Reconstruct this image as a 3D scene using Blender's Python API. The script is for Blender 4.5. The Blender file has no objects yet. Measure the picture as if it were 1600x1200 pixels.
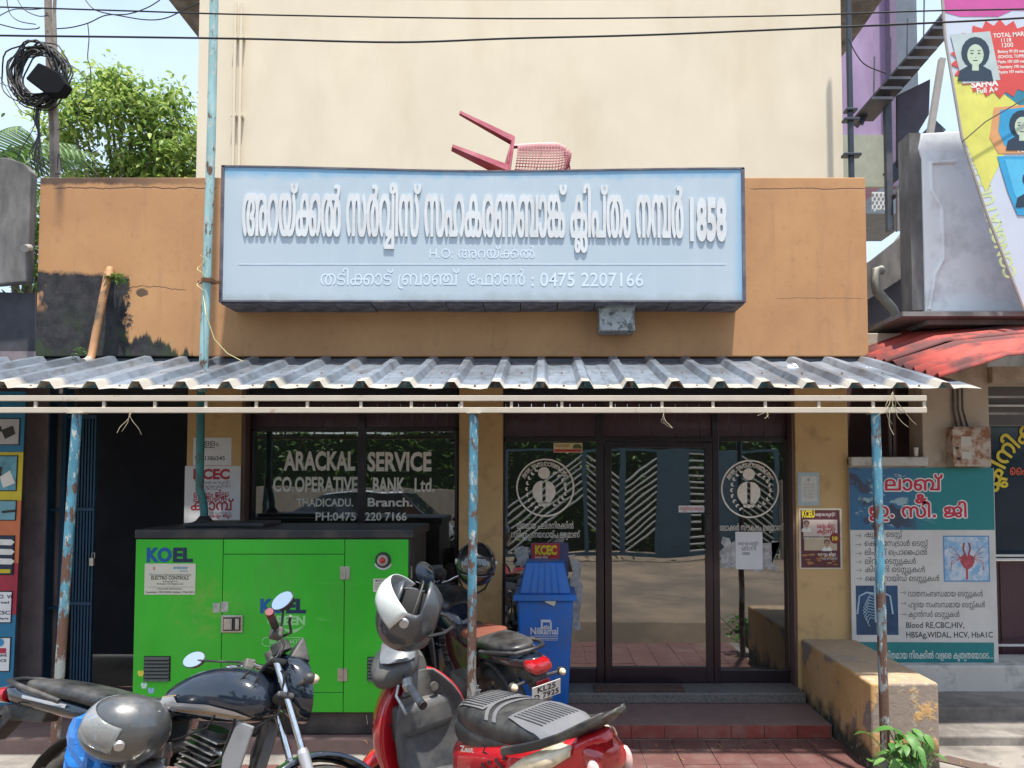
import bpy, math, random
from mathutils import Vector, Matrix, Euler
random.seed(7)
R = math.radians
scn = bpy.context.scene
COL = scn.collection

# ------------------------------------------------------------------ camera, sky, sun, exposure
EYE = 1.97; PITCH = R(2.5); FPX = 1200.0; CX = 850.0; CY = 744.0-FPX*math.tan(PITCH)
cd = bpy.data.cameras.new('camera'); cam = bpy.data.objects.new('camera', cd); COL.objects.link(cam)
cam.location = (0, 0, EYE); cam.rotation_euler = (R(90)+PITCH, 0, 0)
cd.sensor_width = 36; cd.lens = 36*FPX/1600; cd.shift_x = (800-CX)/1600; cd.shift_y = (CY-600)/1600
cd.clip_start = .05; cd.clip_end = 600
scn.camera = cam

SUN_EL, SUN_AZ = R(76), R(20)                       # the sun stands high behind the photographer, a little to the right
wd = bpy.data.worlds.new('World'); scn.world = wd; wd.use_nodes = True
wn = wd.node_tree; bg = wn.nodes['Background']
sky = wn.nodes.new('ShaderNodeTexSky'); sky.sky_type = 'NISHITA'; sky.sun_disc = False
sky.sun_elevation = SUN_EL; sky.sun_rotation = math.pi-SUN_AZ; sky.air_density = 1.0; sky.dust_density = 2.2; sky.ozone_density = 1.2
tc = wn.nodes.new('ShaderNodeTexCoord'); mp = wn.nodes.new('ShaderNodeMapping'); mp.inputs['Scale'].default_value = (1, 1, 2.2)
nz = wn.nodes.new('ShaderNodeTexNoise'); nz.inputs['Scale'].default_value = 2.6; nz.inputs['Detail'].default_value = 7; nz.inputs['Roughness'].default_value = .55
rp = wn.nodes.new('ShaderNodeValToRGB'); rp.color_ramp.elements[0].position = .30; rp.color_ramp.elements[1].position = .80; rp.color_ramp.elements[0].color = (.25, .25, .25, 1)
mx = wn.nodes.new('ShaderNodeMix'); mx.data_type = 'RGBA'; mx.inputs['B'].default_value = (2.9, 3.5, 4.1, 1)
wn.links.new(tc.outputs['Generated'], mp.inputs[0]); wn.links.new(mp.outputs[0], nz.inputs['Vector']); wn.links.new(nz.outputs[0], rp.inputs[0])
wn.links.new(rp.outputs[0], mx.inputs['Factor']); wn.links.new(sky.outputs[0], mx.inputs['A']); wn.links.new(mx.outputs['Result'], bg.inputs[0])
bg.inputs[1].default_value = .15
sd = bpy.data.lights.new('sun', 'SUN'); sun = bpy.data.objects.new('sun', sd); COL.objects.link(sun)
sd.energy = 3.6; sd.angle = R(1.4); sd.color = (1, .95, .86)
sun.rotation_euler = Vector((math.sin(SUN_AZ)*math.cos(SUN_EL), -math.cos(SUN_AZ)*math.cos(SUN_EL), math.sin(SUN_EL))).to_track_quat('Z', 'Y').to_euler()
scn.view_settings.view_transform = 'Standard'; scn.view_settings.look = 'None'; scn.view_settings.gamma = 1
scn.view_settings.use_curve_mapping = False
scn.view_settings.exposure = 1.12

# ------------------------------------------------------------------ placing: a pixel of the photograph at a known depth Y
def W(px, py, Y):
    u, v = (px-CX)/FPX, (CY-py)/FPX
    d = (u, math.cos(PITCH)-v*math.sin(PITCH), math.sin(PITCH)+v*math.cos(PITCH))
    t = Y/d[1]
    return Vector((d[0]*t, Y, EYE+d[2]*t))
def X(px, Y): return W(px, 744, Y).x
def Z(py, Y): return W(850, py, Y).z

# ------------------------------------------------------------------ Malayalam letter outlines (cut-out shapes, steps in 4/1000 em) and the lines set in them
GLYPH = {0: (309, ""),
6:(453,"55 -3 17 2 17 9 7 7 6 11 4 15 -3 18 -8 16 -10 8 -8 4 -13 4 -15 0 -10 -3 -15 -8 -6 -5 -6 -11 -4 -19 3 -19 5 -10 5 -6 14 -9;54 14 -8 2 -6 3 -5 5 -5 10 -1 10 2 13 7 11 9 4 14 2 10 -4 8 -6 4 -10 2 -12 -4 -14 -7 -8 -10 -5"),
9:(1495,"132 -3 19 2 11 4 11 9 6 13 1 12 -3 11 -8 10 -11 6 15 12 4 11 0 10 -2 8 -7 11 -9 8 15 1 16 -5 9 -5 8 -11 5 -23 0 -80 2 -1 19 0 1 1 0 84 6 18 5 8 7 5 11 5 12 3 14 0 17 -4 18 -9 8 -8 6 -11 -10 5 -11 4 -21 -2 -17 -8 -7 -9 -5 -9 -5 -18 1 -18 4 -11 6 -11 8 -9 9 -5 11 -3 20 0 14 4 12 8 9 12 6 17 2 17 -2 25 -5 17 -9 16 -16 14 -16 8 -17 5 -26 1 -17 -4 -16 -7 -16 -14 -18 15 -13 6 -17 4 -26 -1 -19 -5 -22 5 -26 1 -16 -3 -16 -5 -15 -8 -11 -10 -9 -16 -4 -12 -3 -17 1 -15 5 -17 7 -14 11 -14 15 -12 3 0 11 14 -17 16 -9 16 -4 13 0 19 4 13 7 14 8 8 13 7 26 6 17 -1 0 -2 -16 -17 -9 -17 -6 -23 1 -20 5 -15 5 -10 10 -11 13 -8;127 14 -13 5 -9 10 -7 17 -1 18 6 22 9 16 9 10 13 7 10 -5 8 -6 4 -10 0 -10 -2 -6 -6 -6 -9 -3 -13 -2 -1 -15 2 -1 16 -2 9 -4 6 -8 1 -10 -2 -7 -7 -7 -12 -3;304 15 -11 6 -6 9 -4 14 2 17 6 13 6 5 13 5 14 -2 10 -5 9 -9 0 -15 -3 -17 -5 -10 -7 -7 -12 -4"),
21:(1259,"58 -3 19 3 8 4 9 9 6 13 2 12 -2 18 -9 16 -8 5 -8 3 -21 2 -20 -8 -1 2 9 18 12 13 20 10 20 6 26 1 18 -4 8 -4 5 -5 4 -11 -2 -10 -8 -8 -15 -4 -12 -1 -1 -16 2 -1 21 -2 9 -4 6 -6 2 -6 -1 -16 -7 -8 -6 -2 -15 -1 -13 2 -4 -17 12 -2 21 0 19 6 9 8 5 8 2 9 -1 16 -4 9 -4 5 -16 10 15 11 7 14 0 15 -5 12 -4 6 -14 8 -14 5 -16 2 -31 -1 -17 -4 -15 -5 -18 -10 -14 -12 -6 -9 -6 -12 -5 -14 -2 -20 4 -22 7 -15 9 -11 11 -6;244 -3 14 1 12 3 9 5 9 8 10 17 4 15 2 15 0 17 -2 15 -4 15 -5 10 -6 8 -8 7 -7 4 -17 5 -12 0 -11 -3 -16 -8 -13 -14 -9 -18 1 -2 3 -1 17 -3 9 19 9 8 8 4 13 0 9 -4 7 -6 6 -9 4 -12 2 -15 -1 -26 -7 -22 -10 -11 -12 -4 -12 0 -8 3 -7 6 -6 10 -5 12 -21 -4 2 -7 6 -13 11 -13 15 -9;53 15 -9 4 -8 10 -4 11 -2 12 2 3 11 6 11 4 7 0 11 -5 5 -5 3 -7 1 -13 -4 -12 -5 -5 -8 -3"),
23:(1038,"53 -3 19 2 22 9 14 -7 12 -3 12 -1 21 4 17 11 10 14 5 13 4 16 0 8 1 2 18 -3 13 -5 5 -5 3 -7 1 -14 -5 -10 -9 -5 -19 -1 -9 1 -5 -16 21 -3 20 2 16 9 8 12 4 13 0 10 -3 10 -6 11 -6 5 -10 6 -13 5 -25 2 -4 17 -7 17 -5 8 -11 9 -13 6 -12 3 -11 0 -12 -3 -17 -8 -13 -13 -5 -10 -7 -26 -19 -1 -17 -5 -14 -7 -10 -13 -4 -18 2 -14 6 -12 9 -8 6 -3 11 -3;47 15 -9 4 -6 7 -2 7 0 10 3 8 6 6 6 3 12 4 15 0 2 -17 8 -24 -15 -7 -6 -1;123 15 -9 3 -6 4 -7 9 -6 19 -1 14 73 0 0 -12 -4 -14 -5 -11 -8 -7 -6 -3 -8 -2;95 83 2 15 7 15 6 5 14 6 15 -1 13 -5 5 -6 6 -11 4 -14 0 -4 -2 -1 -69 0"),
25:(897,"68 -3 14 1 11 3 13 8 9 11 5 12 2 11 1 43 4 18 4 8 5 6 6 3 8 3 15 -2 11 -5 8 -10 4 -8 4 -17 0 -19 -4 -18 -9 -16 -16 -16 13 -15 18 17 10 14 7 17 3 17 0 20 -5 22 -7 13 -9 11 -10 6 -10 4 -12 3 -12 0 -16 -4 -17 -10 -10 -17 -4 -12 -2 -53 -3 -14 -4 -7 -8 -7 -14 -3 -16 3 -13 11 -8 18 -3 17 1 15 6 18 6 12 17 18 -12 14 -16 -13 -12 -17 -6 -13 -3 -11 -3 -23 5 -27 9 -18 11 -12 19 -8"),
33:(563,"68 -3 25 2 20 7 12 11 7 15 0 16 -3 8 -4 8 -9 7 -22 8 -45 2 -9 3 -8 8 -1 12 4 9 8 6 10 4 31 0 17 -5 20 -9 2 1 10 15 -17 8 -28 8 -29 1 -25 -6 -11 -6 -7 -6 -4 -8 -3 -12 2 -18 5 -9 8 -7 12 -5 15 -3 42 -3 11 -5 4 -5 3 -9 -3 -11 -9 -9 -13 -4 -16 -1 -17 2 -18 5 -17 8 -3 0 -9 -14 2 -3 30 -12"),
35:(1223,"147 -3 13 1 11 3 11 7 10 11 15 -15 11 -5 14 -2 13 1 15 4 10 6 9 8 11 18 4 13 2 15 -1 19 -4 17 -6 13 -6 10 -14 15 -7 4 -13 -15 16 -15 9 -18 4 -22 -2 -22 -7 -16 -7 -8 -9 -6 -13 -3 -10 1 -9 4 -7 7 -4 8 -4 25 0 78 -20 0 -1 -87 -1 -10 -2 -8 -7 -11 -8 -5 -10 -2 -15 3 -8 6 -3 7 -4 13 -1 50 -2 12 -6 14 -9 11 -5 3 -12 5 -12 3 -12 0 -18 -5 -14 -8 -7 -6 -5 -8 -7 -17 -4 -28 1 -12 6 -20 6 -12 9 -13 17 -15 13 14 -15 16 -9 16 -5 16 0 25 5 15 9 15 14 7 14 2 7 -2 9 -5 8 -13 3 -25 0 -34 4 -17 4 -9 4 -7 13 -10"),
37:(1368,"59 -3 16 2 12 6 9 10 6 17 0 18 -2 8 -4 9 -9 8 -16 7 -17 0 -22 -8 3 13 7 13 9 10 13 8 20 6 12 0 18 -6 10 -9 5 -12 2 -17 0 -79 2 -1 18 0 1 1 1 94 5 15 9 8 14 6 15 -2 10 -4 5 -5 3 -7 3 -14 0 -91 2 -1 19 0 1 1 0 91 2 11 8 13 9 5 9 3 15 -2 10 -5 6 -6 8 -13 4 -16 0 -19 -3 -15 -10 -19 -16 -16 13 -15 23 23 9 16 3 9 3 16 0 21 -5 21 -6 13 -13 13 -12 7 -18 5 -18 -1 -13 -5 -19 -16 -10 12 -9 5 -18 5 -11 0 -14 -4 -15 -8 -9 -10 -16 13 -8 4 -13 4 -22 1 -14 -3 -12 -4 -20 -11 -16 -19 -8 -19 -3 -28 4 -27 10 -17 6 -7 11 -6;54 15 -9 4 -9 10 -4 11 -1 12 4 4 11 6 16 3 11 -5 5 -4 3 -8 1 -11 -2 -10 -6 -8 -9 -4"),
38:(1014,"126 -3 17 2 17 9 6 6 6 10 5 19 0 23 -5 20 -9 17 -18 17 1 2 24 3 18 -4 13 -7 10 -9 6 -12 3 -11 0 -29 -4 -13 -6 -10 -18 -17 12 -15 12 9 13 14 7 12 6 18 1 30 -2 11 -7 17 -9 13 -7 5 -19 10 -22 5 -25 -1 -25 -8 -23 8 -24 1 -22 -5 -12 -5 -13 -8 -10 -12 -7 -12 -6 -19 -1 -14 3 -17 3 -11 11 -20 7 -8 17 -13 12 15 -17 16 -6 9 -4 10 -3 10 0 20 5 15 5 9 7 9 8 5 11 5 19 4 22 -3 0 -2 -8 -6 -9 -10 -9 -16 -7 -21 0 -25 5 -16 4 -8 9 -10 11 -7;120 15 -10 4 -6 8 -6 15 -1 15 3 17 8 19 8 12 11 8 14 -12 10 -19 4 -17 0 -22 -2 -10 -4 -8 -6 -6 -11 -4"),
40:(641,"99 -3 16 1 12 3 14 9 6 9 4 12 0 8 -4 11 -9 12 -12 7 12 9 6 8 4 10 0 12 -8 17 -17 12 -25 5 -20 -1 -17 -4 -17 -9 -10 -10 -11 -16 -6 -16 -3 -16 -1 -20 3 -30 5 -21 20 3 -5 31 0 35 7 26 9 13 11 10 12 5 15 2 19 -2 7 -4 7 -7 3 -6 -2 -14 -4 -6 -12 -6 -27 -1 0 -17 1 -1 21 0 14 -4 8 -7 2 -5 2 -13 -4 -9 -11 -6 -20 -1 -13 1 -4 -16"),
42:(911,"48 -1 13 15 -11 9 -12 19 -6 18 -1 15 3 15 4 11 5 9 6 6 10 5 8 3 14 -2 11 -6 8 -12 3 -23 0 -80 2 -1 18 0 1 1 0 85 2 11 4 12 8 9 15 6 14 -2 14 -7 11 -18 3 -12 1 -16 -3 -19 -6 -14 -8 -11 -12 -12 8 -11 5 -3 22 22 10 18 4 14 2 16 -1 17 -5 19 -7 14 -7 8 -9 6 -14 6 -11 3 -12 0 -15 -4 -12 -6 -11 -12 -16 15 -9 4 -11 3 -12 0 -12 -3 -14 -6 -8 -5 -12 -15 -7 -17 -4 -22 1 -16 6 -20 6 -12 8 -12 14 -13"),
44:(896,"32 -1 11 13 -8 9 -4 8 -2 10 1 9 2 6 8 10 12 5 16 -1 10 -6 5 -9 3 -8 0 -12 -5 -12 -6 -8 7 -13 124 0 0 138 -20 1 -1 -2 -1 -119 -83 0 -1 1 7 17 0 13 -4 11 -8 13 -9 7 -12 5 -14 2 -14 -1 -11 -3 -14 -9 -7 -10 -5 -14 -1 -10 3 -16 4 -8 9 -11"),
45:(1129,"32 -1 11 13 -11 14 -3 13 1 9 2 6 8 10 12 5 16 -1 10 -6 5 -9 3 -8 0 -12 -5 -12 -6 -8 8 -13 183 0 1 83 -6 25 -6 12 -11 10 -11 7 -10 3 -15 2 -17 -1 -17 -5 -10 -7 -9 -8 -5 -9 -5 -17 -1 -76 -2 -1 -42 0 7 18 -1 14 -7 17 -5 6 -8 7 -12 5 -14 2 -14 -1 -11 -3 -13 -9 -6 -7 -6 -12 -2 -13 2 -15 5 -11 6 -8;165 19 0 61 2 15 6 14 7 8 15 6 12 1 19 -5 12 -13 6 -16 0 -72 -78 0"),
46:(1306,"59 -3 19 3 9 5 7 7 6 11 2 9 0 18 -2 8 -4 9 -8 8 -12 5 -22 2 -20 -8 -2 2 8 21 11 13 13 8 20 6 12 0 14 -4 8 -4 6 -6 3 -7 3 -13 1 -90 21 0 0 88 1 9 4 12 8 9 7 3 9 3 14 -2 11 -5 10 -12 7 -22 0 -22 -3 -14 -9 -17 -14 -17 8 -13 104 0 0 138 -20 1 -2 -2 0 -118 -1 -1 -59 0 8 12 8 19 2 11 0 25 -4 17 -9 17 -12 12 -11 6 -17 5 -12 0 -12 -3 -14 -6 -12 -13 -10 9 -14 8 -20 5 -23 -1 -25 -9 -13 -8 -16 -19 -8 -19 -3 -28 4 -27 10 -17 6 -7 11 -6;54 15 -9 4 -9 10 -4 11 -1 12 4 4 11 6 16 3 11 -5 5 -4 3 -8 1 -11 -2 -10 -6 -8 -9 -4"),
47:(654,"107 -3 22 2 16 8 5 5 4 9 0 15 -4 10 -7 5 -15 6 -35 2 -6 5 0 6 4 5 7 2 28 1 12 2 6 3 6 6 3 6 1 17 -4 10 -3 5 -16 9 -24 6 -17 0 -16 -3 -16 -5 -14 -8 -11 -9 -11 -18 -7 -23 -2 -20 1 -20 4 -27 3 -10 18 3 2 1 -4 21 -2 32 3 23 10 23 6 6 15 10 22 6 15 0 12 -3 11 -5 5 -8 -2 -9 -6 -3 -31 -1 -18 -7 -5 -3 -5 -10 -1 -7 1 -9 5 -9 11 -7 18 -3 20 0 8 -3 5 -7 -1 -7 -7 -6 -10 -2 -21 1 -24 7 -7 -16 2 -2 17 -5"),
48:(723,"16 0 149 0 0 87 -6 18 -9 15 -9 7 -14 8 -29 7 -18 0 -15 -3 -12 -4 -15 -8 -13 -16 -8 -22 -2 -19 0 -69;70 18 23 24 10 13 8 14 7 20 -1 18 -6 14 0 1 3 -1 10 -5 8 -6 3 -5 6 -14 4 -23 -1 -50 -70 -1 -4 0;37 19 0 55 2 14 4 12 7 11 11 9 10 4 14 -2 8 -7 4 -10 -1 -15 -5 -13 -9 -16 -12 -16 -31 -27 -2 -1"),
49:(1035,"92 -3 22 2 17 5 15 -5 17 -2 23 2 15 4 12 6 15 12 9 12 8 19 3 19 0 15 -2 14 -5 16 -9 17 -5 7 -3 0 -15 -11 5 -7 7 -14 5 -21 -1 -25 -5 -16 -10 -15 -13 -10 -13 -5 -17 -2 -13 1 -1 1 14 15 11 20 5 22 0 19 -4 18 -5 10 -10 11 -10 6 -17 5 -18 -2 -9 -3 -12 -6 -17 8 -11 3 -11 0 -20 -6 -9 -5 -9 -9 -8 -17 -4 -20 4 -27 8 -21 5 -8 11 -12 16 -11 16 -6;93 14 -18 3 -16 8 -14 14 -8 15 -6 23 1 18 7 16 7 8 5 2 7 3 13 0 10 -5 4 -4 -7 -21 0 -21 3 -12 8 -21 9 -14 12 -11;129 22 -11 10 -12 20 -6 19 -1 14 4 18 7 13 14 7 13 1 12 -6 9 -12 3 -12 0 -23 -5 -19 -7 -13 -12 -13 -6 -4"),
50:(736,"120 -3 17 2 14 6 9 8 9 15 4 16 1 24 -4 22 -6 14 -7 10 -15 14 -9 5 -18 6 -16 3 -26 -1 -17 -5 -13 -6 -13 -9 -10 -14 -7 -16 -4 -24 5 -25 8 -17 11 -14 16 -13 2 1 11 14 -17 15 -7 12 -6 18 0 20 3 10 5 11 11 13 14 7 12 4 29 0 21 -8 12 -8 8 -12 1 -4 -12 7 -8 3 -16 0 -12 -4 -14 -9 -7 -11 -4 -11 -3 -18 3 -15 5 -13 4 -7 11 -9 11 -5;114 15 -11 5 -5 8 -5 19 2 13 5 12 7 7 13 5 14 -2 13 -7 6 -7 0 -17 -2 -12 -5 -12 -8 -8 -11 -4"),
51:(674,"50 -1 12 15 -17 14 -9 17 -4 13 0 20 5 15 7 12 8 8 15 8 10 2 16 0 15 -4 14 -10 9 -13 5 -19 0 -18 -2 -10 -6 -14 -5 -8 -16 -13 11 -15 2 0 13 9 14 18 6 12 4 14 1 30 -4 17 -7 14 -12 13 -7 5 -10 5 -15 4 -28 1 -8 -1 -14 -4 -15 -8 -13 -11 -6 -10 -6 -15 -4 -21 1 -15 4 -14 8 -17 5 -8 12 -12"),
52:(859,"17 0 180 0 0 138 -20 1 -2 -2 0 -118 -1 -1 -136 0 0 37 97 1 1 1 0 28 -3 20 -6 14 -10 11 -13 7 -20 5 -15 0 -22 -6 -14 -8 -9 -12 -8 -22 -1 -93;37 74 0 15 5 17 8 11 8 4 9 3 24 -2 13 -7 7 -11 3 -15 0 -16 -75 0"),
53:(724,"60 -51 106 1 1 16 -2 1 -114 1 -13 6 -4 10 3 9 3 3 8 3 11 1 75 0 15 4 9 5 7 6 6 13 1 10 -2 7 -5 12 -8 7 -10 5 10 6 7 9 5 15 -1 10 -7 15 -9 7 -8 4 -15 4 -15 2 -28 0 -24 -4 -22 -9 -10 -7 -8 -8 -8 -14 -3 -11 -1 -11 2 -16 4 -11 4 -6 10 -9 9 -4 15 -3 17 4 15 10 7 15 2 15 -6 16 -8 9 -7 4 -14 3 -13 -1 -12 -5 0 2 8 8 24 12 16 3 22 1 18 -2 13 -5 6 -5 4 -9 -1 -12 -8 -9 -8 -3 -16 -2 -1 -1 0 -15 17 -2 7 -2 6 -3 5 -6 3 -13 -6 -11 -7 -4 -13 -3 -83 -1 -14 -5 -9 -8 -5 -14 0 -11 6 -15 13 -8 16 -5;50 46 -8 2 -6 5 -5 10 -1 12 6 7 7 4 15 1 8 -3 4 -4 4 -8 0 -9 -4 -8 -4 -5 -7 -4"),
55:(958,"50 -2 12 16 -17 14 -9 17 -4 13 2 26 6 15 11 13 13 8 13 3 21 -1 14 -5 12 -10 6 -9 4 -10 2 -11 0 -18 -4 -16 -11 -17 -12 -11 7 -14 105 0 0 137 -19 0 -2 -1 0 -118 -1 -2 -59 1 8 12 9 22 1 30 -4 17 -7 14 -12 13 -7 5 -10 5 -15 4 -28 1 -22 -5 -20 -11 -8 -9 -10 -18 -5 -16 0 -26 4 -14 10 -20 15 -17"),
56:(1040,"68 -3 14 1 11 3 8 4 10 9 7 12 3 10 3 50 8 20 10 10 8 4 16 4 20 -2 18 -7 14 -12 7 -12 -1 0 -6 4 -9 4 -21 2 -12 -4 -14 -9 -7 -11 -6 -17 0 -21 7 -19 11 -14 12 -6 7 -2 10 -1 12 1 19 7 9 8 9 15 5 24 0 16 -2 15 -7 20 -5 8 -17 17 -13 7 -14 5 -13 2 -16 0 -18 -4 -13 -5 -17 -13 -9 -17 -5 -19 -1 -38 -2 -11 -4 -9 -6 -6 -6 -3 -14 -2 -15 4 -11 9 -5 10 -5 15 0 26 6 18 10 17 14 12 -13 15 -2 -1 -19 -18 -11 -19 -7 -23 0 -28 5 -18 6 -12 8 -10 15 -10;190 15 -8 4 -6 6 -3 6 -4 16 2 13 5 12 7 7 13 5 14 -2 13 -7 6 -7 0 -17 -2 -12 -5 -12 -8 -8 -11 -4"),
57:(1149,"32 -1 11 13 -8 9 -4 8 -2 10 1 9 2 6 8 10 12 5 16 -1 10 -6 5 -9 3 -8 0 -12 -5 -12 -6 -8 8 -13 186 0 0 138 -20 0 -16 -26 -18 -20 -8 -6 -19 -8 -2 1 0 30 -3 10 -6 12 -6 5 -12 5 -14 1 -12 -2 -11 -6 -5 -6 -6 -10 -2 -8 0 -14 2 -8 6 -11 10 -9 16 -7 21 -3 1 -39 -2 -1 -62 0 -1 1 7 17 0 13 -5 13 -8 11 -14 10 -20 4 -15 -1 -16 -6 -9 -8 -6 -8 -4 -9 -2 -15 2 -13 5 -11 9 -11;186 19 0 40 17 5 18 10 16 14 11 18 -1 -88 -60 0;157 77 -14 3 -8 7 -3 5 -2 9 1 12 3 5 5 5 4 1 11 -1 6 -5 2 -5 3 -11 0 -25 -2 -1"),
58:(1223,"234 -3 23 3 11 5 8 6 13 18 6 22 0 30 -6 22 -7 13 -7 10 -16 14 -2 0 -5 -4 -7 -10 14 -13 10 -18 5 -25 -1 -17 -4 -15 -6 -10 -8 -8 -9 -4 -8 -1 -17 3 -9 8 -4 9 -3 12 -1 47 -2 13 -4 11 -8 11 -14 9 -14 4 -11 0 -11 -3 -15 -7 -11 -12 -13 13 -9 5 -14 4 -19 -1 -11 -4 -15 -8 -7 -7 -8 -13 -6 -17 -3 -18 4 -27 3 -9 10 -18 19 -20 4 0 12 14 -11 9 -9 13 -5 11 -4 13 -1 15 3 15 4 11 5 9 10 8 14 6 17 -3 12 -9 5 -11 2 -20 0 -80 2 -1 18 0 1 1 0 86 3 15 4 9 6 7 12 5 9 1 9 -3 6 -4 7 -12 3 -24 0 -36 4 -16 4 -9 5 -8 9 -7 14 -6"),
59:(1190,"248 -2 9 6 14 14 10 18 7 24 0 20 -6 21 -10 18 -17 13 -18 7 -12 2 -22 0 -24 -6 -16 -10 -14 -16 -8 -20 -2 -13 0 -13 6 -24 12 -21 -57 0 7 18 0 13 -3 9 -6 11 -6 6 -13 8 -7 2 -23 1 -10 -2 -11 -5 -11 -10 -5 -8 -3 -9 -1 -11 4 -19 8 -12 12 -11 11 14 -6 5 -6 11 -2 11 1 9 3 7 6 7 7 4 9 2 11 -1 9 -4 5 -5 4 -8 1 -19 -5 -12 -5 -7 7 -12 97 -1 10 15 -16 14 -9 18 -3 23 2 15 4 11 5 8 9 9 12 7 13 3 22 -1 14 -6 13 -11 5 -10 5 -14 1 -20 -5 -17 -11 -19 -14 -11 5 -9"),
64:(504,"55 -3 14 1 12 3 10 5 9 8 10 17 4 15 2 15 0 17 -2 15 -4 15 -5 10 -6 8 -9 7 -7 4 -17 5 -12 0 -11 -3 -16 -8 -13 -14 -8 -18 0 -2 3 -1 17 -3 10 19 8 8 8 4 13 0 9 -4 8 -6 6 -9 4 -12 2 -15 -1 -26 -7 -22 -10 -11 -13 -4 -12 0 -8 3 -7 6 -6 10 -5 12 -20 -4 1 -7 6 -13 11 -13 15 -9"),
65:(228,"19 0 18 0 2 1 -1 170 -3 13 -4 8 -12 12 -19 7 -16 0 -20 -8 -10 -9 -4 -8 -2 -8 0 -18 2 -3 19 3 1 2 -1 12 3 9 6 6 7 3 8 2 9 -3 11 -10 3 -11 2 -17 0 -152"),
66:(228,"19 0 18 0 2 1 0 152 -3 19 -9 18 -8 8 -11 6 -25 7 -26 -2 -17 -7 -7 -8 -4 -9 -1 -9 2 -11 3 -6 8 -8 16 -6 13 0 16 5 8 8 4 10 0 15 -2 8 6 -3 6 -6 7 -13 3 -21 0 -147;-43 162 -6 4 -3 6 0 8 2 5 8 7 8 3 8 -1 6 -8 1 -5 0 -7 -3 -7 -8 -5"),
67:(332,"39 -57 18 3 11 6 7 7 7 13 2 17 -3 15 -5 10 -13 11 -11 3 10 38 3 20 0 23 -3 12 -6 9 -11 9 -16 3 -16 -1 -8 -3 3 -16 17 2 9 -2 4 -4 5 -12 0 -22 -4 -24 -7 -29 -2 -2 -16 -5 -13 -12 -5 -9 -2 -8 0 -18 5 -14 11 -12 14 -6;33 -39 -7 2 -9 8 -3 10 0 11 4 11 6 6 8 4 8 1 13 -4 7 -7 3 -11 0 -11 -3 -10 -5 -6 -12 -5"),
69:(243,"6 -79 18 2 13 5 12 10 9 16 2 20 -3 16 -19 56 -4 18 0 24 2 12 7 20 9 17 -1 2 -22 -1 -10 -23 -7 -29 0 -23 2 -12 17 -47 5 -19 -23 8 -15 0 -10 -3 -16 -9 -5 -9 -2 -7 -1 -8 1 -8 3 -8 5 -7 16 -10;0 -61 -10 5 -5 10 1 10 7 8 12 4 11 -1 8 -3 14 -8 -2 -9 -8 -11 -14 -5"),
71:(715,"58 -3 16 2 12 6 8 8 4 7 4 18 -3 21 -7 11 -9 7 -13 5 -17 0 -21 -8 4 12 9 16 16 13 14 6 12 3 12 0 18 -5 15 -10 10 -15 4 -16 -1 -27 -4 -11 -6 -10 -18 -17 11 -14 2 0 10 7 11 11 7 10 5 10 5 19 0 27 -5 19 -4 8 -13 15 -7 5 -12 6 -17 5 -24 1 -14 -3 -15 -5 -13 -7 -13 -10 -9 -13 -6 -12 -6 -20 0 -28 5 -16 5 -10 9 -11 11 -6;54 15 -12 6 -5 6 -5 13 -2 12 4 4 11 6 16 3 11 -5 5 -5 3 -7 1 -13 -4 -12 -5 -5 -8 -3"),
72:(595,"88 -3 22 2 11 4 10 8 5 8 2 9 -1 12 -3 8 -7 8 -12 6 -19 2 -9 -3 -8 -4 -8 -11 -4 -13 2 -10 2 -6 -2 -1 -17 8 -12 15 -8 21 0 20 5 15 5 10 13 11 17 8 -3 -11 2 -16 4 -9 7 -7 12 -5 13 -1 11 2 12 7 5 6 4 12 0 11 -4 11 -5 7 -9 5 -22 6 -15 0 -23 -5 -9 -3 -17 -9 -13 -13 -7 -14 -4 -10 -2 -16 1 -15 5 -16 9 -16 10 -10 21 -12 16 -4;91 14 -6 13 3 12 7 7 11 2 6 -3 4 -4 2 -5 0 -9 -2 -5 -5 -5 -6 -3 -6 -1;98 92 -6 4 -5 9 1 10 4 9 2 2 9 -1 10 -4 5 -5 2 -8 -1 -7 -5 -7 -5 -2"),
73:(1430,"58 -3 16 2 12 6 8 8 4 7 4 18 -3 21 -7 11 -9 7 -13 5 -17 0 -21 -8 4 12 9 16 16 13 14 6 12 3 12 0 18 -5 15 -10 10 -15 4 -16 -1 -27 -4 -11 -6 -10 -18 -17 11 -14 2 0 10 7 11 11 7 10 5 10 5 19 0 27 -5 19 -4 8 -13 15 -7 5 -12 6 -17 5 -24 1 -14 -3 -15 -5 -13 -7 -13 -10 -9 -13 -6 -12 -6 -20 0 -28 5 -16 5 -10 9 -11 11 -6;237 -3 16 2 12 6 9 10 6 17 0 18 -2 8 -4 9 -9 8 -16 7 -17 0 -21 -8 5 15 7 12 17 14 14 6 12 3 12 0 20 -6 7 -4 9 -9 7 -12 4 -16 0 -18 -2 -10 -10 -20 -17 -16 10 -14 3 0 11 8 15 17 5 9 6 19 1 29 -3 15 -7 15 -10 13 -9 6 -10 5 -19 6 -24 1 -13 -2 -14 -5 -12 -6 -12 -8 -12 -15 -8 -16 -5 -17 -1 -22 4 -18 5 -12 12 -15 10 -5;54 15 -12 6 -5 6 -5 13 -2 12 4 4 11 6 16 3 11 -5 5 -5 3 -7 1 -13 -4 -12 -5 -5 -8 -3;232 15 -11 5 -5 7 -5 12 -2 14 15 9 16 3 11 -5 4 -3 4 -9 1 -11 -2 -9 -6 -9 -9 -4"),
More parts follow.
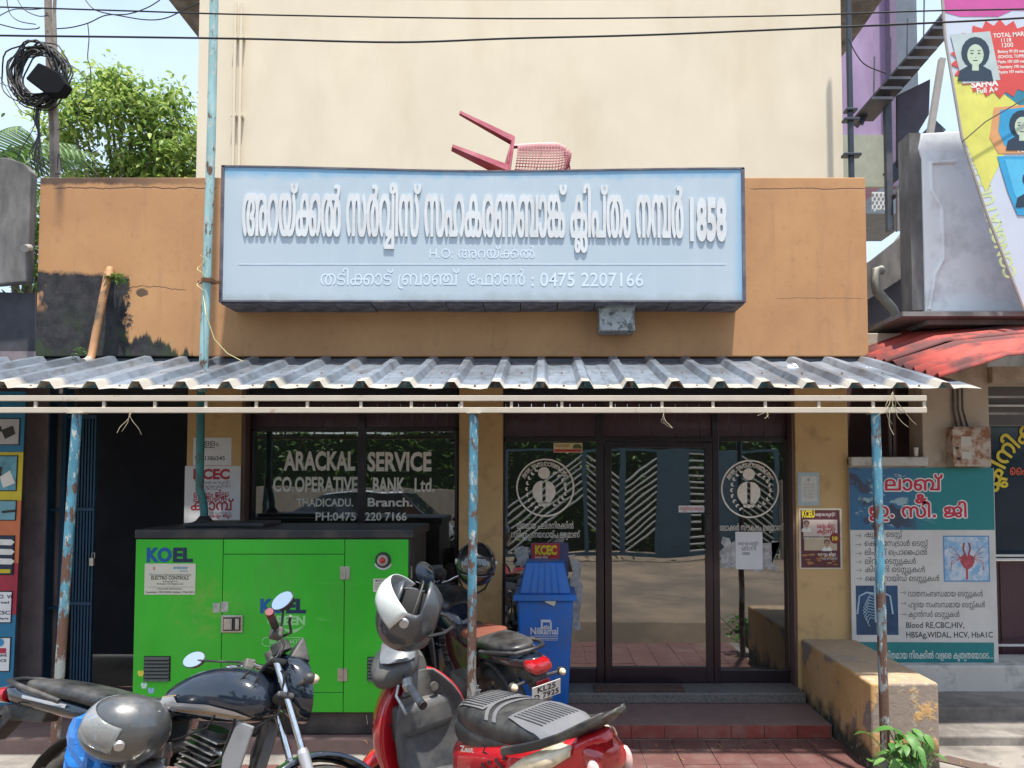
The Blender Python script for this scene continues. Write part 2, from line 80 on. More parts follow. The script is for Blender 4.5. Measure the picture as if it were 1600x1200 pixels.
77:(0,"-30 147 13 1 11 4 9 5 7 6 4 8 4 12 0 10 -3 11 -18 -3 1 -19 -3 -6 -8 -8 -13 -4 -14 3 -10 7 -3 10 0 17 -16 3 -2 -1 -2 -16 1 -9 5 -13 7 -7 10 -6"),
83:(759,"107 -3 17 1 16 4 13 7 14 15 9 21 4 16 0 28 -4 15 -5 12 -6 10 -10 8 -8 4 -13 4 -21 -3 -10 -5 -11 -11 -11 11 -14 7 -16 1 -12 -3 -9 -4 -13 -12 -7 -19 0 -22 2 -12 3 -6 19 4 -3 15 0 16 5 14 9 8 8 3 8 -1 9 -3 6 -6 3 -6 3 -12 0 -30 1 -1 20 0 1 37 4 12 5 5 11 5 8 -1 12 -5 7 -8 7 -20 0 -27 -6 -22 -7 -13 -13 -9 -20 -4 -25 3 -20 8 -10 -15 3 -3 19 -7"),
116:(1519,"59 -3 19 3 9 5 7 7 6 11 2 9 0 18 -2 8 -4 9 -8 8 -12 5 -22 2 -20 -8 -2 2 8 21 11 13 13 8 20 6 12 0 14 -4 8 -4 6 -6 3 -7 4 -23 1 -80 20 0 0 86 1 10 6 15 8 7 14 6 15 -2 9 -4 6 -6 4 -9 2 -11 1 -92 20 0 1 1 0 81 4 18 7 11 8 6 9 4 12 3 14 0 8 -3 -8 -9 -14 -20 -8 -22 -1 -25 3 -16 5 -11 8 -10 10 -6 8 -3 17 -2 15 2 10 4 7 5 9 11 5 12 3 17 -1 21 -6 22 -12 21 -18 15 14 18 4 9 1 18 -3 9 -9 10 -10 5 -27 2 -12 -3 -3 -2 5 -15 9 2 16 0 7 -4 4 -5 2 -10 -2 -9 -5 -8 -8 -7 -23 5 -15 0 -17 -4 -16 -7 -14 -12 -17 15 -11 5 -12 3 -11 0 -14 -4 -15 -8 -9 -10 -10 9 -14 8 -20 5 -15 0 -14 -3 -24 -10 -16 -13 -13 -21 -5 -20 0 -29 3 -15 10 -18 6 -6 11 -6;54 15 -9 4 -9 10 -4 11 -1 12 4 4 11 6 16 3 11 -5 5 -4 3 -8 1 -11 -2 -10 -6 -8 -9 -4;314 15 -10 5 -5 5 -4 6 -3 13 0 18 3 15 5 12 11 16 9 8 12 -10 10 -18 5 -19 1 -16 -3 -18 -6 -10 -5 -4 -8 -3"),
117:(1062,"204 -3 17 2 16 8 7 7 6 10 5 20 0 22 -7 26 -14 23 -15 13 14 18 5 16 0 8 -4 12 -6 8 -7 4 -11 4 -22 0 -14 -4 5 -16 8 2 16 0 6 -3 6 -7 1 -12 -2 -7 -12 -15 -23 6 -23 -1 -22 -8 -9 -5 -9 -9 -8 10 -13 8 -17 5 -12 0 -12 -3 -14 -6 -14 -11 -6 -9 -4 -8 -6 -19 0 -28 6 -20 6 -12 8 -12 17 -15 14 14 -16 17 -7 12 -6 18 0 24 6 17 11 15 13 6 13 2 9 -3 8 -5 9 -15 2 -21 1 -80 19 0 1 1 0 76 4 19 4 9 9 11 12 5 12 3 21 -2 0 -2 -17 -22 -8 -16 -5 -16 0 -25 5 -16 4 -8 9 -10 10 -6;199 15 -10 5 -5 6 -5 10 -2 20 4 19 5 13 9 15 11 10 10 -8 11 -19 5 -17 1 -24 -3 -14 -8 -11 -12 -5"),
118:(736,"123 -3 20 3 10 5 8 7 6 9 4 10 3 17 0 14 -4 21 -8 18 -8 11 -16 15 13 18 4 9 1 18 -2 7 -9 12 -8 4 -9 3 -21 0 -14 -4 4 -16 25 2 8 -4 4 -7 1 -5 -1 -9 -4 -8 -10 -10 -16 4 -24 1 -15 -3 -21 -8 -12 -8 -13 -17 -7 -19 -3 -20 5 -25 8 -17 11 -14 12 -10 6 -2 11 14 -17 16 -9 16 -4 13 0 19 4 13 7 14 9 9 9 5 19 6 24 -2 0 -2 -18 -24 -7 -15 -5 -18 1 -25 4 -12 11 -17 15 -9;118 15 -10 5 -5 5 -3 6 -4 13 0 18 4 15 5 12 10 16 9 8 12 -10 10 -18 5 -19 1 -16 -3 -18 -6 -10 -5 -4 -8 -3"),
119:(1198,"126 -3 17 2 16 8 7 7 8 15 3 14 0 23 -2 11 -8 19 -19 23 15 4 30 1 26 -5 -15 -19 -8 -15 -5 -14 -2 -15 1 -15 5 -16 6 -11 7 -7 10 -6 10 -3 10 -1 12 1 17 6 11 10 6 10 4 14 1 28 -1 7 -6 18 -7 13 -10 11 -14 10 16 21 5 16 0 8 -3 10 -8 10 -6 4 -11 4 -22 0 -14 -4 5 -16 8 2 16 0 6 -3 6 -7 1 -4 -1 -12 -5 -9 -10 -11 -29 7 -33 1 -23 -4 -19 -6 -26 9 -24 1 -22 -5 -12 -5 -13 -8 -10 -12 -7 -12 -6 -19 -1 -14 3 -17 3 -11 11 -20 7 -8 17 -13 12 15 -17 16 -6 9 -4 10 -3 10 0 20 6 17 9 14 7 5 14 7 19 4 22 -3 0 -2 -7 -5 -11 -12 -10 -19 -5 -17 0 -25 5 -16 4 -8 9 -10 11 -7;120 15 -10 5 -9 13 -4 20 1 15 5 15 5 10 11 12 11 6 11 -10 10 -19 4 -17 0 -22 -2 -10 -4 -8 -6 -6 -11 -4;233 15 -10 5 -5 6 -5 10 -2 20 3 15 5 15 7 13 11 12 8 -5 7 -7 10 -16 5 -20 0 -18 -3 -14 -8 -11 -12 -5"),
120:(1044,"68 -3 14 1 11 3 8 4 10 9 7 12 2 7 3 22 0 24 6 21 7 12 6 4 8 4 13 4 15 0 5 -2 -20 -26 -7 -15 -4 -12 0 -31 4 -12 6 -11 5 -6 10 -7 8 -3 15 -2 23 4 15 11 5 7 5 12 3 16 0 15 -4 21 -7 16 -9 13 -16 16 13 17 5 14 0 13 -2 7 -10 12 -7 4 -9 3 -21 0 -14 -4 4 -16 9 2 16 0 7 -3 3 -4 3 -8 -1 -10 -4 -8 -9 -10 -22 5 -15 0 -12 -2 -19 -8 -15 -12 -9 -17 -3 -8 -2 -11 -1 -37 -2 -12 -5 -10 -5 -5 -6 -3 -14 -2 -13 3 -6 3 -9 11 -8 21 -1 16 5 23 8 17 17 18 -13 14 -9 -7 -11 -12 -11 -19 -6 -17 -2 -22 5 -27 9 -18 11 -12 19 -8;195 15 -10 5 -8 11 -4 13 0 18 4 15 5 12 10 16 10 8 12 -11 10 -19 4 -17 1 -16 -3 -18 -6 -10 -9 -6 -5 -1"),
160:(243,"10 -68 21 3 13 8 9 10 6 16 0 16 -3 11 -19 54 -3 15 1 31 7 22 9 19 -1 1 -21 -1 -9 -19 -8 -31 1 -31 24 -70 0 -16 -4 -9 -5 -6 -6 -4 -5 -1 -17 1 -7 5 -5 8 -2 11 0 8 -18 2 -3 -1 -1 -8 1 -10 2 -7 6 -10 7 -7 11 -7"),
161:(228,"-45 -40 84 0 0 179 -20 0 -2 -2 0 -159 -62 0 -2 -2 0 -15"),
162:(244,"62 -47 19 1 5 3 -3 16 -23 -1 -8 3 -11 7 -6 14 -2 14 0 18 3 27 8 35 18 47 -1 1 -20 0 -3 -4 -9 -23 -13 -46 -4 -27 0 -35 6 -23 9 -14 16 -9"),
163:(1506,"53 -3 19 2 22 9 14 -7 12 -3 12 -1 21 4 17 11 10 14 5 13 4 16 0 8 1 2 18 -1 0 -22 3 -15 7 -13 11 -10 12 -5 14 -2 20 3 8 4 10 10 5 11 2 20 -5 14 -9 12 -12 6 -18 5 -22 0 -1 1 8 17 13 12 13 7 18 5 19 -2 18 -7 11 -9 6 -11 6 -21 0 -13 -4 -15 -10 -18 -16 -15 10 -13 3 -1 19 16 8 11 7 15 5 19 0 19 -3 12 -5 14 -7 11 -14 13 -9 5 -15 5 -15 3 -15 0 -27 -7 -19 -11 -10 -10 -8 -11 -10 -21 -20 0 -2 3 -6 23 -6 12 -10 10 -12 7 -11 4 -17 1 -12 -3 -17 -8 -13 -13 -5 -10 -7 -26 -19 -1 -17 -5 -14 -7 -10 -13 -4 -18 2 -14 6 -12 9 -8 6 -3 11 -3;253 14 -12 4 -5 4 -4 6 -4 17 1 19 18 1 19 -5 9 -7 2 -5 2 -18 -4 -8 -11 -7;47 15 -9 4 -6 7 -2 7 0 10 3 8 6 6 6 3 12 4 15 0 2 -17 8 -24 -15 -7 -6 -1;123 15 -9 3 -6 4 -7 9 -6 19 -1 14 73 0 0 -12 -4 -14 -5 -11 -8 -7 -6 -3 -8 -2;95 83 2 15 7 15 6 5 14 6 15 -1 13 -5 5 -6 6 -11 4 -14 0 -4 -2 -1 -69 0"),
180:(1637,"59 -3 19 3 9 5 7 7 6 11 2 9 0 18 -2 8 -4 9 -8 8 -12 5 -22 2 -20 -8 -2 2 8 21 11 13 13 8 20 6 13 0 11 -3 10 -5 6 -6 3 -7 3 -13 1 -90 20 0 1 1 0 81 2 12 5 12 12 11 11 5 13 3 14 -2 -11 -12 -9 -15 -3 -10 -1 -15 5 -18 5 -7 9 -7 9 -4 11 -2 15 1 16 7 9 10 4 8 2 10 -1 20 -6 15 -16 18 1 2 14 1 12 -3 8 -3 12 -10 10 -19 2 -10 0 -18 -7 -24 -7 -11 -9 -9 -97 0 -2 -2 1 -16 206 0 0 138 -19 1 -2 -2 0 -118 -1 -1 -59 0 12 20 5 16 1 8 -1 26 -4 15 -10 18 -11 9 -11 6 -23 6 -21 -1 -17 -5 -18 5 -24 1 -18 -5 -12 -6 -15 -12 -17 14 -8 4 -13 4 -22 1 -14 -3 -12 -4 -20 -11 -16 -19 -8 -19 -3 -28 4 -27 10 -17 6 -7 11 -6;54 15 -9 4 -9 10 -4 11 -1 12 4 4 11 6 16 3 11 -5 5 -4 3 -8 1 -11 -2 -10 -6 -8 -9 -4;222 51 -7 4 -7 9 -1 21 3 11 6 10 13 10 9 -8 7 -11 3 -10 1 -13 -2 -11 -5 -8 -9 -4"),
190:(1368,"124 -85 10 1 10 4 9 7 5 13 1 9 -1 8 -7 13 -10 7 -14 2 -20 -5 5 10 8 7 11 6 15 3 12 -1 10 -4 6 -6 3 -6 2 -10 0 -54 2 -2 17 1 1 65 3 8 7 6 11 3 8 -1 6 -2 6 -6 4 -16 0 -56 2 -2 16 0 1 2 0 58 3 13 4 5 8 4 9 1 10 -2 7 -5 5 -7 2 -8 0 -18 -6 -17 -12 -15 12 -11 7 5 9 11 6 11 4 18 0 12 -2 11 -5 11 -16 16 9 10 9 16 6 25 0 20 -2 12 -7 18 -10 13 -12 9 -10 4 -11 2 -16 0 -19 -6 -17 -14 -11 11 -10 6 -13 3 -16 0 -19 -6 -17 -14 -11 9 -15 8 -16 3 -19 0 -13 -2 -20 -8 -10 -7 -10 -9 -10 -15 -5 -15 -3 -23 2 -22 4 -14 9 -14 9 -7 10 -5 9 -3 21 2 8 3 11 9 6 10 3 10 0 19 -3 11 -6 9 -9 7 -7 3 -12 2 -12 -1 -20 -7 2 13 10 16 8 9 13 7 16 4 16 0 10 -2 8 -4 8 -8 4 -8 3 -21 0 -65 -15 -7 -15 -11 -8 -11 -5 -16 0 -19 5 -17 5 -7 8 -6 10 -4;123 -69 -8 3 -4 3 -4 8 -1 11 2 3 7 3 11 2 6 -1 5 -3 4 -8 0 -7 -4 -10 -5 -3;188 1 -14 10 -13 4 -7 1 -2 2 0 68 3 18 8 11 5 4 11 4 13 0 12 -4 9 -10 4 -17 0 -74 -2 -2 -16 -6 -9 -9;253 2 -14 12 1 84 3 10 8 9 14 6 13 0 13 -5 13 -15 6 -21 -1 -25 -7 -20 -7 -10 -9 -10 -17 -4 -15 -12;56 15 -10 4 -8 7 -6 14 -1 13 5 4 12 6 15 1 9 -3 6 -6 3 -7 1 -11 -2 -9 -5 -8 -10 -5"),
202:(1551,"229 -3 13 1 11 3 11 7 10 11 15 -15 11 -5 14 -2 13 1 15 4 10 6 10 9 10 17 4 13 2 15 -1 19 -4 17 -6 13 -12 16 -13 13 -2 0 -13 -15 16 -15 7 -13 5 -18 0 -25 -3 -12 -9 -15 -12 -9 -13 -3 -10 1 -9 4 -7 7 -4 8 -4 25 0 77 -1 2 -19 -1 -1 -87 -1 -10 -2 -8 -7 -11 -8 -5 -10 -2 -15 3 -8 6 -3 7 -4 13 -1 50 -2 13 -4 11 -8 11 -14 9 -14 4 -11 0 -11 -3 -15 -7 -11 -12 -13 13 -9 5 -14 4 -19 -1 -11 -4 -15 -8 -7 -7 -8 -13 -6 -17 -3 -18 4 -27 3 -9 10 -18 19 -20 4 0 12 14 -11 9 -9 13 -5 11 -4 13 -1 15 3 15 4 11 5 9 10 8 14 6 17 -3 12 -9 5 -11 2 -20 0 -80 2 -1 18 0 1 1 0 86 3 15 4 9 6 7 12 5 9 1 9 -3 6 -4 7 -12 3 -24 0 -36 4 -17 4 -9 4 -7 13 -10"),
208:(896,"63 -79 11 11 -9 11 -1 14 7 9 11 4 10 -2 7 -4 3 -4 3 -11 -2 -6 -6 -10 5 -12 104 0 0 217 -20 1 -1 -2 -1 -119 -84 0 7 18 0 13 -4 11 -10 15 -8 5 -10 4 -12 3 -11 0 -12 -3 -13 -6 -12 -12 -6 -16 -1 -9 1 -10 7 -16 15 -16 5 3 7 10 -7 8 -6 12 -1 10 2 10 6 9 7 5 7 3 13 0 13 -6 7 -13 2 -5 -2 -17 -9 -15 7 -13 101 0 2 -2 0 -59 -2 -1 -63 0 3 11 -1 9 -5 13 -7 7 -7 4 -12 4 -14 0 -16 -6 -12 -12 -4 -17 1 -8 4 -9 6 -8"),
220:(674,"55 -84 12 13 -9 8 -5 9 -4 12 2 14 3 8 5 8 6 4 10 4 12 1 11 -2 10 -6 9 -13 2 -10 0 -9 -2 -9 -6 -11 -9 -8 5 -7 6 -5 2 0 15 16 6 11 2 8 0 23 -6 16 -14 15 -17 6 -27 1 -13 -3 -8 -4 -8 -6 -7 -8 -8 -18 -1 -16 2 -7 7 -17;119 6 13 9 10 9 8 13 6 15 2 11 0 21 -4 17 -5 10 -11 13 -9 7 -16 7 -10 2 -35 0 -13 -3 -15 -7 -8 -6 -11 -12 -6 -12 -5 -15 -1 -14 2 -15 6 -16 5 -9 7 -10 10 -9 10 -6 3 1 10 13 -17 14 -9 16 -4 12 0 19 5 14 7 12 6 6 11 6 16 4 23 -1 13 -5 11 -9 9 -15 3 -13 0 -16 -3 -13 -8 -14 -18 -16"),
223:(1431,"60 -51 283 1 1 16 -2 1 -114 1 -12 5 -5 9 1 9 2 3 11 5 10 1 76 0 17 5 13 9 6 14 0 16 -6 14 -6 5 -11 6 14 10 5 10 2 19 -6 13 -4 5 -8 6 -21 7 -15 2 -28 0 -19 -3 -17 -5 -20 -12 -13 -15 -6 -16 -1 -7 1 -19 3 -10 9 -14 8 -6 11 -4 9 -2 12 2 10 3 9 6 9 13 4 18 -5 16 -9 11 -13 6 -13 1 -12 -2 -8 -4 0 2 9 9 8 5 24 8 28 2 17 -2 13 -4 9 -7 2 -5 2 -6 -2 -8 -2 -5 -8 -6 -7 -3 -16 -1 0 -15 1 -2 17 -1 14 -7 4 -7 2 -8 -4 -10 -5 -5 -17 -5 -77 0 -14 -3 -10 -6 -8 -10 -2 -8 0 -12 3 -11 -132 0 -15 3 -9 5 -3 9 1 6 4 5 5 3 15 2 75 0 15 4 9 5 7 6 6 13 1 10 -2 7 -5 12 -8 7 -10 5 10 6 7 9 3 8 2 11 -4 13 -8 11 -13 8 -15 4 -15 2 -36 -1 -16 -3 -22 -9 -11 -8 -11 -13 -6 -14 -2 -16 2 -16 7 -16 11 -10 13 -5 8 -2 12 1 14 6 9 7 4 7 5 14 -3 19 -5 9 -5 5 -8 5 -14 3 -13 -1 -12 -5 0 2 8 8 24 12 16 3 22 1 18 -2 13 -5 6 -5 5 -10 -2 -11 -8 -9 -8 -3 -16 -2 -1 -1 0 -15 17 -2 7 -2 6 -3 5 -6 3 -13 -6 -11 -7 -4 -13 -3 -83 -1 -14 -5 -9 -8 -5 -14 0 -11 6 -15 13 -8 16 -5;50 46 -8 2 -6 5 -5 10 -1 12 6 7 7 4 15 1 8 -3 4 -4 4 -8 0 -9 -4 -8 -4 -5 -7 -4;227 46 -8 2 -7 6 -4 9 -2 13 8 7 6 3 15 1 8 -3 4 -4 3 -8 1 -7 -4 -10 -6 -6 -6 -3"),
231:(1223,"85 -83 12 12 -11 10 -4 8 -3 8 0 15 3 8 6 10 12 8 8 2 18 -1 10 -5 7 -8 5 -14 0 -16 -6 -14 -11 -11 12 -12 5 2 10 11 9 19 1 24 -3 12 -5 10 -5 6 -11 8 -20 7 0 71 3 15 5 11 5 5 12 5 11 0 9 -3 5 -4 5 -8 3 -13 1 -50 3 -12 6 -14 12 -13 -8 -7 -7 -8 -8 -18 0 -20 4 -11 5 -9 16 -16 8 6 4 6 -11 12 -5 12 -2 10 3 13 6 11 8 7 13 4 12 0 9 -2 10 -7 6 -9 3 -12 0 -12 -2 -8 -5 -10 -10 -8 0 -2 12 -12 14 13 6 10 4 11 1 21 -7 20 -8 9 -8 6 13 10 11 18 4 18 0 29 -5 20 -6 12 -9 12 -17 16 -2 -1 -11 -14 15 -15 9 -16 5 -24 -1 -18 -4 -15 -5 -10 -8 -7 -12 -6 -20 2 -8 4 -5 7 -6 19 -1 48 -3 16 -10 17 -12 9 -15 4 -15 0 -10 -2 -13 -6 -12 -13 -7 8 -12 9 -15 4 -16 0 -21 -6 -10 -6 -8 -9 -8 -13 -6 -16 -2 -16 2 -22 6 -17 7 -13 7 -10 16 -14 14 15 -18 19 -9 21 -3 21 3 15 5 13 4 7 11 9 12 4 11 0 15 -7 5 -6 4 -9 2 -19 0 -66 -14 -5 -13 -8 -10 -12 -7 -19 0 -18 5 -14 9 -14"),
278:(268,"33 -3 10 3 6 8 -1 13 -4 7 -6 3 -9 0 -5 -3 -4 -4 -2 -9 3 -12 3 -3"),
1006:(453,"51 -6 20 1 20 6 16 13 6 12 4 15 -4 21 -7 13 -12 10 -8 4 -18 5 -23 0 -15 -4 -16 -8 -7 -7 -6 -11 -4 -21 2 -14 6 -13 7 -8 14 -9;54 18 -9 7 -4 9 -1 10 2 13 3 6 6 5 6 2 11 -7 4 -9 2 -12 -2 -8 -4 -9 -7 -6"),
1009:(1495,"128 -6 22 1 17 4 11 7 6 6 5 9 2 9 -2 16 -4 6 -14 12 13 12 4 11 0 10 -2 8 -9 14 13 -6 8 -14 3 -18 0 -80 3 -3 6 -1 27 0 6 1 2 2 0 85 6 18 10 11 12 6 19 0 16 -7 10 -8 -1 -1 -20 0 -20 -7 -7 -4 -9 -11 -5 -9 -4 -11 0 -25 8 -19 12 -13 7 -5 18 -5 19 -1 20 3 15 7 12 12 9 19 3 21 -2 25 -5 17 -6 11 -9 11 -12 10 -16 8 -22 6 -41 0 -21 -6 -17 -10 -19 11 -25 6 -25 0 -22 -4 -29 4 -25 0 -21 -4 -16 -5 -15 -8 -13 -12 -9 -16 -4 -12 -3 -17 1 -15 5 -17 7 -14 10 -14 18 -14 14 -2 6 1 3 3 11 14 -17 15 -7 12 -6 18 2 25 7 17 8 10 13 7 20 4 -15 -19 -9 -20 -4 -17 3 -26 8 -19 12 -14 19 -9;131 17 -9 5 -9 13 -4 11 -1 18 3 13 8 19 10 13 6 3 6 -4 4 -10 -1 -14 -4 -5 -5 -3 -18 -3 -3 -3 0 -14 2 -2 21 -4 7 -4 4 -8 0 -8 -4 -9 -5 -3;309 18 -6 4 -5 8 -4 14 0 10 4 13 4 8 12 6 11 -6 7 -7 0 -15 -3 -17 -5 -10 -5 -5 -7 -3"),
1023:(1038,"49 -6 21 1 23 6 23 -6 20 -1 20 3 16 7 0 -4 2 -2 15 -3 24 -1 20 3 16 9 10 14 4 13 -3 20 -5 10 -15 12 -16 6 -25 4 -3 14 -7 17 -5 8 -13 11 -13 6 -17 4 -19 0 -17 -4 -17 -8 -12 -11 -8 -14 -7 -23 -28 -5 -16 -7 -13 -11 -5 -11 -2 -12 1 -10 2 -8 6 -10 10 -9 6 -3;52 18 -5 3 -4 5 -2 7 0 11 3 7 4 4 13 5 4 -21 6 -15 -13 -6;127 18 -10 6 -5 7 -6 18 -1 12 51 0 -4 -23 -5 -10 -6 -6 -6 -3;199 18 -10 2 -1 1 8 18 5 21 10 -5 4 -4 4 -7 0 -13 -6 -10 -7 -3;106 86 3 15 6 11 4 4 10 5 5 -1 12 -7 6 -12 4 -14 -2 -2 -47 0"),
1037:(1368,"55 -6 19 1 19 6 14 14 6 17 0 18 -2 8 -4 9 -11 10 -8 4 -13 4 -29 -1 5 13 6 8 11 8 10 5 10 3 13 -3 8 -4 7 -11 4 -23 0 -79 3 -3 6 -1 26 0 6 1 2 2 0 86 4 20 9 10 9 5 5 -2 9 -6 5 -10 2 -11 0 -91 3 -3 6 -1 27 0 6 1 2 2 0 92 2 11 4 8 6 6 10 4 11 -6 8 -9 7 -18 1 -25 -3 -15 -10 -19 -16 -16 14 -16 7 -2 12 1 5 4 20 21 9 16 6 25 0 21 -5 21 -6 13 -15 15 -12 7 -23 6 -19 0 -13 -3 -12 -4 -9 -6 -11 7 -23 6 -19 0 -12 -3 -7 -2 -16 -8 -17 8 -22 5 -23 0 -26 -6 -12 -5 -13 -8 -10 -10 -8 -11 -8 -19 -3 -28 4 -27 10 -18 8 -8 11 -6;57 20 -7 5 -4 6 -3 10 -1 11 5 4 11 5 9 -6 3 -7 1 -11 -2 -10 -3 -5 -4 -3"),
1038:(1014,"122 -6 19 1 21 6 15 13 8 15 3 14 0 23 -2 11 -8 19 -8 11 -12 12 1 2 16 -1 17 -8 10 -11 6 -14 2 -11 0 -17 -3 -14 -8 -15 -18 -17 10 -13 4 -4 6 -1 12 1 12 9 15 16 7 12 6 18 1 30 -2 11 -7 17 -10 13 -8 7 -19 10 -27 6 -24 0 -29 -6 -28 6 -24 0 -27 -6 -12 -5 -13 -8 -9 -9 -10 -17 -6 -19 -1 -14 6 -28 7 -14 10 -14 18 -14 14 -2 7 2 12 15 0 2 -16 15 -9 16 -4 13 2 26 6 15 5 8 7 5 18 8 15 1 0 -2 -15 -16 -11 -20 -6 -27 2 -19 8 -19 11 -13 17 -8;126 18 -9 5 -5 10 -4 24 2 16 4 10 5 10 8 10 7 -9 8 -18 2 -11 0 -22 -2 -10 -4 -8 -4 -4"),
1042:(911,"44 -4 13 1 15 16 -11 10 -9 13 -5 11 -4 13 -1 15 3 15 4 11 10 13 12 6 4 -1 9 -7 5 -8 3 -23 0 -80 3 -3 6 -1 26 0 6 1 2 2 0 86 3 15 5 12 10 6 4 2 4 -2 10 -6 6 -8 6 -14 2 -15 -1 -16 -4 -16 -4 -8 -8 -11 -12 -13 14 -15 13 -1 8 2 19 19 7 10 9 21 3 21 -1 17 -5 19 -7 13 -9 11 -9 6 -14 6 -16 4 -20 0 -13 -3 -7 -2 -14 -8 -7 5 -13 5 -12 3 -20 0 -17 -4 -17 -8 -14 -12 -9 -16 -6 -19 0 -28 6 -20 10 -18 20 -21"),
1044:(896,"28 -4 14 1 12 15 -8 9 -4 8 -2 13 5 16 5 5 7 3 8 -3 5 -5 4 -12 -1 -18 -9 -15 9 -15 6 -1 130 0 6 1 3 3 -1 138 -8 3 -27 0 -6 -1 -2 -3 0 -116 -2 -1 -59 0 5 15 0 13 -4 11 -10 15 -15 10 -16 4 -23 1 -24 -5 -13 -9 -8 -8 -5 -10 -3 -16 1 -10 6 -16 9 -11 9 -8"),
1046:(1306,"55 -6 19 1 19 6 12 11 6 11 2 9 -1 23 -5 11 -10 11 -9 4 -13 4 -29 -1 5 13 9 11 13 8 15 5 10 -2 10 -5 5 -5 5 -12 1 -96 3 -3 33 -1 6 1 2 2 1 96 3 11 4 6 4 3 10 5 11 -6 7 -6 5 -10 4 -16 0 -22 -3 -14 -9 -17 -14 -17 10 -14 7 -2 109 0 6 1 2 3 0 137 -2 2 -6 2 -27 0 -6 -2 -3 -2 0 -116 -1 -1 -34 0 10 19 4 13 1 32 -4 17 -9 17 -9 10 -16 10 -22 6 -20 0 -23 -6 -12 -7 -14 7 -8 3 -17 3 -23 0 -19 -4 -19 -7 -13 -8 -10 -10 -13 -21 -5 -20 0 -29 3 -15 5 -11 13 -14 11 -7;57 20 -7 5 -4 6 -3 10 -1 11 5 4 11 5 9 -6 3 -7 1 -11 -2 -10 -3 -5 -4 -3"),
1049:(1035,"88 -6 24 1 19 4 28 -5 25 1 26 6 23 14 11 12 8 14 5 15 2 15 -1 23 -4 17 -15 27 -4 4 -14 2 -6 -2 -17 -12 12 -22 4 -14 1 -7 -1 -25 -5 -16 -10 -15 -11 -8 -14 -5 -6 0 -1 1 11 12 11 20 5 22 0 19 -3 15 -6 13 -12 13 -10 6 -22 6 -19 0 -23 -6 -25 6 -19 0 -20 -5 -14 -7 -13 -15 -5 -10 -4 -13 0 -26 8 -26 12 -20 18 -15 23 -10;87 18 -13 5 -14 10 -6 9 -9 22 -3 13 3 23 5 12 6 5 7 3 3 0 8 -5 -7 -21 0 -21 4 -16 5 -13 11 -17 7 -8 0 -1;129 32 -12 20 -6 19 -1 14 3 15 5 11 5 6 8 4 10 -5 6 -10 3 -12 0 -23 -5 -19 -5 -10 -8 -10"),
1050:(736,"116 -6 20 1 16 4 13 8 11 13 4 8 4 16 1 24 -4 22 -6 14 -7 10 -17 16 -9 5 -19 7 -20 3 -34 -1 -19 -5 -16 -7 -13 -9 -8 -9 -8 -15 -4 -12 -3 -16 1 -15 5 -17 7 -14 13 -16 17 -13 6 -1 12 1 15 16 8 -8 12 -6;69 17 -13 12 -6 9 -4 10 -3 10 0 20 5 15 5 10 7 7 14 7 20 4 18 -5 12 -7 5 -5 -21 0 -17 -5 -13 -8 -10 -14 -5 -12 -2 -17 3 -15 6 -15;120 18 -7 4 -4 6 -5 22 2 10 5 12 5 5 8 4 8 -4 9 -7 1 -19 -4 -18 -5 -9 -10 -6"),
1051:(674,"46 -5 13 2 14 17 -17 14 -9 17 -4 13 2 26 3 9 7 13 12 9 13 5 9 0 10 -3 12 -8 9 -13 5 -19 0 -18 -4 -16 -9 -16 -15 -12 -1 -3 13 -15 14 -2 6 2 6 4 19 18 10 19 4 13 1 31 -3 14 -5 12 -7 10 -11 11 -16 9 -15 4 -12 2 -29 0 -27 -6 -16 -8 -14 -14 -8 -13 -7 -21 -1 -15 5 -25 8 -17 5 -8 14 -14 10 -6"),
1058:(1223,"230 -6 22 1 14 3 11 5 8 6 9 10 6 10 4 11 3 30 -5 28 -12 23 -22 21 -6 2 -14 -2 -14 -16 19 -21 7 -16 3 -19 -1 -17 -4 -15 -6 -10 -6 -6 -7 -3 -6 0 -7 3 -3 4 -4 9 -4 27 0 32 -5 22 -10 15 -15 9 -19 5 -19 0 -19 -5 -14 -8 -13 8 -13 4 -33 0 -16 -5 -15 -8 -9 -9 -8 -13 -6 -17 -3 -18 4 -27 3 -9 10 -18 21 -22 8 -2 13 1 15 16 -11 10 -9 13 -6 14 -4 20 2 19 5 12 9 13 13 6 8 -3 6 -5 4 -8 2 -9 2 -95 2 -2 6 -1 26 0 7 2 2 97 3 9 5 10 11 5 5 -2 5 -4 5 -13 2 -20 0 -36 4 -16 4 -9 5 -8 11 -9 14 -6"),
1059:(1190,"29 -5 12 2 13 15 -12 17 -2 13 2 10 4 7 10 6 4 0 7 -4 6 -10 1 -19 -5 -12 -5 -7 9 -14 6 -2 110 2 11 16 -15 14 -8 13 -4 15 0 22 5 17 6 9 10 9 16 6 12 -1 14 -7 8 -8 7 -14 4 -16 0 -13 -5 -17 -11 -19 -14 -12 13 -16 6 -2 14 2 17 13 7 8 12 23 5 19 0 20 -6 21 -7 13 -12 13 -10 7 -14 6 -21 4 -30 0 -17 -3 -18 -7 -10 -7 -12 -12 -9 -16 -4 -16 -1 -20 1 -8 5 -16 10 -17 -2 -2 -29 1 5 15 0 13 -3 9 -6 11 -13 12 -11 5 -15 3 -25 0 -15 -3 -11 -5 -13 -12 -5 -8 -4 -18 4 -21 7 -11 12 -12"),
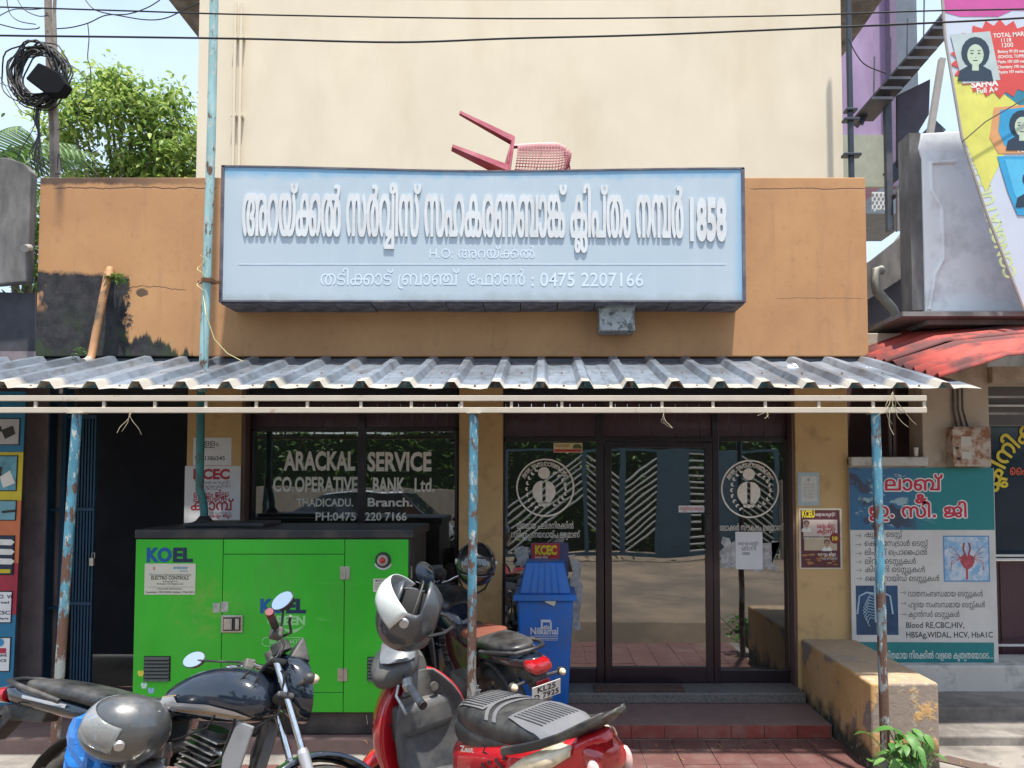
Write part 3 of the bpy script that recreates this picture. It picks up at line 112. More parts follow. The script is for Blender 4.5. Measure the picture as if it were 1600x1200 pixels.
1064:(504,"51 -6 12 0 21 3 12 5 8 5 8 8 9 16 5 21 0 35 -3 15 -7 16 -11 13 -11 7 -24 7 -20 0 -16 -4 -10 -4 -19 -16 -10 -22 1 -3 5 -2 20 -4 14 1 11 21 7 6 5 3 11 -5 7 -9 6 -21 1 -26 -5 -24 -6 -9 -5 -6 -9 -3 -10 5 -7 11 -3 11 -4 3 -13 2 -26 -6 -2 -2 8 -20 13 -15 15 -9"),
1065:(228,"15 -3 26 0 6 1 3 3 -1 170 -3 13 -4 8 -15 14 -12 5 -11 3 -24 0 -17 -5 -8 -4 -9 -7 -8 -15 -2 -14 1 -9 3 -5 6 -1 31 4 4 4 -1 12 1 5 5 8 7 2 9 -8 5 -28 0 -152 2 -3"),
1066:(228,"15 -3 26 0 6 1 3 3 0 152 -5 25 -7 12 -10 10 -19 9 -22 5 -27 0 -21 -6 -7 -4 -10 -9 -4 -10 -1 -8 1 -9 4 -9 10 -10 5 -3 16 -4 21 0 20 6 12 10 1 -10 0 -147 2 -3;-38 167 -3 5 0 8 2 6 5 3 3 -3 1 -11 -4 -8"),
1077:(0,"-34 144 21 1 16 5 9 5 9 8 4 8 4 12 0 10 -4 12 -16 2 -21 -4 -2 -3 1 -18 -2 -4 -4 -6 -7 -4 -5 1 -8 6 -3 9 1 16 -3 3 -21 4 -13 -1 -3 -2 -3 -14 1 -11 8 -18 6 -5 10 -6"),
1118:(736,"119 -6 30 3 13 6 9 8 7 10 4 10 3 17 0 14 -4 21 -8 18 -8 11 -16 16 13 17 4 9 1 18 -3 9 -11 12 -10 5 -11 3 -29 0 -17 -4 -4 -2 0 -3 4 -14 2 -2 14 -1 13 2 5 -3 2 -3 2 -7 -1 -9 -7 -12 -40 2 -20 -4 -21 -8 -21 -17 -6 -10 -7 -19 -3 -20 6 -28 11 -21 9 -9 15 -12 8 -2 12 1 14 17 -17 16 -9 16 -4 13 0 19 3 10 8 16 8 8 16 8 15 1 -18 -24 -7 -15 -5 -18 1 -25 8 -20 9 -12 15 -8;123 18 -9 6 -3 7 -4 13 0 18 8 25 10 15 5 -7 8 -19 3 -26 -3 -18 -3 -6 -6 -6"),
1119:(1198,"122 -6 19 1 17 4 11 7 15 18 6 -11 13 -11 12 -5 19 -3 20 1 16 4 10 6 9 9 6 10 4 13 1 29 -5 20 -7 14 -14 17 -11 8 15 21 5 16 0 8 -3 10 -10 12 -6 4 -16 5 -30 0 -17 -4 -4 -2 4 -16 3 -3 14 -1 13 2 6 -5 2 -6 0 -9 -4 -9 -7 -8 -30 5 -30 0 -38 -7 -30 7 -32 -1 -19 -5 -12 -5 -13 -8 -12 -13 -7 -13 -6 -19 0 -25 5 -17 7 -14 13 -16 17 -13 12 -1 7 2 13 16 -17 16 -9 16 -4 13 0 20 4 12 7 14 14 11 14 6 15 -1 -17 -17 -10 -19 -5 -17 0 -25 5 -16 4 -8 11 -12 17 -9;126 18 -9 5 -5 10 -4 23 1 12 5 15 8 14 6 5 6 -8 8 -18 2 -11 0 -22 -2 -10 -4 -8 -4 -4;239 18 -8 5 -5 9 -4 24 6 25 7 14 5 5 7 -9 7 -17 2 -11 0 -18 -5 -18 -5 -6;183 86 -9 16 -13 16 16 3 29 -3 -13 -18 -8 -14"),
1163:(1506,"49 -6 21 1 23 6 12 -4 20 -3 21 1 10 2 14 6 12 9 9 14 6 13 3 -12 7 -13 10 -10 15 -7 19 -3 25 2 16 6 11 10 14 -15 6 -1 14 1 21 17 13 22 7 24 0 19 -3 12 -8 19 -16 18 -18 10 -21 6 -40 0 -15 -4 -19 -8 -10 -6 -12 -12 -7 -11 -9 -18 -7 23 -4 8 -5 8 -13 11 -13 6 -17 4 -19 0 -17 -4 -17 -8 -12 -11 -8 -14 -7 -23 -28 -5 -16 -7 -13 -11 -5 -11 -2 -12 1 -10 2 -8 6 -10 10 -9 6 -3;306 17 5 14 0 14 -5 14 -4 7 -8 7 -11 6 -23 6 -15 0 5 11 7 10 12 8 13 5 16 1 15 -7 11 -11 8 -20 2 -21 -6 -20 -8 -14 -11 -9;52 18 -5 3 -4 5 -2 7 0 11 3 7 4 4 13 5 4 -21 6 -15 -13 -6;127 18 -10 6 -5 7 -6 18 -1 12 51 0 -4 -23 -5 -10 -6 -6 -6 -3;253 18 -7 5 -5 10 -2 25 2 4 16 -4 7 -5 3 -8 1 -15 -4 -8 -6 -4;106 86 3 15 6 11 4 4 10 5 5 -1 12 -7 6 -12 4 -14 -2 -2 -47 0"),
1166:(1038,"105 -88 28 4 9 4 12 16 10 -12 15 -8 19 -4 12 0 18 4 14 7 10 9 5 10 4 11 1 13 -3 14 -5 12 -7 11 10 13 6 17 -2 17 -5 11 -11 11 -11 6 -20 5 -15 2 -6 23 -8 15 -17 14 -25 7 -24 0 -21 -5 -9 -5 -8 -7 -10 -13 -6 -14 -4 -15 -25 -4 -18 -7 -14 -13 -6 -14 -1 -9 3 -17 8 -12 7 -6 10 -5 15 -4 34 1 -8 -14 -3 -11 0 -21 3 -11 6 -10 10 -9 6 -3;108 -64 -4 8 -2 12 8 4 4 -5 2 -9 -4 -10;203 -64 -6 4 -4 8 -2 30 -6 17 23 -1 5 -7 5 -12 2 -19 -3 -8 -4 -7 -6 -4;148 -30 -11 8 -12 3 -16 1 -1 2 12 9 7 2 7 -1 7 -4 3 -4 5 -11 0 -6;53 18 -8 5 -4 11 0 9 6 11 13 6 5 -21 6 -15 -11 -5;128 18 -8 4 -8 9 -5 14 -2 16 51 0 -2 -15 -6 -16 -9 -9 -8 -3;202 18 -14 2 7 15 5 25 12 -6 4 -4 3 -6 0 -12 -3 -7 -7 -6;106 87 3 14 5 10 8 7 6 2 9 -1 10 -7 5 -11 4 -13 -2 -3 -47 0"),
1173:(1059,"51 -6 23 1 24 6 23 -6 20 -1 24 4 12 6 2 -6 15 -3 24 -1 20 3 14 7 11 13 5 14 -2 19 -5 12 -14 12 -14 6 -28 5 -6 21 -6 12 -14 15 -13 7 -20 5 -20 0 -16 -4 -14 -5 -13 5 -17 4 -21 0 -16 -4 -10 -4 -8 -5 -10 -16 -1 -5 1 -17 6 -10 15 -12 -10 -6 -9 -11 -4 -10 0 -17 7 -16 10 -9 14 -6;54 18 -5 3 -6 8 -1 14 5 10 9 5 9 3 5 -21 6 -16 -10 -5;133 18 -8 4 -6 6 -6 14 -3 19 51 0 -2 -17 -5 -13 -5 -7 -6 -4 -6 -2;205 18 -12 2 8 18 5 22 10 -5 5 -4 4 -15 -2 -7 -4 -7 -7 -4;111 86 2 11 5 12 5 6 11 6 10 -3 8 -6 4 -8 5 -15 -2 -4 -47 0;57 86 -11 6 -4 12 4 12 8 5 9 -2 12 -7 -8 -26"),
1216:(1195,"44 -4 13 1 15 16 -11 10 -9 13 -6 14 -4 20 2 19 5 12 9 13 13 6 8 -3 6 -5 4 -8 2 -9 1 -94 3 -3 32 -1 6 1 2 2 1 96 4 11 3 6 4 3 10 5 14 -8 6 -8 6 -14 2 -15 -1 -17 -4 -15 -9 -16 -12 -14 9 -15 7 -2 109 0 6 1 2 3 0 137 -2 2 -6 2 -27 0 -6 -2 -2 -2 -1 -116 -1 -1 -34 0 9 16 5 15 2 17 -1 17 -5 19 -7 13 -9 11 -9 6 -14 6 -16 4 -20 0 -13 -3 -7 -2 -14 -8 -16 9 -16 4 -26 -1 -11 -3 -14 -6 -17 -14 -9 -16 -6 -19 0 -28 6 -20 10 -18 20 -21"),
1225:(958,"92 -71 132 0 6 1 2 3 0 204 -2 3 -32 1 -6 -1 -2 -2 -1 -116 -1 -2 -35 1 11 19 4 13 1 6 -1 29 -4 14 -8 14 -14 14 -12 7 -28 7 -33 0 -12 -2 -16 -5 -14 -8 -18 -20 -4 -8 -6 -19 -1 -14 4 -22 8 -19 7 -11 16 -15 7 -5 6 -1 13 1 14 18 -19 17 -10 22 -1 25 3 10 8 16 7 8 9 5 9 3 11 0 19 -9 5 -5 7 -12 4 -17 0 -17 -2 -11 -9 -19 -16 -15 10 -17 31 -1 -64 -46 9 -19;134 -46 55 39 0 -40"),
2006:(453,"53 -8 21 2 16 8 13 14 5 11 3 12 -3 22 -8 16 -13 11 -8 4 -13 4 -19 0 -19 -7 -15 -12 -6 -11 -3 -11 0 -23 7 -18 7 -8 9 -7 12 -5;50 20 -11 7 -4 10 0 13 6 13 8 4 10 2 8 -3 7 -5 5 -10 0 -14 -5 -10 -6 -5 -7 -2"),
2011:(986,"58 -56 174 0 4 3 1 21 -5 4 -169 0 -18 4 -5 6 1 8 10 4 117 1 24 5 11 4 11 6 14 14 5 9 5 13 4 17 0 24 -3 12 -8 19 -12 14 -11 8 -10 4 -10 2 -20 0 -18 -5 -15 -12 -12 9 -11 5 -16 3 -25 0 -23 -5 -12 -6 -14 -12 -9 -12 -6 -16 -2 -21 3 -19 6 -13 11 -10 9 -5 15 -4 21 3 13 7 12 14 5 14 -2 19 -6 13 -9 9 -7 4 -14 3 -12 0 10 6 21 4 11 -1 13 -4 7 -6 7 -16 1 -62 4 -5 22 0 4 4 2 64 2 10 6 10 13 5 8 0 12 -4 9 -10 7 -17 1 -20 -5 -18 -10 -15 -12 -6 -30 -6 -104 1 -18 -4 -11 -7 -7 -7 -5 -14 0 -15 4 -11 7 -9 11 -6 16 -5;46 52 -5 3 -3 4 -3 15 4 4 11 4 7 0 7 -3 5 -9 -1 -6 -3 -7 -7 -5"),
2023:(1038,"51 -8 23 2 20 8 12 -6 12 -3 26 0 19 7 9 7 9 10 -3 -15 0 -4 3 -3 21 -3 24 2 16 9 11 15 4 13 0 14 -3 10 -5 10 -16 13 -17 7 -23 2 -3 14 -7 17 -5 8 -14 12 -13 6 -12 3 -15 0 -12 -3 -17 -8 -13 -12 -8 -14 -7 -23 -23 -3 -20 -8 -14 -12 -5 -11 -2 -12 1 -14 7 -17 8 -8 10 -6;183 20 7 17 4 21 12 -1 12 -5 3 -2 4 -8 0 -9 -5 -9 -11 -4 -18 2;49 20 -9 4 -3 4 -2 7 1 10 4 7 7 3 12 4 8 -1 2 -13 6 -20 -16 -5;125 20 -9 3 -6 4 -4 6 -6 18 -1 8 62 0 1 -5 -4 -14 -5 -11 -5 -4 -9 -4;100 88 3 11 7 12 8 5 8 3 11 -1 12 -5 5 -6 7 -16 -2 -4 -57 0"),
2030:(939,"46 -8 21 1 27 6 46 20 8 -15 16 -10 14 -2 16 1 15 6 10 10 4 12 -1 20 -10 14 12 13 4 9 2 12 -2 21 -7 15 -15 13 -10 5 -16 4 -17 0 -17 -5 -18 -13 -17 11 -26 7 -21 0 -14 -3 -13 -4 -13 -7 -9 -9 -7 -11 -2 -8 0 -19 6 -15 12 -12 -16 -14 -3 -8 -1 -12 4 -15 11 -11 13 -5;177 18 -9 5 -2 7 1 6 13 4 11 -3 3 -6 -1 -8 -4 -4;49 19 -8 2 -5 3 -1 5 5 5 12 3 58 -1 -30 -12 -18 -4;79 65 7 7 4 11 0 16 -2 7 -11 13 5 1 17 -6 5 -4 4 -6 3 -12 1 -27 -1 -1 -30 0;142 65 1 29 3 12 6 8 12 5 12 0 12 -5 4 -4 5 -9 1 -12 -2 -8 -5 -8 -7 -4 -15 -4 -25 -1;48 80 -7 2 -5 3 -2 6 1 8 15 4 9 -4 2 -5 -2 -10 -5 -3"),
2035:(1223,"145 -8 17 1 11 3 10 6 9 8 13 -11 11 -5 14 -2 17 1 19 6 19 16 10 17 4 13 2 15 -1 23 -4 17 -6 13 -12 16 -17 16 -5 0 -13 -13 -4 -8 17 -16 9 -18 4 -22 -2 -17 -7 -17 -4 -5 -9 -6 -12 -3 -16 5 -4 4 -4 8 -4 25 0 77 -3 4 -23 1 -4 -4 -2 -96 -2 -9 -5 -9 -11 -5 -11 0 -6 2 -5 4 -3 6 -4 13 -1 50 -2 12 -8 17 -11 11 -10 6 -10 3 -24 2 -12 -3 -14 -6 -16 -13 -5 -8 -7 -17 -4 -32 1 -12 6 -20 6 -12 9 -13 21 -18 5 1 14 16 0 5 -15 15 -9 16 -6 26 4 21 6 14 6 6 7 3 13 3 13 -5 8 -12 3 -25 0 -34 4 -17 4 -9 4 -7 16 -13"),
2042:(911,"46 -6 5 1 15 17 0 5 -11 9 -9 12 -5 11 -4 13 -1 11 3 15 4 11 8 12 17 7 10 0 9 -4 8 -12 3 -23 0 -80 5 -4 22 0 4 3 0 86 2 11 4 12 5 6 15 6 13 -3 10 -6 5 -7 6 -14 2 -15 -1 -12 -4 -16 -4 -8 -8 -11 -12 -11 -1 -5 15 -16 5 -1 4 2 22 23 10 18 4 13 2 17 -1 21 -5 19 -7 14 -10 11 -9 6 -14 6 -11 3 -16 0 -15 -4 -12 -6 -9 -9 -14 12 -20 7 -16 0 -12 -3 -14 -6 -8 -5 -15 -18 -7 -17 -4 -22 1 -20 6 -20 6 -12 8 -12 17 -16"),
2046:(1306,"57 -8 20 2 12 6 12 13 6 16 0 23 -2 8 -4 9 -12 11 -16 7 -21 0 -12 -3 5 11 8 10 13 8 20 6 15 -1 7 -3 9 -6 5 -8 3 -13 0 -89 4 -4 24 0 4 3 1 96 3 11 4 6 9 5 9 3 13 -3 12 -9 6 -10 4 -16 0 -18 -3 -14 -9 -17 -15 -18 0 -3 12 -15 108 -1 3 4 0 141 -4 4 -23 0 -5 -4 0 -116 -1 -1 -44 0 8 15 5 20 0 29 -2 11 -7 17 -9 12 -10 9 -11 6 -17 5 -23 -1 -15 -6 -14 -12 -22 14 -20 5 -27 -1 -25 -9 -13 -8 -11 -11 -8 -11 -8 -19 -3 -32 4 -27 10 -17 16 -14;56 20 -9 4 -6 7 -5 19 12 7 12 3 12 -6 5 -15 -2 -10 -3 -5 -8 -4"),
2052:(859,"15 -5 184 0 3 4 0 142 -4 3 -23 0 -4 -4 -1 -116 -1 -1 -126 0 -1 26 2 2 94 0 3 4 -1 42 -4 16 -6 12 -11 10 -16 8 -17 4 -26 -1 -15 -5 -14 -8 -12 -15 -8 -22 -1 -97;42 79 1 14 4 11 5 8 8 4 9 3 20 -2 10 -4 7 -11 3 -15 0 -9 -65 0"),
2054:(654,"63 -8 20 1 17 8 11 12 3 12 0 11 20 11 13 13 8 12 4 15 -1 26 -8 16 -9 9 -10 5 -14 4 -15 0 -11 -3 -11 -5 -12 -11 -6 -15 -1 -22 2 -10 9 -19 -1 -1 -12 3 -11 6 -9 13 -3 13 0 10 4 16 5 8 -1 5 -19 11 -3 1 -6 -5 -6 -12 -5 -18 -1 -15 5 -25 7 -12 13 -13 16 -9 17 -4 19 -1 2 -2 -4 -8 -9 -3 -13 1 -19 7 -4 0 -7 -10 -4 -9 0 -4 4 -4 9 -4;104 65 -10 21 -2 18 5 11 6 3 7 1 13 -4 4 -9 1 -10 -3 -13 -6 -9 -9 -8 -4 -2"),
2058:(1223,"232 -8 27 3 19 11 14 17 6 15 2 11 0 34 -6 22 -14 23 -19 17 -7 0 -13 -14 -2 -6 15 -14 10 -18 5 -25 -1 -13 -4 -15 -5 -9 -6 -6 -10 -4 -14 0 -6 2 -6 5 -4 9 -3 12 -1 47 -5 22 -11 16 -15 9 -14 4 -22 -2 -15 -6 -13 -11 -11 10 -12 6 -11 3 -23 -1 -11 -4 -15 -8 -10 -10 -8 -13 -6 -17 -3 -18 4 -31 3 -9 10 -18 22 -23 7 -1 16 18 0 5 -11 9 -9 12 -5 11 -4 13 -1 11 3 15 4 11 5 9 7 5 14 6 13 -3 9 -7 5 -10 2 -20 1 -81 4 -3 22 0 4 4 0 86 3 15 6 13 9 4 9 2 11 -4 8 -12 3 -24 0 -36 4 -16 4 -9 5 -8 12 -10 14 -6"),
2059:(1190,"31 -7 3 1 6 5 9 13 -1 3 -9 9 -3 7 -2 10 2 9 5 8 7 4 9 2 16 -5 6 -10 2 -5 -2 -14 -9 -15 0 -3 6 -12 4 -4 102 0 9 12 4 8 -16 15 -8 13 -5 24 2 14 4 12 11 14 12 7 13 3 18 -1 14 -6 10 -9 7 -14 4 -25 -5 -17 -7 -14 -18 -17 0 -4 10 -13 4 -4 6 0 17 13 8 9 6 10 7 16 4 16 0 24 -6 21 -7 13 -13 14 -10 7 -14 6 -16 3 -26 0 -12 -2 -18 -7 -10 -7 -13 -13 -9 -16 -3 -10 -2 -13 1 -24 5 -17 7 -13 -1 -2 -37 1 3 11 0 17 -3 9 -6 12 -14 12 -8 4 -13 3 -21 0 -15 -4 -10 -6 -10 -10 -5 -8 -4 -18 1 -14 4 -13 7 -10"),
2064:(504,"53 -8 24 2 12 5 8 6 9 8 9 16 6 30 0 21 -2 15 -4 15 -5 10 -6 8 -12 10 -7 4 -17 5 -23 -2 -10 -3 -10 -6 -14 -14 -10 -21 0 -6 3 -3 24 -4 4 3 9 19 5 5 8 4 9 0 9 -4 5 -3 6 -9 5 -19 1 -22 -5 -24 -6 -9 -5 -5 -12 -4 -7 0 -9 3 -8 9 -5 15 -5 4 -25 -4 -3 -3 2 -11 6 -13 14 -16 15 -9"),
2065:(228,"17 -5 22 0 5 4 -1 174 -3 13 -4 8 -16 15 -18 7 -20 0 -20 -8 -13 -13 -6 -15 0 -22 5 -6 22 3 5 4 -1 13 3 9 10 6 13 -1 8 -7 5 -28 0 -152"),
2066:(228,"17 -5 22 0 5 4 0 156 -3 19 -9 18 -11 11 -11 6 -25 7 -30 -2 -16 -7 -11 -11 -4 -9 -1 -8 1 -13 4 -9 14 -13 13 -4 17 0 15 5 11 10 5 11 0 12 3 -2 5 -13 2 -17 0 -147;-41 167 -3 2 -3 5 2 9 5 4 11 2 5 -10 -2 -8 -6 -4"),
2071:(715,"56 -8 16 1 15 6 14 15 5 15 1 17 -2 12 -3 7 -9 12 -8 5 -13 5 -21 0 -10 -3 4 8 10 13 8 5 14 6 20 3 18 -5 13 -8 9 -14 4 -16 -1 -23 -4 -11 -6 -10 -19 -18 1 -3 11 -15 4 -3 3 0 7 4 19 18 7 10 5 10 5 19 1 22 -2 14 -4 14 -6 11 -14 16 -7 4 -12 6 -17 5 -28 1 -14 -3 -15 -5 -14 -7 -15 -13 -9 -13 -6 -12 -6 -20 0 -32 5 -16 5 -10 12 -14 11 -6;56 20 -9 4 -5 5 -4 9 -3 12 12 7 12 3 13 -6 3 -7 1 -10 -2 -8 -4 -6 -8 -3"),
2072:(595,"86 -8 20 1 12 3 11 6 7 7 5 8 2 9 0 11 -4 13 -9 11 -10 5 -11 3 -21 -2 -11 -5 -10 -12 -4 -9 0 -15 -1 -1 -13 9 -7 13 -5 15 0 16 5 15 5 9 6 7 10 6 1 -2 2 -18 4 -9 9 -10 9 -4 21 -3 19 7 8 7 6 9 2 8 0 15 -4 11 -8 10 -7 4 -24 7 -19 0 -15 -3 -17 -5 -17 -9 -11 -10 -8 -12 -7 -17 -3 -17 4 -29 11 -23 13 -13 14 -8 17 -6;94 19 -4 10 3 9 4 3 5 2 8 -3 3 -6 0 -6 -2 -4 -8 -5;100 97 -5 4 -3 6 2 9 3 5 8 -2 6 -3 4 -9 -3 -8 -5 -2"),
2073:(1430,"56 -8 16 1 15 6 14 15 5 15 1 17 -2 12 -3 7 -9 12 -8 5 -13 5 -21 0 -10 -3 4 8 10 13 8 5 14 6 20 3 18 -5 13 -8 9 -14 4 -16 -1 -23 -4 -11 -6 -10 -19 -18 1 -3 11 -15 4 -3 3 0 7 4 19 18 7 10 5 10 5 19 1 22 -2 14 -4 14 -6 11 -14 16 -7 4 -12 6 -17 5 -28 1 -14 -3 -15 -5 -14 -7 -15 -13 -9 -13 -6 -12 -6 -20 0 -32 5 -16 5 -10 12 -14 11 -6;235 -8 20 2 12 6 12 13 6 17 0 22 -2 8 -4 9 -12 11 -16 7 -21 0 -10 -3 5 10 10 12 21 10 20 3 20 -6 13 -10 7 -12 4 -16 0 -14 -4 -16 -8 -14 -18 -17 1 -3 10 -14 6 -4 9 4 17 16 10 14 6 14 3 15 -1 34 -4 13 -7 13 -11 13 -9 6 -19 8 -19 4 -19 0 -18 -4 -9 -3 -19 -10 -14 -13 -9 -14 -6 -14 -5 -22 0 -18 6 -24 7 -12 11 -12 10 -5;56 20 -9 4 -5 5 -4 9 -3 12 12 7 12 3 13 -6 3 -7 1 -10 -2 -8 -4 -6 -8 -3;234 20 -7 3 -6 6 -5 12 -2 9 12 7 12 3 12 -5 3 -6 2 -10 -5 -15 -8 -4"),
2077:(0,"-32 142 17 1 11 4 9 5 10 9 4 8 4 12 -1 20 -2 5 -3 3 -6 0 -17 -4 -2 -3 1 -18 -3 -6 -5 -5 -12 -3 -11 2 -7 5 -3 9 1 16 -4 4 -20 3 -5 -4 -2 -20 1 -9 5 -12 9 -11 7 -4 10 -4"),
2160:(243,"8 -73 16 1 16 5 16 14 7 15 1 25 -3 11 -19 54 -3 15 0 19 3 16 15 34 -1 4 -4 3 -23 0 -4 -3 -10 -20 -8 -31 1 -35 24 -70 0 -12 -4 -9 -2 -4 -10 -4 -14 1 -5 4 -4 6 -1 18 -4 4 -24 2 -4 -4 0 -21 7 -18 11 -10 11 -7"),
2166:(1038,"107 -90 15 2 12 5 9 9 6 13 -1 19 -7 15 -9 7 -8 3 -20 1 7 5 8 3 13 1 9 -2 7 -4 6 -13 2 -23 5 -18 10 -12 15 -8 22 -3 21 6 17 14 5 10 4 11 1 17 -3 14 -5 12 -6 9 9 11 6 17 -1 20 -6 12 -12 12 -11 6 -15 4 -19 2 -6 23 -8 15 -18 15 -20 6 -25 -1 -11 -3 -9 -5 -9 -8 -10 -13 -6 -14 -4 -15 -24 -3 -18 -7 -15 -14 -6 -14 -1 -13 3 -17 8 -12 8 -7 10 -5 10 -3 24 0 12 3 -8 -18 -2 -14 1 -16 3 -11 5 -10 9 -8 9 -5;105 -63 -4 2 -3 7 -1 8 9 4 11 -1 3 -4 1 -5 -3 -9 -5 -3;200 -62 -9 4 -3 5 -2 8 0 16 -3 14 -5 13 -8 8 11 11 -4 -18 5 -4 10 -3 22 0 5 -7 5 -12 2 -15 -5 -12 -7 -6 -8 -3;183 20 6 13 5 25 16 -2 12 -8 3 -6 0 -8 -3 -7 -4 -4 -11 -4 -15 2;51 20 -7 2 -5 3 -4 11 1 9 3 5 7 5 21 4 2 -14 6 -20 -12 -5;126 20 -13 5 -5 5 -6 13 -3 16 62 0 -2 -15 -7 -16 -6 -4 -8 -3;101 89 4 15 6 8 6 4 14 3 13 -3 6 -4 6 -8 5 -13 -2 -4 -57 0"),
2216:(1195,"46 -6 4 0 7 7 9 10 0 4 -16 17 -7 12 -6 18 0 20 6 17 5 9 7 5 14 6 10 -2 7 -3 7 -8 3 -7 2 -20 0 -80 4 -4 23 0 4 3 1 96 4 11 3 6 9 5 9 3 13 -3 10 -6 9 -15 3 -12 0 -22 -4 -15 -9 -16 -13 -15 1 -5 10 -14 108 -1 3 4 0 141 -4 4 -23 0 -4 -4 -1 -116 -1 -1 -43 0 8 17 4 16 0 32 -5 19 -7 13 -10 12 -9 6 -19 8 -22 1 -12 -3 -11 -5 -13 -11 -14 12 -20 7 -22 -1 -20 -8 -18 -15 -9 -16 -6 -19 -1 -20 4 -23 9 -21 8 -12 17 -16"),
2222:(859,"54 -90 14 1 11 5 12 12 4 11 0 19 -4 10 -8 9 -13 6 -20 1 5 5 13 5 16 0 9 -4 4 -4 4 -12 1 -23 5 -16 5 -9 15 -11 19 -5 22 3 13 6 14 15 5 12 2 12 -1 19 -6 17 4 2 3 4 0 139 -3 4 -24 0 -4 -3 -1 -116 -1 -2 -126 1 -1 26 2 1 93 0 4 4 0 33 -4 24 -7 13 -15 14 -11 5 -16 3 -30 -1 -11 -3 -14 -8 -14 -16 -6 -16 -3 -18 0 -84 4 -4 9 -1 1 -1 -5 -10 -4 -11 0 -26 7 -17 11 -13 6 -3;56 -64 -8 3 -5 14 3 3 11 3 8 -3 3 -9 -3 -9;147 -62 -6 2 -6 6 -3 8 -1 25 -4 16 30 0 4 -3 8 -13 3 -12 0 -9 -4 -12 -8 -6 -8 -3;42 80 3 19 4 9 5 5 12 5 10 1 19 -4 6 -4 6 -12 2 -11 0 -8 -1 -2 -64 0"),
2278:(268,"31 -8 14 3 8 10 0 18 -4 7 -8 5 -15 0 -5 -2 -7 -10 -1 -12 2 -9 7 -7"),
}
RUN = {
'main':[1009,1051,1049,1077,1163,1119,0,1058,1118,1225,1066,1058,1077,0,1058,1059,1023,1050,1037,1046,1064,1173,1077,0,1166,1065,1044,1077,1038,1006,0,1042,1216,1118],
'ho':[9,51,49,77,163,119],
'br':[38,33,65,163,64,33,77,0,162,46,64,180,77],
'ph':[72,45,64,116],
'lab':[2052,2064,2046,2077],
'ecg':[2011,2278,0,2058,2065,2278,0,2030,2065],
'l1':[57,67,25,118,0,71,33,231,77],
'l2':[71,23,64,53,72,58,162,33,64,120,0,71,33,231,77],
'l3':[52,65,44,65,35,77,0,71,162,44,64,73,45,119],
'l4':[52,65,55,118,0,71,33,231,67,23,120],
'l5':[23,65,35,77,42,65,0,71,33,231,67,23,120],
'l6':[73,38,72,51,64,49,65,35,77,0,71,33,231,67,23,120],
'l7':[55,64,38,58,6,46,202,48,64,49,0,71,33,231,67,23,120],
'l8':[59,69,40,49,0,58,6,46,202,48,64,49,0,71,33,231,77,23,120],
'l9':[23,160,64,117,58,118,0,71,33,231,67,23,120],
'l10':[48,65,38,48,64,49,0,42,65,50,163,65,119,0,55,53,71,50,0,23,69,38,160,38,72,49,64,71,33,278,278,278],
'd1':[48,65,38,48,64,49,0,44,52,65,56,42,65,50,163,65,119],
'd2':[58,161,118,190,208,37,49,55,64,49,77,44,0,52,47,160,48,64,37,77],
'd3':[72,52,64,163,118,0,58,83,23,50,160,6,0,52,47,160,48,64,37,77],
'push':[38,223,65,38,67,51,163,67,23],
'va':[55,223,6],
'ji':[2071,2023,2064,2222,2006,0,2030,2065,2222,2064],
'le':[2052,2066,2072,2035,2054,2077,2058,2077],
'ca':[2023,2160,2064,2216,2077],
'cl':[2166,2065,2042,2065,2023,2077],
'ko':[72,23,50,53,64,0,72,23,64,0,21,208,72,51,220,66,55,77],
'mi':[48,65,42,65],
'hai':[2073,2059],
}
def glyph_polys(gid):
    out = []
    for c in GLYPH[gid][1].split(';'):
        q = [int(t) for t in c.split()]
        if not q: continue
        x = y = 0; p = []
        for a, b in zip(q[::2], q[1::2]): x += a*4; y += b*4; p.append((x, y))      # each point is a step from the last, in 4/1000 em
        out.append(p)
    return out
def _area(p): return sum(p[i][0]*p[(i+1) % len(p)][1]-p[(i+1) % len(p)][0]*p[i][1] for i in range(len(p)))/2
def _inside(pt, poly):
    x, y = pt; r = False; n = len(poly)
    for i in range(n):
        (x1, y1), (x2, y2) = poly[i], poly[(i+1) % n]
        if (y1 > y) != (y2 > y) and x < (x2-x1)*(y-y1)/(y2-y1)+x1: r = not r
    return r
_gm = {}
def glyph_mesh(gid, bold, depth):
    """verts (em units/1000, centred on z) and faces of one glyph, each outline filled on its own"""
    key = (gid, round(bold, 4), round(depth, 4))
    if key in _gm: return _gm[key]
    polys = glyph_polys(gid)
    outer = [p for p in polys if _area(p) > 0]; holes = [p for p in polys if _area(p) <= 0]
    V, F = [], []
    for oi, o in enumerate(outer):
        cu = bpy.data.curves.new('tmp', 'CURVE'); cu.dimensions = '2D'; cu.fill_mode = 'BOTH'
        cu.extrude = depth; cu.offset = bold
        for p in [o]+[h for h in holes if _inside(h[0], o)]:
            s = cu.splines.new('POLY'); s.points.add(len(p)-1); s.use_cyclic_u = True
            for k, (x, y) in enumerate(p): s.points[k].co = (x/1000, y/1000, 0, 1)
        ob = bpy.data.objects.new('tmp', cu)
        me = bpy.data.meshes.new_from_object(ob)
        b = len(V); V += [(v.co.x, v.co.y, v.co.z+oi*.002) for v in me.vertices]; F += [tuple(b+i for i in f.vertices) for f in me.polygons]
        bpy.data.objects.remove(ob); bpy.data.curves.remove(cu); bpy.data.meshes.remove(me)
    _gm[key] = (V, F)
    return V, F
def run_mesh(runs, bold=0., depth=0., track=0.):
    V, F = [], []; x = 0
    for g in runs:
        v, f = glyph_mesh(g, bold, depth) if g else ((), ())
        b = len(V); V += [(a+x, c, d) for a, c, d in v]; F += [tuple(b+i for i in t) for t in f]
        x += GLYPH[g][0]/1000+track
    return V, F
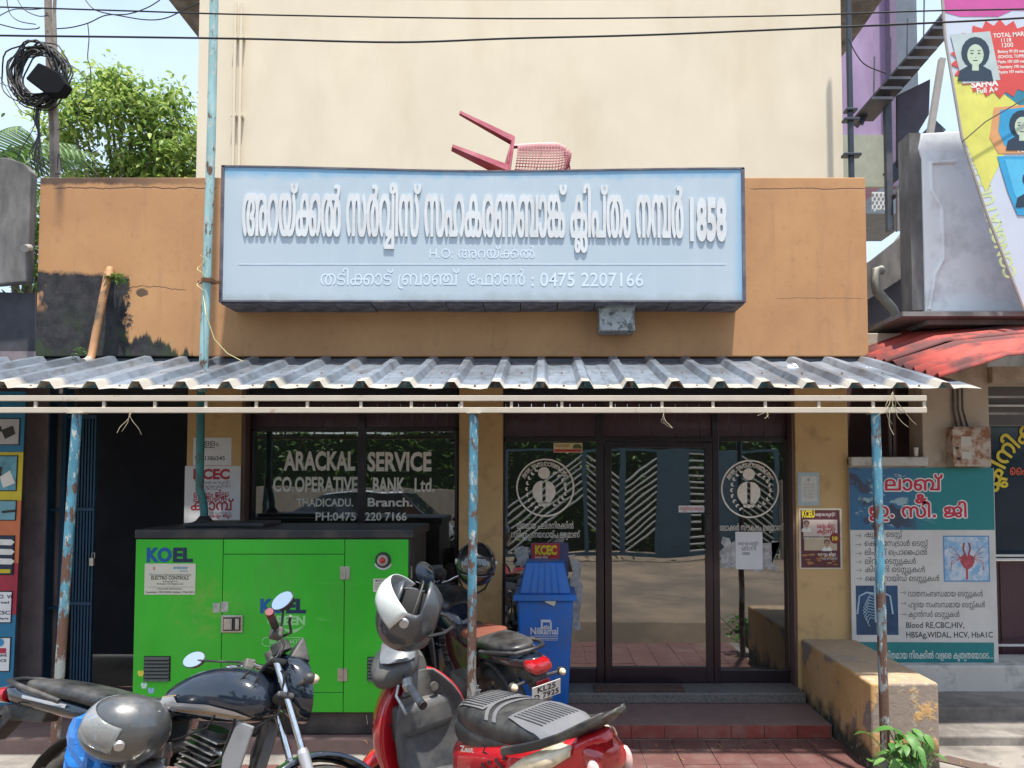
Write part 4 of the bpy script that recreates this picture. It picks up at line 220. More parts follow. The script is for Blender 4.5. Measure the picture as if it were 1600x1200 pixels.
def latin_mesh(s, bold=0., depth=0., track=1.):
    cu = bpy.data.curves.new('tmp', 'FONT'); cu.body = s; cu.offset = bold; cu.extrude = depth; cu.space_character = track; cu.resolution_u = 3
    ob = bpy.data.objects.new('tmp', cu)
    me = bpy.data.meshes.new_from_object(ob)
    r = [tuple(v.co) for v in me.vertices], [tuple(f.vertices) for f in me.polygons]
    bpy.data.objects.remove(ob); bpy.data.curves.remove(cu); bpy.data.meshes.remove(me)
    return r

# ------------------------------------------------------------------ mesh builder
class MB:
    def __init__(s): s.v = []; s.f = []
    def add(s, V, F, mtx=None):
        b = len(s.v)
        s.v += [tuple(mtx @ Vector(v)) for v in V] if mtx else [tuple(v) for v in V]
        s.f += [tuple(b+i for i in f) for f in F]; return s
    def box(s, x0, x1, y0, y1, z0, z1, mtx=None):
        x0, x1 = min(x0, x1), max(x0, x1); y0, y1 = min(y0, y1), max(y0, y1); z0, z1 = min(z0, z1), max(z0, z1)
        V = [(x0,y0,z0),(x1,y0,z0),(x1,y1,z0),(x0,y1,z0),(x0,y0,z1),(x1,y0,z1),(x1,y1,z1),(x0,y1,z1)]
        return s.add(V, [(3,2,1,0),(4,5,6,7),(0,1,5,4),(1,2,6,5),(2,3,7,6),(3,0,4,7)], mtx)
    def cyl(s, p, q, r, r2=None, n=12, caps=True):
        p, q = Vector(p), Vector(q); r2 = r if r2 is None else r2
        d = (q-p).normalized(); a = d.orthogonal().normalized(); b = d.cross(a)
        V = []
        for c, rr in ((p, r), (q, r2)):
            for k in range(n):
                t = 2*math.pi*k/n; V.append(c+a*(rr*math.cos(t))+b*(rr*math.sin(t)))
        F = [(k, (k+1) % n, n+(k+1) % n, n+k) for k in range(n)]
        if caps: F += [tuple(range(n-1, -1, -1)), tuple(range(n, 2*n))]
        return s.add(V, F)
    def tube(s, pts, r, n=8, closed=False, rs=None):
        pts = [Vector(p) for p in pts]; m = len(pts); V = []
        a = None
        for i, p in enumerate(pts):
            if closed: d = pts[(i+1) % m]-pts[i-1]
            else: d = pts[min(i+1, m-1)]-pts[max(i-1, 0)]
            d.normalize()
            if a is None: a = d.orthogonal().normalized()
            a = (a-d*a.dot(d))
            a = a.normalized() if a.length > 1e-6 else d.orthogonal().normalized()
            b = d.cross(a); rr = rs[i] if rs else r
            for k in range(n):
                t = 2*math.pi*k/n; V.append(p+a*(rr*math.cos(t))+b*(rr*math.sin(t)))
        F = []
        for i in range(m if closed else m-1):
            j = (i+1) % m
            for k in range(n): F.append((i*n+k, i*n+(k+1) % n, j*n+(k+1) % n, j*n+k))
        if not closed: F += [tuple(range(n-1, -1, -1)), tuple(range((m-1)*n, m*n))]
        return s.add(V, F)
    def prism(s, pts, a, b, axis='y'):
        """2D outline (u, v) extruded from a to b; axis y: (u,v)=(x,z); axis x: (y,z); axis z: (x,y)"""
        n = len(pts)
        def P(u, v, w): return (u, w, v) if axis == 'y' else ((w, u, v) if axis == 'x' else (u, v, w))
        V = [P(u, v, a) for u, v in pts]+[P(u, v, b) for u, v in pts]
        F = [tuple(range(n)), tuple(range(2*n-1, n-1, -1))]+[((i+1) % n, i, n+i, n+(i+1) % n) for i in range(n)]
        return s.add(V, F)
    def loft(s, rings, closed_ring=True, caps=True):
        n = len(rings[0]); V = [p for r in rings for p in r]; F = []
        for i in range(len(rings)-1):
            for k in range(n if closed_ring else n-1):
                F.append((i*n+k, i*n+(k+1) % n, (i+1)*n+(k+1) % n, (i+1)*n+k))
        if caps: F += [tuple(range(n-1, -1, -1)), tuple(range((len(rings)-1)*n, len(rings)*n))]
        return s.add(V, F)
    def lathe(s, prof, c=(0, 0, 0), axis='z', n=24, caps=True):
        rings = []
        for r, h in prof:
            ring = []
            for k in range(n):
                t = 2*math.pi*k/n; u, v = r*math.cos(t), r*math.sin(t)
                p = (u, v, h) if axis == 'z' else ((u, h, -v) if axis == 'y' else (h, u, v))
                ring.append((p[0]+c[0], p[1]+c[1], p[2]+c[2]))
            rings.append(ring)
        return s.loft(rings, True, caps)
    def ell(s, c, rx, ry, rz, n=16, m=10, mtx=None):
        V, F = [], []
        for i in range(m+1):
            t = math.pi*i/m
            for k in range(n):
                u = 2*math.pi*k/n
                V.append((c[0]+rx*math.sin(t)*math.cos(u), c[1]+ry*math.sin(t)*math.sin(u), c[2]+rz*math.cos(t)))
        for i in range(m):
            for k in range(n): F.append(((i+1)*n+k, (i+1)*n+(k+1) % n, i*n+(k+1) % n, i*n+k))
        return s.add(V, F, mtx)
def sring(cx, cz, hw, hh, e=2.4, n=20, tilt=0., cy=0.):
    """superellipse cross-section in the y-z plane at x = cx, leaning by tilt about y"""
    out = []
    for k in range(n):
        t = 2*math.pi*k/n; c, q = math.cos(t), math.sin(t)
        y = hw*math.copysign(abs(c)**(2/e), c); z = hh*math.copysign(abs(q)**(2/e), q)
        out.append((cx+z*math.sin(tilt), cy+y, cz+z*math.cos(tilt)))
    return out

ORG = {}
def finish_mesh(name, mb, off):
    me = bpy.data.meshes.new(name)
    me.from_pydata([(v[0]-off[0], v[1]-off[1], v[2]-off[2]) for v in mb.v], [], mb.f)
    me.validate(); me.update(); return me
def props(o, label=None, cat=None, group=None, kind=None):
    if label: o['label'] = label
    if cat: o['category'] = cat
    if group: o['group'] = group
    if kind: o['kind'] = kind
    return o
def thing(name, label, cat, loc=(0, 0, 0), rot=None, group=None, local=False):
    o = bpy.data.objects.new(name, None); COL.objects.link(o); o.location = loc; o.empty_display_size = .1
    if rot: o.rotation_euler = rot
    ORG[o.name] = Vector((0, 0, 0)) if local else Vector(loc)
    return props(o, label, cat, group)
def part(name, mb, mat, parent=None, bevel=0., smooth=False, sub=0, label=None, kind=None, solid=0., seg=2, angle=40, loc=None, weld=False):
    off = ORG[parent.name] if parent else Vector((0, 0, 0))
    if loc is not None and not parent: off = Vector(loc)
    me = finish_mesh(name, mb, off)
    o = bpy.data.objects.new(name, me); COL.objects.link(o)
    if parent: o.parent = parent
    elif loc is not None: o.location = loc
    ORG[o.name] = off
    me.materials.append(mat)
    if weld: o.modifiers.new('w', 'WELD').merge_threshold = 1e-4
    if solid: m = o.modifiers.new('s', 'SOLIDIFY'); m.thickness = solid; m.offset = 0
    if bevel: m = o.modifiers.new('b', 'BEVEL'); m.width = bevel; m.segments = seg; m.limit_method = 'ANGLE'; m.angle_limit = R(angle)
    if sub: m = o.modifiers.new('u', 'SUBSURF'); m.levels = sub; m.render_levels = sub
    if smooth:
        me.shade_smooth()
        if not sub: me.set_sharp_from_angle(angle=R(angle)) if hasattr(me, 'set_sharp_from_angle') else None
    return props(o, label, None, None, kind)
def setting(name, mb, mat, **k): return part(name, mb, mat, None, kind='structure', **k)
def copy_tree(o, parent=None):
    c = o.copy(); COL.objects.link(c); c.parent = parent; ORG[c.name] = ORG.get(o.name, Vector((0, 0, 0)))
    for ch in o.children: copy_tree(ch, c)
    return c
def piece(name, me, loc, parent, rot=None, scale=None):
    """one more of many alike pieces, sharing its mesh"""
    o = bpy.data.objects.new(name, me); COL.objects.link(o); o.parent = parent
    off = ORG[parent.name] if parent else Vector((0, 0, 0))
    o.location = Vector(loc)-off
    if rot: o.rotation_euler = rot
    if scale: o.scale = scale
    return o

# ------------------------------------------------------------------ materials
class NT:
    def __init__(s, name):
        s.m = bpy.data.materials.new(name); s.m.use_nodes = True; s.t = s.m.node_tree
        s.b = s.t.nodes['Principled BSDF']; s.o = s.t.nodes['Material Output']
        s._p = None; s._oc = None
    def n(s, k, **kw):
        o = s.t.nodes.new('ShaderNode'+k)
        for a, b in kw.items(): setattr(o, a, b)
        return o
    def lk(s, a, b): s.t.links.new(a, b)
    def put(s, sock, v):
        if isinstance(v, bpy.types.NodeSocket): s.lk(v, sock)
        elif isinstance(v, (tuple, list)): sock.default_value = tuple(v)+((1,) if len(v) == 3 and len(sock.default_value) == 4 else ())
        else: sock.default_value = v
    def pos(s):
        if not s._p: s._p = s.n('NewGeometry').outputs['Position']
        return s._p
    def obj(s):
        if not s._oc: s._oc = s.n('TexCoord').outputs['Object']
        return s._oc
    def map(s, vec, scale=(1, 1, 1), loc=(0, 0, 0)):
        m = s.n('Mapping'); s.lk(vec, m.inputs[0]); m.inputs['Scale'].default_value = scale; m.inputs['Location'].default_value = loc
        return m.outputs[0]
    def noise(s, scale, detail=4, rough=.55, vec=None, dist=0):
        o = s.n('TexNoise'); s.lk(vec or s.obj(), o.inputs['Vector']); o.inputs['Scale'].default_value = scale
        o.inputs['Detail'].default_value = detail; o.inputs['Roughness'].default_value = rough; o.inputs['Distortion'].default_value = dist
        return o.outputs[0]
    def math(s, op, a, b=0., c=0., clamp=False):
        o = s.n('Math', operation=op, use_clamp=clamp); s.put(o.inputs[0], a); s.put(o.inputs[1], b); s.put(o.inputs[2], c)
        return o.outputs[0]
    def step(s, v, lo, hi):
        o = s.n('MapRange', clamp=True); s.put(o.inputs[0], v); o.inputs[1].default_value = lo; o.inputs[2].default_value = hi
        return o.outputs[0]
    def sep(s, v):
        o = s.n('SeparateXYZ'); s.lk(v, o.inputs[0]); return o.outputs
    def mix(s, f, a, b):
        o = s.n('Mix', data_type='RGBA'); s.put(o.inputs['Factor'], f); s.put(o.inputs['A'], a); s.put(o.inputs['B'], b)
        return o.outputs['Result']
    def bump(s, h, strength=.3, dist=.01, normal=None):
        o = s.n('Bump'); s.put(o.inputs['Height'], h); o.inputs['Strength'].default_value = strength; o.inputs['Distance'].default_value = dist
        if normal: s.lk(normal, o.inputs['Normal'])
        return o.outputs[0]
    def set(s, **k):
        for a, v in k.items():
            s.put(s.b.inputs[{'col': 'Base Color', 'rough': 'Roughness', 'metal': 'Metallic', 'nrm': 'Normal', 'coat': 'Coat Weight', 'crough': 'Coat Roughness',
                              'spec': 'Specular IOR Level', 'trans': 'Transmission Weight', 'alpha': 'Alpha', 'sub': 'Subsurface Weight', 'emit': 'Emission Color', 'estr': 'Emission Strength', 'ior': 'IOR'}[a]], v)
        return s.m
_mats = {}
def sc(c, k): return tuple(min(1, x*k) for x in c)
def srgb(r, g, b):
    f = lambda c: (c/255/12.92) if c/255 <= .04045 else ((c/255+.055)/1.055)**2.4
    return (f(r), f(g), f(b))
def plain(name, col, rough=.5, metal=0., var=.12, scale=6., bump=0., bscale=60., dirt=None, damt=.5, dscale=3., coat=0., spec=.5, dlo=.45, dhi=.65, world=False, streak=1.):
    """one coat of colour with uneven tone, optional dirt patches and fine relief"""
    if name in _mats: return _mats[name]
    n = NT(name); vec = n.pos() if world else n.obj()
    a = n.noise(scale, 5, .6, vec)
    c = n.mix(n.step(a, .3, .7), sc(col, 1-var), sc(col, 1+var))
    r = n.math('ADD', rough-.08, n.math('MULTIPLY', n.noise(scale*3, 3, .5, vec), .16))
    if dirt:
        dv = n.map(vec, (1, 1, 1/streak)) if streak != 1 else vec
        d = n.math('MULTIPLY', n.step(n.noise(dscale, 8, .65, dv), dlo, dhi), damt)
        c = n.mix(d, c, dirt); r = n.math('ADD', r, n.math('MULTIPLY', d, .25), clamp=True)
    k = dict(col=c, rough=r, metal=metal, coat=coat, spec=spec, crough=.08)
    if bump: k['nrm'] = n.bump(n.noise(bscale, 4, .6, vec), bump, .004)
    _mats[name] = n.set(**k); return _mats[name]

def rusty_pipe(name, paint, amount=.5):
    n = NT(name); v = n.pos()
    sv = n.map(v, (1, 1, .35))
    a = n.noise(22, 8, .7, sv); b = n.noise(5, 4, .6, v)
    z = n.sep(v)[2]
    low = n.math('SUBTRACT', 1, n.step(z, .7, 1.9))
    m = n.step(n.math('ADD', n.math('ADD', n.math('MULTIPLY', a, .7), n.math('MULTIPLY', b, .5)), n.math('MULTIPLY', low, .07)), .67-amount*.16, .71-amount*.16)
    fade = n.noise(9, 5, .6, sv)
    pc = n.mix(n.step(fade, .35, .65), sc(paint, .8), sc(paint, 1.25))
    pc = n.mix(n.math('SUBTRACT', 1, n.step(n.math('ADD', z, n.math('MULTIPLY', n.math('SUBTRACT', b, .5), 1.2)), .75, 1.15)), pc, (.24, .27, .27))
    rust = n.mix(n.noise(60, 5, .7, v), (.06, .030, .022), (.17, .09, .06))
    chalk = n.mix(n.step(n.noise(30, 6, .7, sv), .55, .6), pc, (.42, .45, .42))
    return n.set(col=n.mix(m, chalk, rust), rough=n.math('ADD', .45, n.math('MULTIPLY', m, .4)), nrm=n.bump(n.math('SUBTRACT', a, m), .35, .002))

# ------------------------------------------------------------------ writing
def fit(src, px0, px1, pyb, em, Y, proud=.002, out=None, z_of=None):
    """text lying in a plane that faces the street at depth Y: spans px0..px1, baseline pyb, em height in photo pixels"""
    V, F = src
    xs = [v[0] for v in V]; x0, x1 = min(xs), max(xs)
    X0, X1 = X(px0, Y), X(px1, Y); s = (X1-X0)/(x1-x0); e = em*Y/FPX; zb = Z(pyb, Y)
    out = out or MB()
    out.add([(X0+(v[0]-x0)*s, Y-proud-v[2], zb+v[1]*e) for v in V], F)
    return out
def ml(key): return run_mesh(RUN[key])
def lt(s, bold=0., track=1.): return latin_mesh(s, bold, 0, track)
def sheet(px0, px1, py0, py1, Y, t=.002, mb=None):
    mb = mb or MB(); return mb.box(X(px0, Y), X(px1, Y), Y-t, Y, Z(py1, Y), Z(py0, Y))
def poly(pts, Y, t=.002, mb=None):
    mb = mb or MB(); return mb.prism([(W(a, b, Y).x, W(a, b, Y).z) for a, b in pts], Y-t, Y)

# ------------------------------------------------------------------ colours of the place
CREAM = plain('cream_render', (.65, .57, .435), .85, var=.05, scale=1.2, bump=.12, bscale=25, dirt=(.45, .33, .2), damt=.35, dscale=1.1, dlo=.5, dhi=.8, world=True, streak=3)
TAN = plain('tan_paint', (.56, .37, .17), .8, var=.08, scale=2, bump=.2, bscale=30, dirt=(.22, .15, .08), damt=.55, dscale=5, dlo=.52, dhi=.72, world=True)
JAMB = plain('jamb_paint', (.13, .075, .06), .6, var=.1)
FRAME = plain('purple_brown_aluminium', (.030, .020, .026), .32, .35, var=.15, scale=9, coat=.2)
BOARD = plain('purple_laminate_board', (.060, .022, .035), .38, var=.16, scale=4, coat=.15)
DARK = plain('dark_interior', (.02, .022, .03), .9)
SHADEW = plain('shade_dark_wall', (.075, .085, .11), .85, var=.2, scale=2, world=True)  # bluish gloom of the passage and soffit is put into this dark base colour
WHITEP = plain('white_print', (.72, .72, .68), .55, var=.08, scale=20)
FADED = plain('faded_white_paint', (.82, .76, .68), .6, var=.1, scale=30)
BLACKP = plain('black_print', (.02, .02, .022), .5)
PAPER = plain('paper', (.72, .72, .74), .7, var=.05, scale=8, bump=.15, bscale=14)
GREYC = plain('grey_cement', (.20, .19, .185), .9, var=.18, scale=3, bump=.3, bscale=40, dirt=(.05, .05, .05), damt=.8, dscale=3, dlo=.4, dhi=.62, world=True, streak=3)
DIRTYW = plain('dirty_whitewash', (.52, .50, .46), .85, var=.1, scale=2, bump=.25, bscale=30, dirt=(.12, .11, .10), damt=.75, dscale=4, dlo=.5, dhi=.66, world=True)
TEAL_PIPE = rusty_pipe('rusty_pale_blue_pipe', (.26, .42, .42), .12)
BLUE_POST = rusty_pipe('rusty_sky_blue_pipe', (.07, .23, .32), .25)
RAILM = plain('cream_painted_steel', (.50, .44, .36), .55, var=.08, scale=5, dirt=(.26, .17, .10), damt=.6, dscale=9, dlo=.62, dhi=.7, world=True)
CABLE = plain('black_cable', (.012, .012, .013), .6)
WIRE = plain('dusty_wire', (.30, .27, .22), .8)

def parapet_mat():
    n = NT('orange_brown_wall_paint'); v = n.pos(); x, y, z = n.sep(v)
    big = n.noise(1.3, 6, .6, v); fine = n.noise(14, 7, .7, v); drip = n.noise(9, 5, .6, n.map(v, (1, 1, .12)))
    c = n.mix(n.step(big, .3, .7), (.38, .19, .080), (.49, .26, .112))
    c = n.mix(n.math('MULTIPLY', n.step(fine, .55, .75), .45), c, (.27, .12, .045))
    c = n.mix(n.math('MULTIPLY', n.step(drip, .56, .72), .25), c, (.20, .11, .06))
    # black mould spreading from the corner: a field that is positive inside the patch, broken up by noise
    jig = n.math('MULTIPLY', n.math('SUBTRACT', fine, .5), .34)
    jig2 = n.math('MULTIPLY', n.math('SUBTRACT', drip, .5), .5)
    a = n.math('SUBTRACT', -3.45, x); a = n.math('ADD', a, jig)
    b = n.math('SUBTRACT', 3.655, z); b = n.math('ADD', b, n.math('MULTIPLY', jig, .25))
    b = n.math('SUBTRACT', b, n.math('MULTIPLY', n.math('ADD', x, 4.2), .06))
    box = n.math('MINIMUM', a, b); box = n.math('ADD', box, .02)
    sl = n.math('SUBTRACT', n.math('ADD', 3.20, n.math('MULTIPLY', n.math('ADD', x, 3.45), -.45)), z); sl = n.math('ADD', sl, jig2)
    field = n.math('MAXIMUM', box, n.math('MINIMUM', sl, n.math('SUBTRACT', -2.75, x)))
    hole = n.math('MULTIPLY', n.math('MULTIPLY', n.step(n.noise(4.2, 3, .5, n.map(v, (1, 1, .6), (.3, 0, .1))), .59, .62), n.step(z, 3.32, 3.40)), n.math('SUBTRACT', 1, n.step(z, 3.56, 3.6)))
    m = n.math('MULTIPLY', n.step(field, -.01, .025), n.math('SUBTRACT', 1, hole))
    # a small patch of flaked paint and stained top edge
    dx = n.math('SUBTRACT', x, -3.33); dz = n.math('SUBTRACT', z, 3.49)
    pz = n.math('ADD', n.math('MULTIPLY', dx, dx), n.math('MULTIPLY', n.math('MULTIPLY', dz, dz), 2.2)); pz = n.math('ADD', pz, n.math('MULTIPLY', jig, .02))
    m = n.math('MAXIMUM', m, n.math('MULTIPLY', n.math('SUBTRACT', 1, n.step(pz, .0022, .0034)), .8))
    top = n.math('MULTIPLY', n.step(n.math('ADD', z, n.math('MULTIPLY', jig2, .16)), 4.385, 4.41), n.math('SUBTRACT', 1, n.step(x, -3.6, -2.4)))
    m = n.math('MAXIMUM', m, n.math('MULTIPLY', top, .8))
    stain = n.math('MULTIPLY', n.math('SUBTRACT', 1, n.step(n.math('ABSOLUTE', n.math('ADD', n.math('SUBTRACT', x, -4.03), n.math('MULTIPLY', jig, .08))), .012, .05)), n.step(z, 3.95, 4.4))
    m = n.math('MAXIMUM', m, n.math('MULTIPLY', stain, .6))
    mould = n.mix(n.step(n.noise(11, 6, .7, v), .4, .62), (.012, .012, .016), (.038, .036, .040))
    green = n.math('MULTIPLY', n.step(n.noise(5, 5, .6, v), .48, .6), n.math('SUBTRACT', 1, n.step(z, 3.1, 3.4)))
    mould = n.mix(n.math('MULTIPLY', green, .7), mould, (.030, .050, .018))
    c = n.mix(m, c, mould)
    def crack(zc, x0, x1, amp, w):
        nn = n.math('MULTIPLY', n.math('SUBTRACT', n.noise(3.5, 7, .65, n.map(v, (1, 0, 0), (zc, zc, 0))), .5), amp)
        d = n.math('ABSOLUTE', n.math('ADD', n.math('SUBTRACT', z, zc), nn))
        k = n.math('SUBTRACT', 1, n.step(d, w*.4, w))
        return n.math('MULTIPLY', k, n.math('MULTIPLY', n.step(x, x0, x0+.05), n.math('SUBTRACT', 1, n.step(x, x1-.05, x1))))
    ck = n.math('MAXIMUM', crack(4.365, -4.1, -2.7, .09, .007), n.math('MAXIMUM', crack(4.36, 1.7, 2.7, .05, .006), crack(3.52, -3.5, -2.95, .16, .005)))
    ck = n.math('MAXIMUM', ck, crack(3.44, 1.9, 2.66, .08, .003))
    c = n.mix(n.math('MULTIPLY', ck, .85), c, (.05, .025, .015))
    h = n.math('SUBTRACT', n.math('MULTIPLY', n.noise(30, 6, .6, v), .5), n.math('ADD', n.math('MULTIPLY', m, .35), ck))
    return n.set(col=c, rough=n.math('ADD', .72, n.math('MULTIPLY', m, .2)), nrm=n.bump(h, .3, .006))
PARA = parapet_mat()

def tile_mat():
    n = NT('red_parquet_tile'); v = n.obj(); p = n.pos()
    # each tile is pressed with small ribs set in alternating blocks
    ch = n.n('TexChecker'); n.lk(v, ch.inputs[0]); ch.inputs['Scale'].default_value = 16
    x, y, z = n.sep(v)
    rx = n.math('PINGPONG', x, .0105); ry = n.math('PINGPONG', y, .0105)
    gx = n.math('SUBTRACT', 1, n.step(rx, .0008, .0022)); gy = n.math('SUBTRACT', 1, n.step(ry, .0008, .0022))
    f = ch.outputs['Fac']
    gr = n.math('ADD', n.math('MULTIPLY', gx, f), n.math('MULTIPLY', gy, n.math('SUBTRACT', 1, f)))
    edge = n.math('MAXIMUM', n.math('SUBTRACT', 1, n.step(n.math('PINGPONG', x, .03125), .001, .003)), n.math('SUBTRACT', 1, n.step(n.math('PINGPONG', y, .03125), .001, .003)))
    gr = n.math('MAXIMUM', n.math('MULTIPLY', gr, .6), edge)
    c = n.mix(n.step(n.noise(2.2, 6, .65, p), .35, .65), (.095, .035, .032), (.15, .065, .056))
    c = n.mix(n.math('MULTIPLY', n.step(n.noise(3.1, 8, .7, p), .5, .68), .5), c, (.22, .17, .145))
    c = n.mix(n.math('MULTIPLY', gr, .6), c, (.16, .085, .07))
    return n.set(col=c, rough=.7, nrm=n.bump(n.math('SUBTRACT', n.noise(80, 3, .6, p), n.math('MULTIPLY', gr, 1.6)), .5, .003))
TILE = tile_mat()

def glass_mat(name, tint, refl):
    """tinted shop glass: clear to dark inside, strongly mirroring the street"""
    n = NT(name)
    g = n.n('BsdfGlossy'); g.inputs['Roughness'].default_value = .012
    wob = n.bump(n.noise(1.3, 2, .4, n.pos()), .05, .05); n.lk(wob, g.inputs['Normal'])
    t = n.n('BsdfTransparent'); t.inputs[0].default_value = tint+(1,)
    fr = n.n('LayerWeight'); fr.inputs[0].default_value = .35
    d = n.n('BsdfDiffuse'); d.inputs[0].default_value = (.35, .33, .28, 1)
    smear = n.step(n.noise(3.5, 8, .7, n.pos()), .52, .75)
    f = n.math('ADD', refl, n.math('MULTIPLY', fr.outputs['Fresnel'], .5), clamp=True)
    m = n.n('MixShader'); n.lk(f, m.inputs[0]); n.lk(t.outputs[0], m.inputs[1]); n.lk(g.outputs[0], m.inputs[2])
    m2 = n.n('MixShader'); n.put(m2.inputs[0], n.math('ADD', .03, n.math('MULTIPLY', smear, .05))); n.lk(m.outputs[0], m2.inputs[1]); n.lk(d.outputs[0], m2.inputs[2])
    n.lk(m2.outputs[0], n.o.inputs[0]); return n.m
GLASS = glass_mat('tinted_shop_glass', (.30, .33, .35), .27)

# ------------------------------------------------------------------ the setting: ground
SAND = plain('trodden_earth', (.30, .23, .17), .95, var=.2, scale=.8, bump=.4, bscale=12, dirt=(.12, .10, .08), damt=.6, dscale=1.5, world=True)
ROADM = plain('dusty_road', (.15, .12, .09), .9, var=.2, scale=.9, bump=.5, bscale=60, dirt=(.28, .21, .15), damt=.8, dscale=.9, world=True)
CONC = plain('worn_concrete', (.26, .235, .21), .9, var=.15, scale=1.5, bump=.35, bscale=35, dirt=(.08, .07, .065), damt=.75, dscale=2.2, dlo=.45, dhi=.65, world=True)
g = MB(); g.box(-120, 120, -120, 160, -.9, -.04); setting('ground', g, SAND)
g = MB(); g.box(-60, 60, -2.6, 3.2, -.04, .21); g.prism([(3.2, -.04), (3.2, .21), (4.05, .19), (4.3, -.012), (4.3, -.04)], -60, 60, 'x'); setting('road', g, ROADM)
g = MB(); g.box(-8, 2.6, 4.3, 6.9, -.04, -.004); fore = setting('forecourt', g, CONC)
tm = MB(); tm.box(-.1225, .1225, -.1225, .1225, -.004, .006); tile_me = finish_mesh('tile', tm, (0, 0, 0)); tile_me.materials.append(TILE)
rnd = random.Random(3)
ix = 0
for i in range(22):
    for j in range(7):
        x = 2.07-i*.25; y = 4.45+j*.25
        if x < -.98 and y > 5.4: continue
        if y > 5.80: continue
        if x < -3.2: continue
        piece('tile', tile_me, (x, y, rnd.uniform(-.0015, .0015)), fore, rot=(rnd.uniform(-.004, .004), rnd.uniform(-.004, .004), rnd.choice((0, math.pi/2))))
# raised landing with a red tiled riser, the granite door step above it
STEPM = plain('grey_mosaic', (.19, .12, .11), .6, var=.15, scale=12, bump=.1, dirt=(.2, .15, .12), damt=.6, dscale=2.5, world=True)
g = MB(); g.box(-.98, 2.17, 5.87, 6.95, -.02, .10); g.box(-7, -.985, 5.55, 6.95, -.02, .097); land = setting('landing', g, STEPM, bevel=.006)
g = MB(); g.box(-.80, 2.16, 6.41, 6.9, .101, .183); setting('door_step', g, plain('speckled_granite', (.15, .14, .13), .45, var=.5, scale=70, bump=.1, world=True), bevel=.008)
rt = MB(); rt.box(-.1225, .1225, -.006, .006, -.047, .047); riser_me = finish_mesh('riser_tile', rt, (0, 0, 0))
riser_me.materials.append(plain('red_riser_tile', (.24, .05, .04), .55, var=.2, scale=8, bump=.2, dirt=(.3, .2, .16), damt=.5, world=True))
for i in range(12): piece('riser_tile', riser_me, (2.03-i*.25, 5.862, .050), land)

# ------------------------------------------------------------------ bank building
YF, YP, YG = 6.6, 6.3, 6.75                            # pier faces, parapet face, glass
bank = thing('bank_building', 'single storey bank front with orange-brown parapet wall over dark glazed shopfront', 'building', (-.7, 6.6, 0))
g = MB(); g.box(X(49, YP), X(1361, YP), YP, YP+.18, Z(557, YP), Z(277, YP)); part('parapet', g, PARA, bank, bevel=.008)
g = MB(); g.box(X(49, YP)+.02, X(1361, YP)-.02, YP+.03, 8.4, 2.80, 2.945); part('ceiling_slab', g, SHADEW, bank)
g = MB(); g.box(X(49, YP)+.02, X(1361, YP)-.02, YP+.2, 8.4, 4.1, 4.2); part('flat_roof', g, GREYC, bank)
for a, b in ((291, 376), (717, 785), (1243, 1326)):
    g = MB(); g.box(X(a, YF), X(b, YF), YF, 6.9, .0, 2.80); part('pier', g, TAN, bank, bevel=.006)
part('jamb', MB().box(X(376, YF)+.002, X(392, YG), YF+.01, 6.88, .1, 2.8), JAMB, bank); part('jamb', MB().box(X(1230, YG), X(1243, YF)-.002, YF+.012, 6.88, .1, 2.8), JAMB, bank)
g = MB(); g.box(X(380, YG), X(1240, YG), 6.68, 6.9, 2.62, 2.798); part('lintel', g, DARK, bank)
g = MB(); g.box(-2.6, 2.2, 9.6, 9.7, 0, 2.8); g.box(-2.62, -2.52, 6.9, 9.7, 0, 2.8); g.box(2.18, 2.28, 6.9, 9.7, 0, 2.8); g.box(-2.6, 2.25, 6.92, 9.7, .02, .17)
part('interior_wall', g, plain('office_wall', (.25, .27, .27), .8), bank)
g = MB(); g.box(-.6, 1.9, 8.3, 8.9, .17, 1.15); part('counter', g, plain('counter_wood', (.12, .06, .03), .4), bank)
g = MB(); g.box(-7.5, X(291, YF), 8.6, 8.7, 0, 2.8); g.box(X(291, YF)+.001, X(291, YF)+.06, 6.9, 8.6, 0, 2.8); g.box(-7.5, X(291, YF), 6.6, 8.6, 2.78, 2.799); part('passage_wall', g, SHADEW, bank)

# glazed window: sill wall, mullion, transom boards, two panes
win = part('window', MB().box(X(392, YG), X(716, YG), YG-.03, YG+.03, Z(674, YG)-.0, Z(668, YG)).box(X(560, YG), X(571, YG), YG-.034, YG+.034, 1.0, 2.62)
           .box(X(392, YG), X(397, YG), YG-.03, YG+.03, 1.0, 2.62).box(X(711, YG), X(716, YG), YG-.03, YG+.03, 1.0, 2.62).box(X(392, YG), X(716, YG), YG-.032, YG+.032, .98, 1.04), FRAME, bank, bevel=.004)
g = MB(); g.box(X(392, YG), X(716, YG), YG-.05, YG+.1, .1, .98); part('sill_wall', g, TAN, bank)
for a, b in ((397, 560), (571, 711)):
    part('pane', MB().box(X(a, YG), X(b, YG), YG-.004, YG+.004, 1.04, Z(674, YG)), GLASS, win)
def boards(px0, px1, pz0, pz1, parent, step=19.):
    k = max(1, round((px1-px0)/step)); w = (X(px1, YG)-X(px0, YG))/k
    bm = MB().box(-w/2+.0015, w/2-.0015, -.009, .009, pz0, pz1)
    me = finish_mesh('board', bm, (0, 0, 0)); me.materials.append(BOARD)
    for i in range(k): piece('board', me, (X(px0, YG)+w*(i+.5), YG+rnd.uniform(-.003, .003), 0), parent)
boards(392, 560, Z(668, YG)+.001, 2.62, bank); boards(571, 716, Z(668, YG)+.001, 2.62, bank)

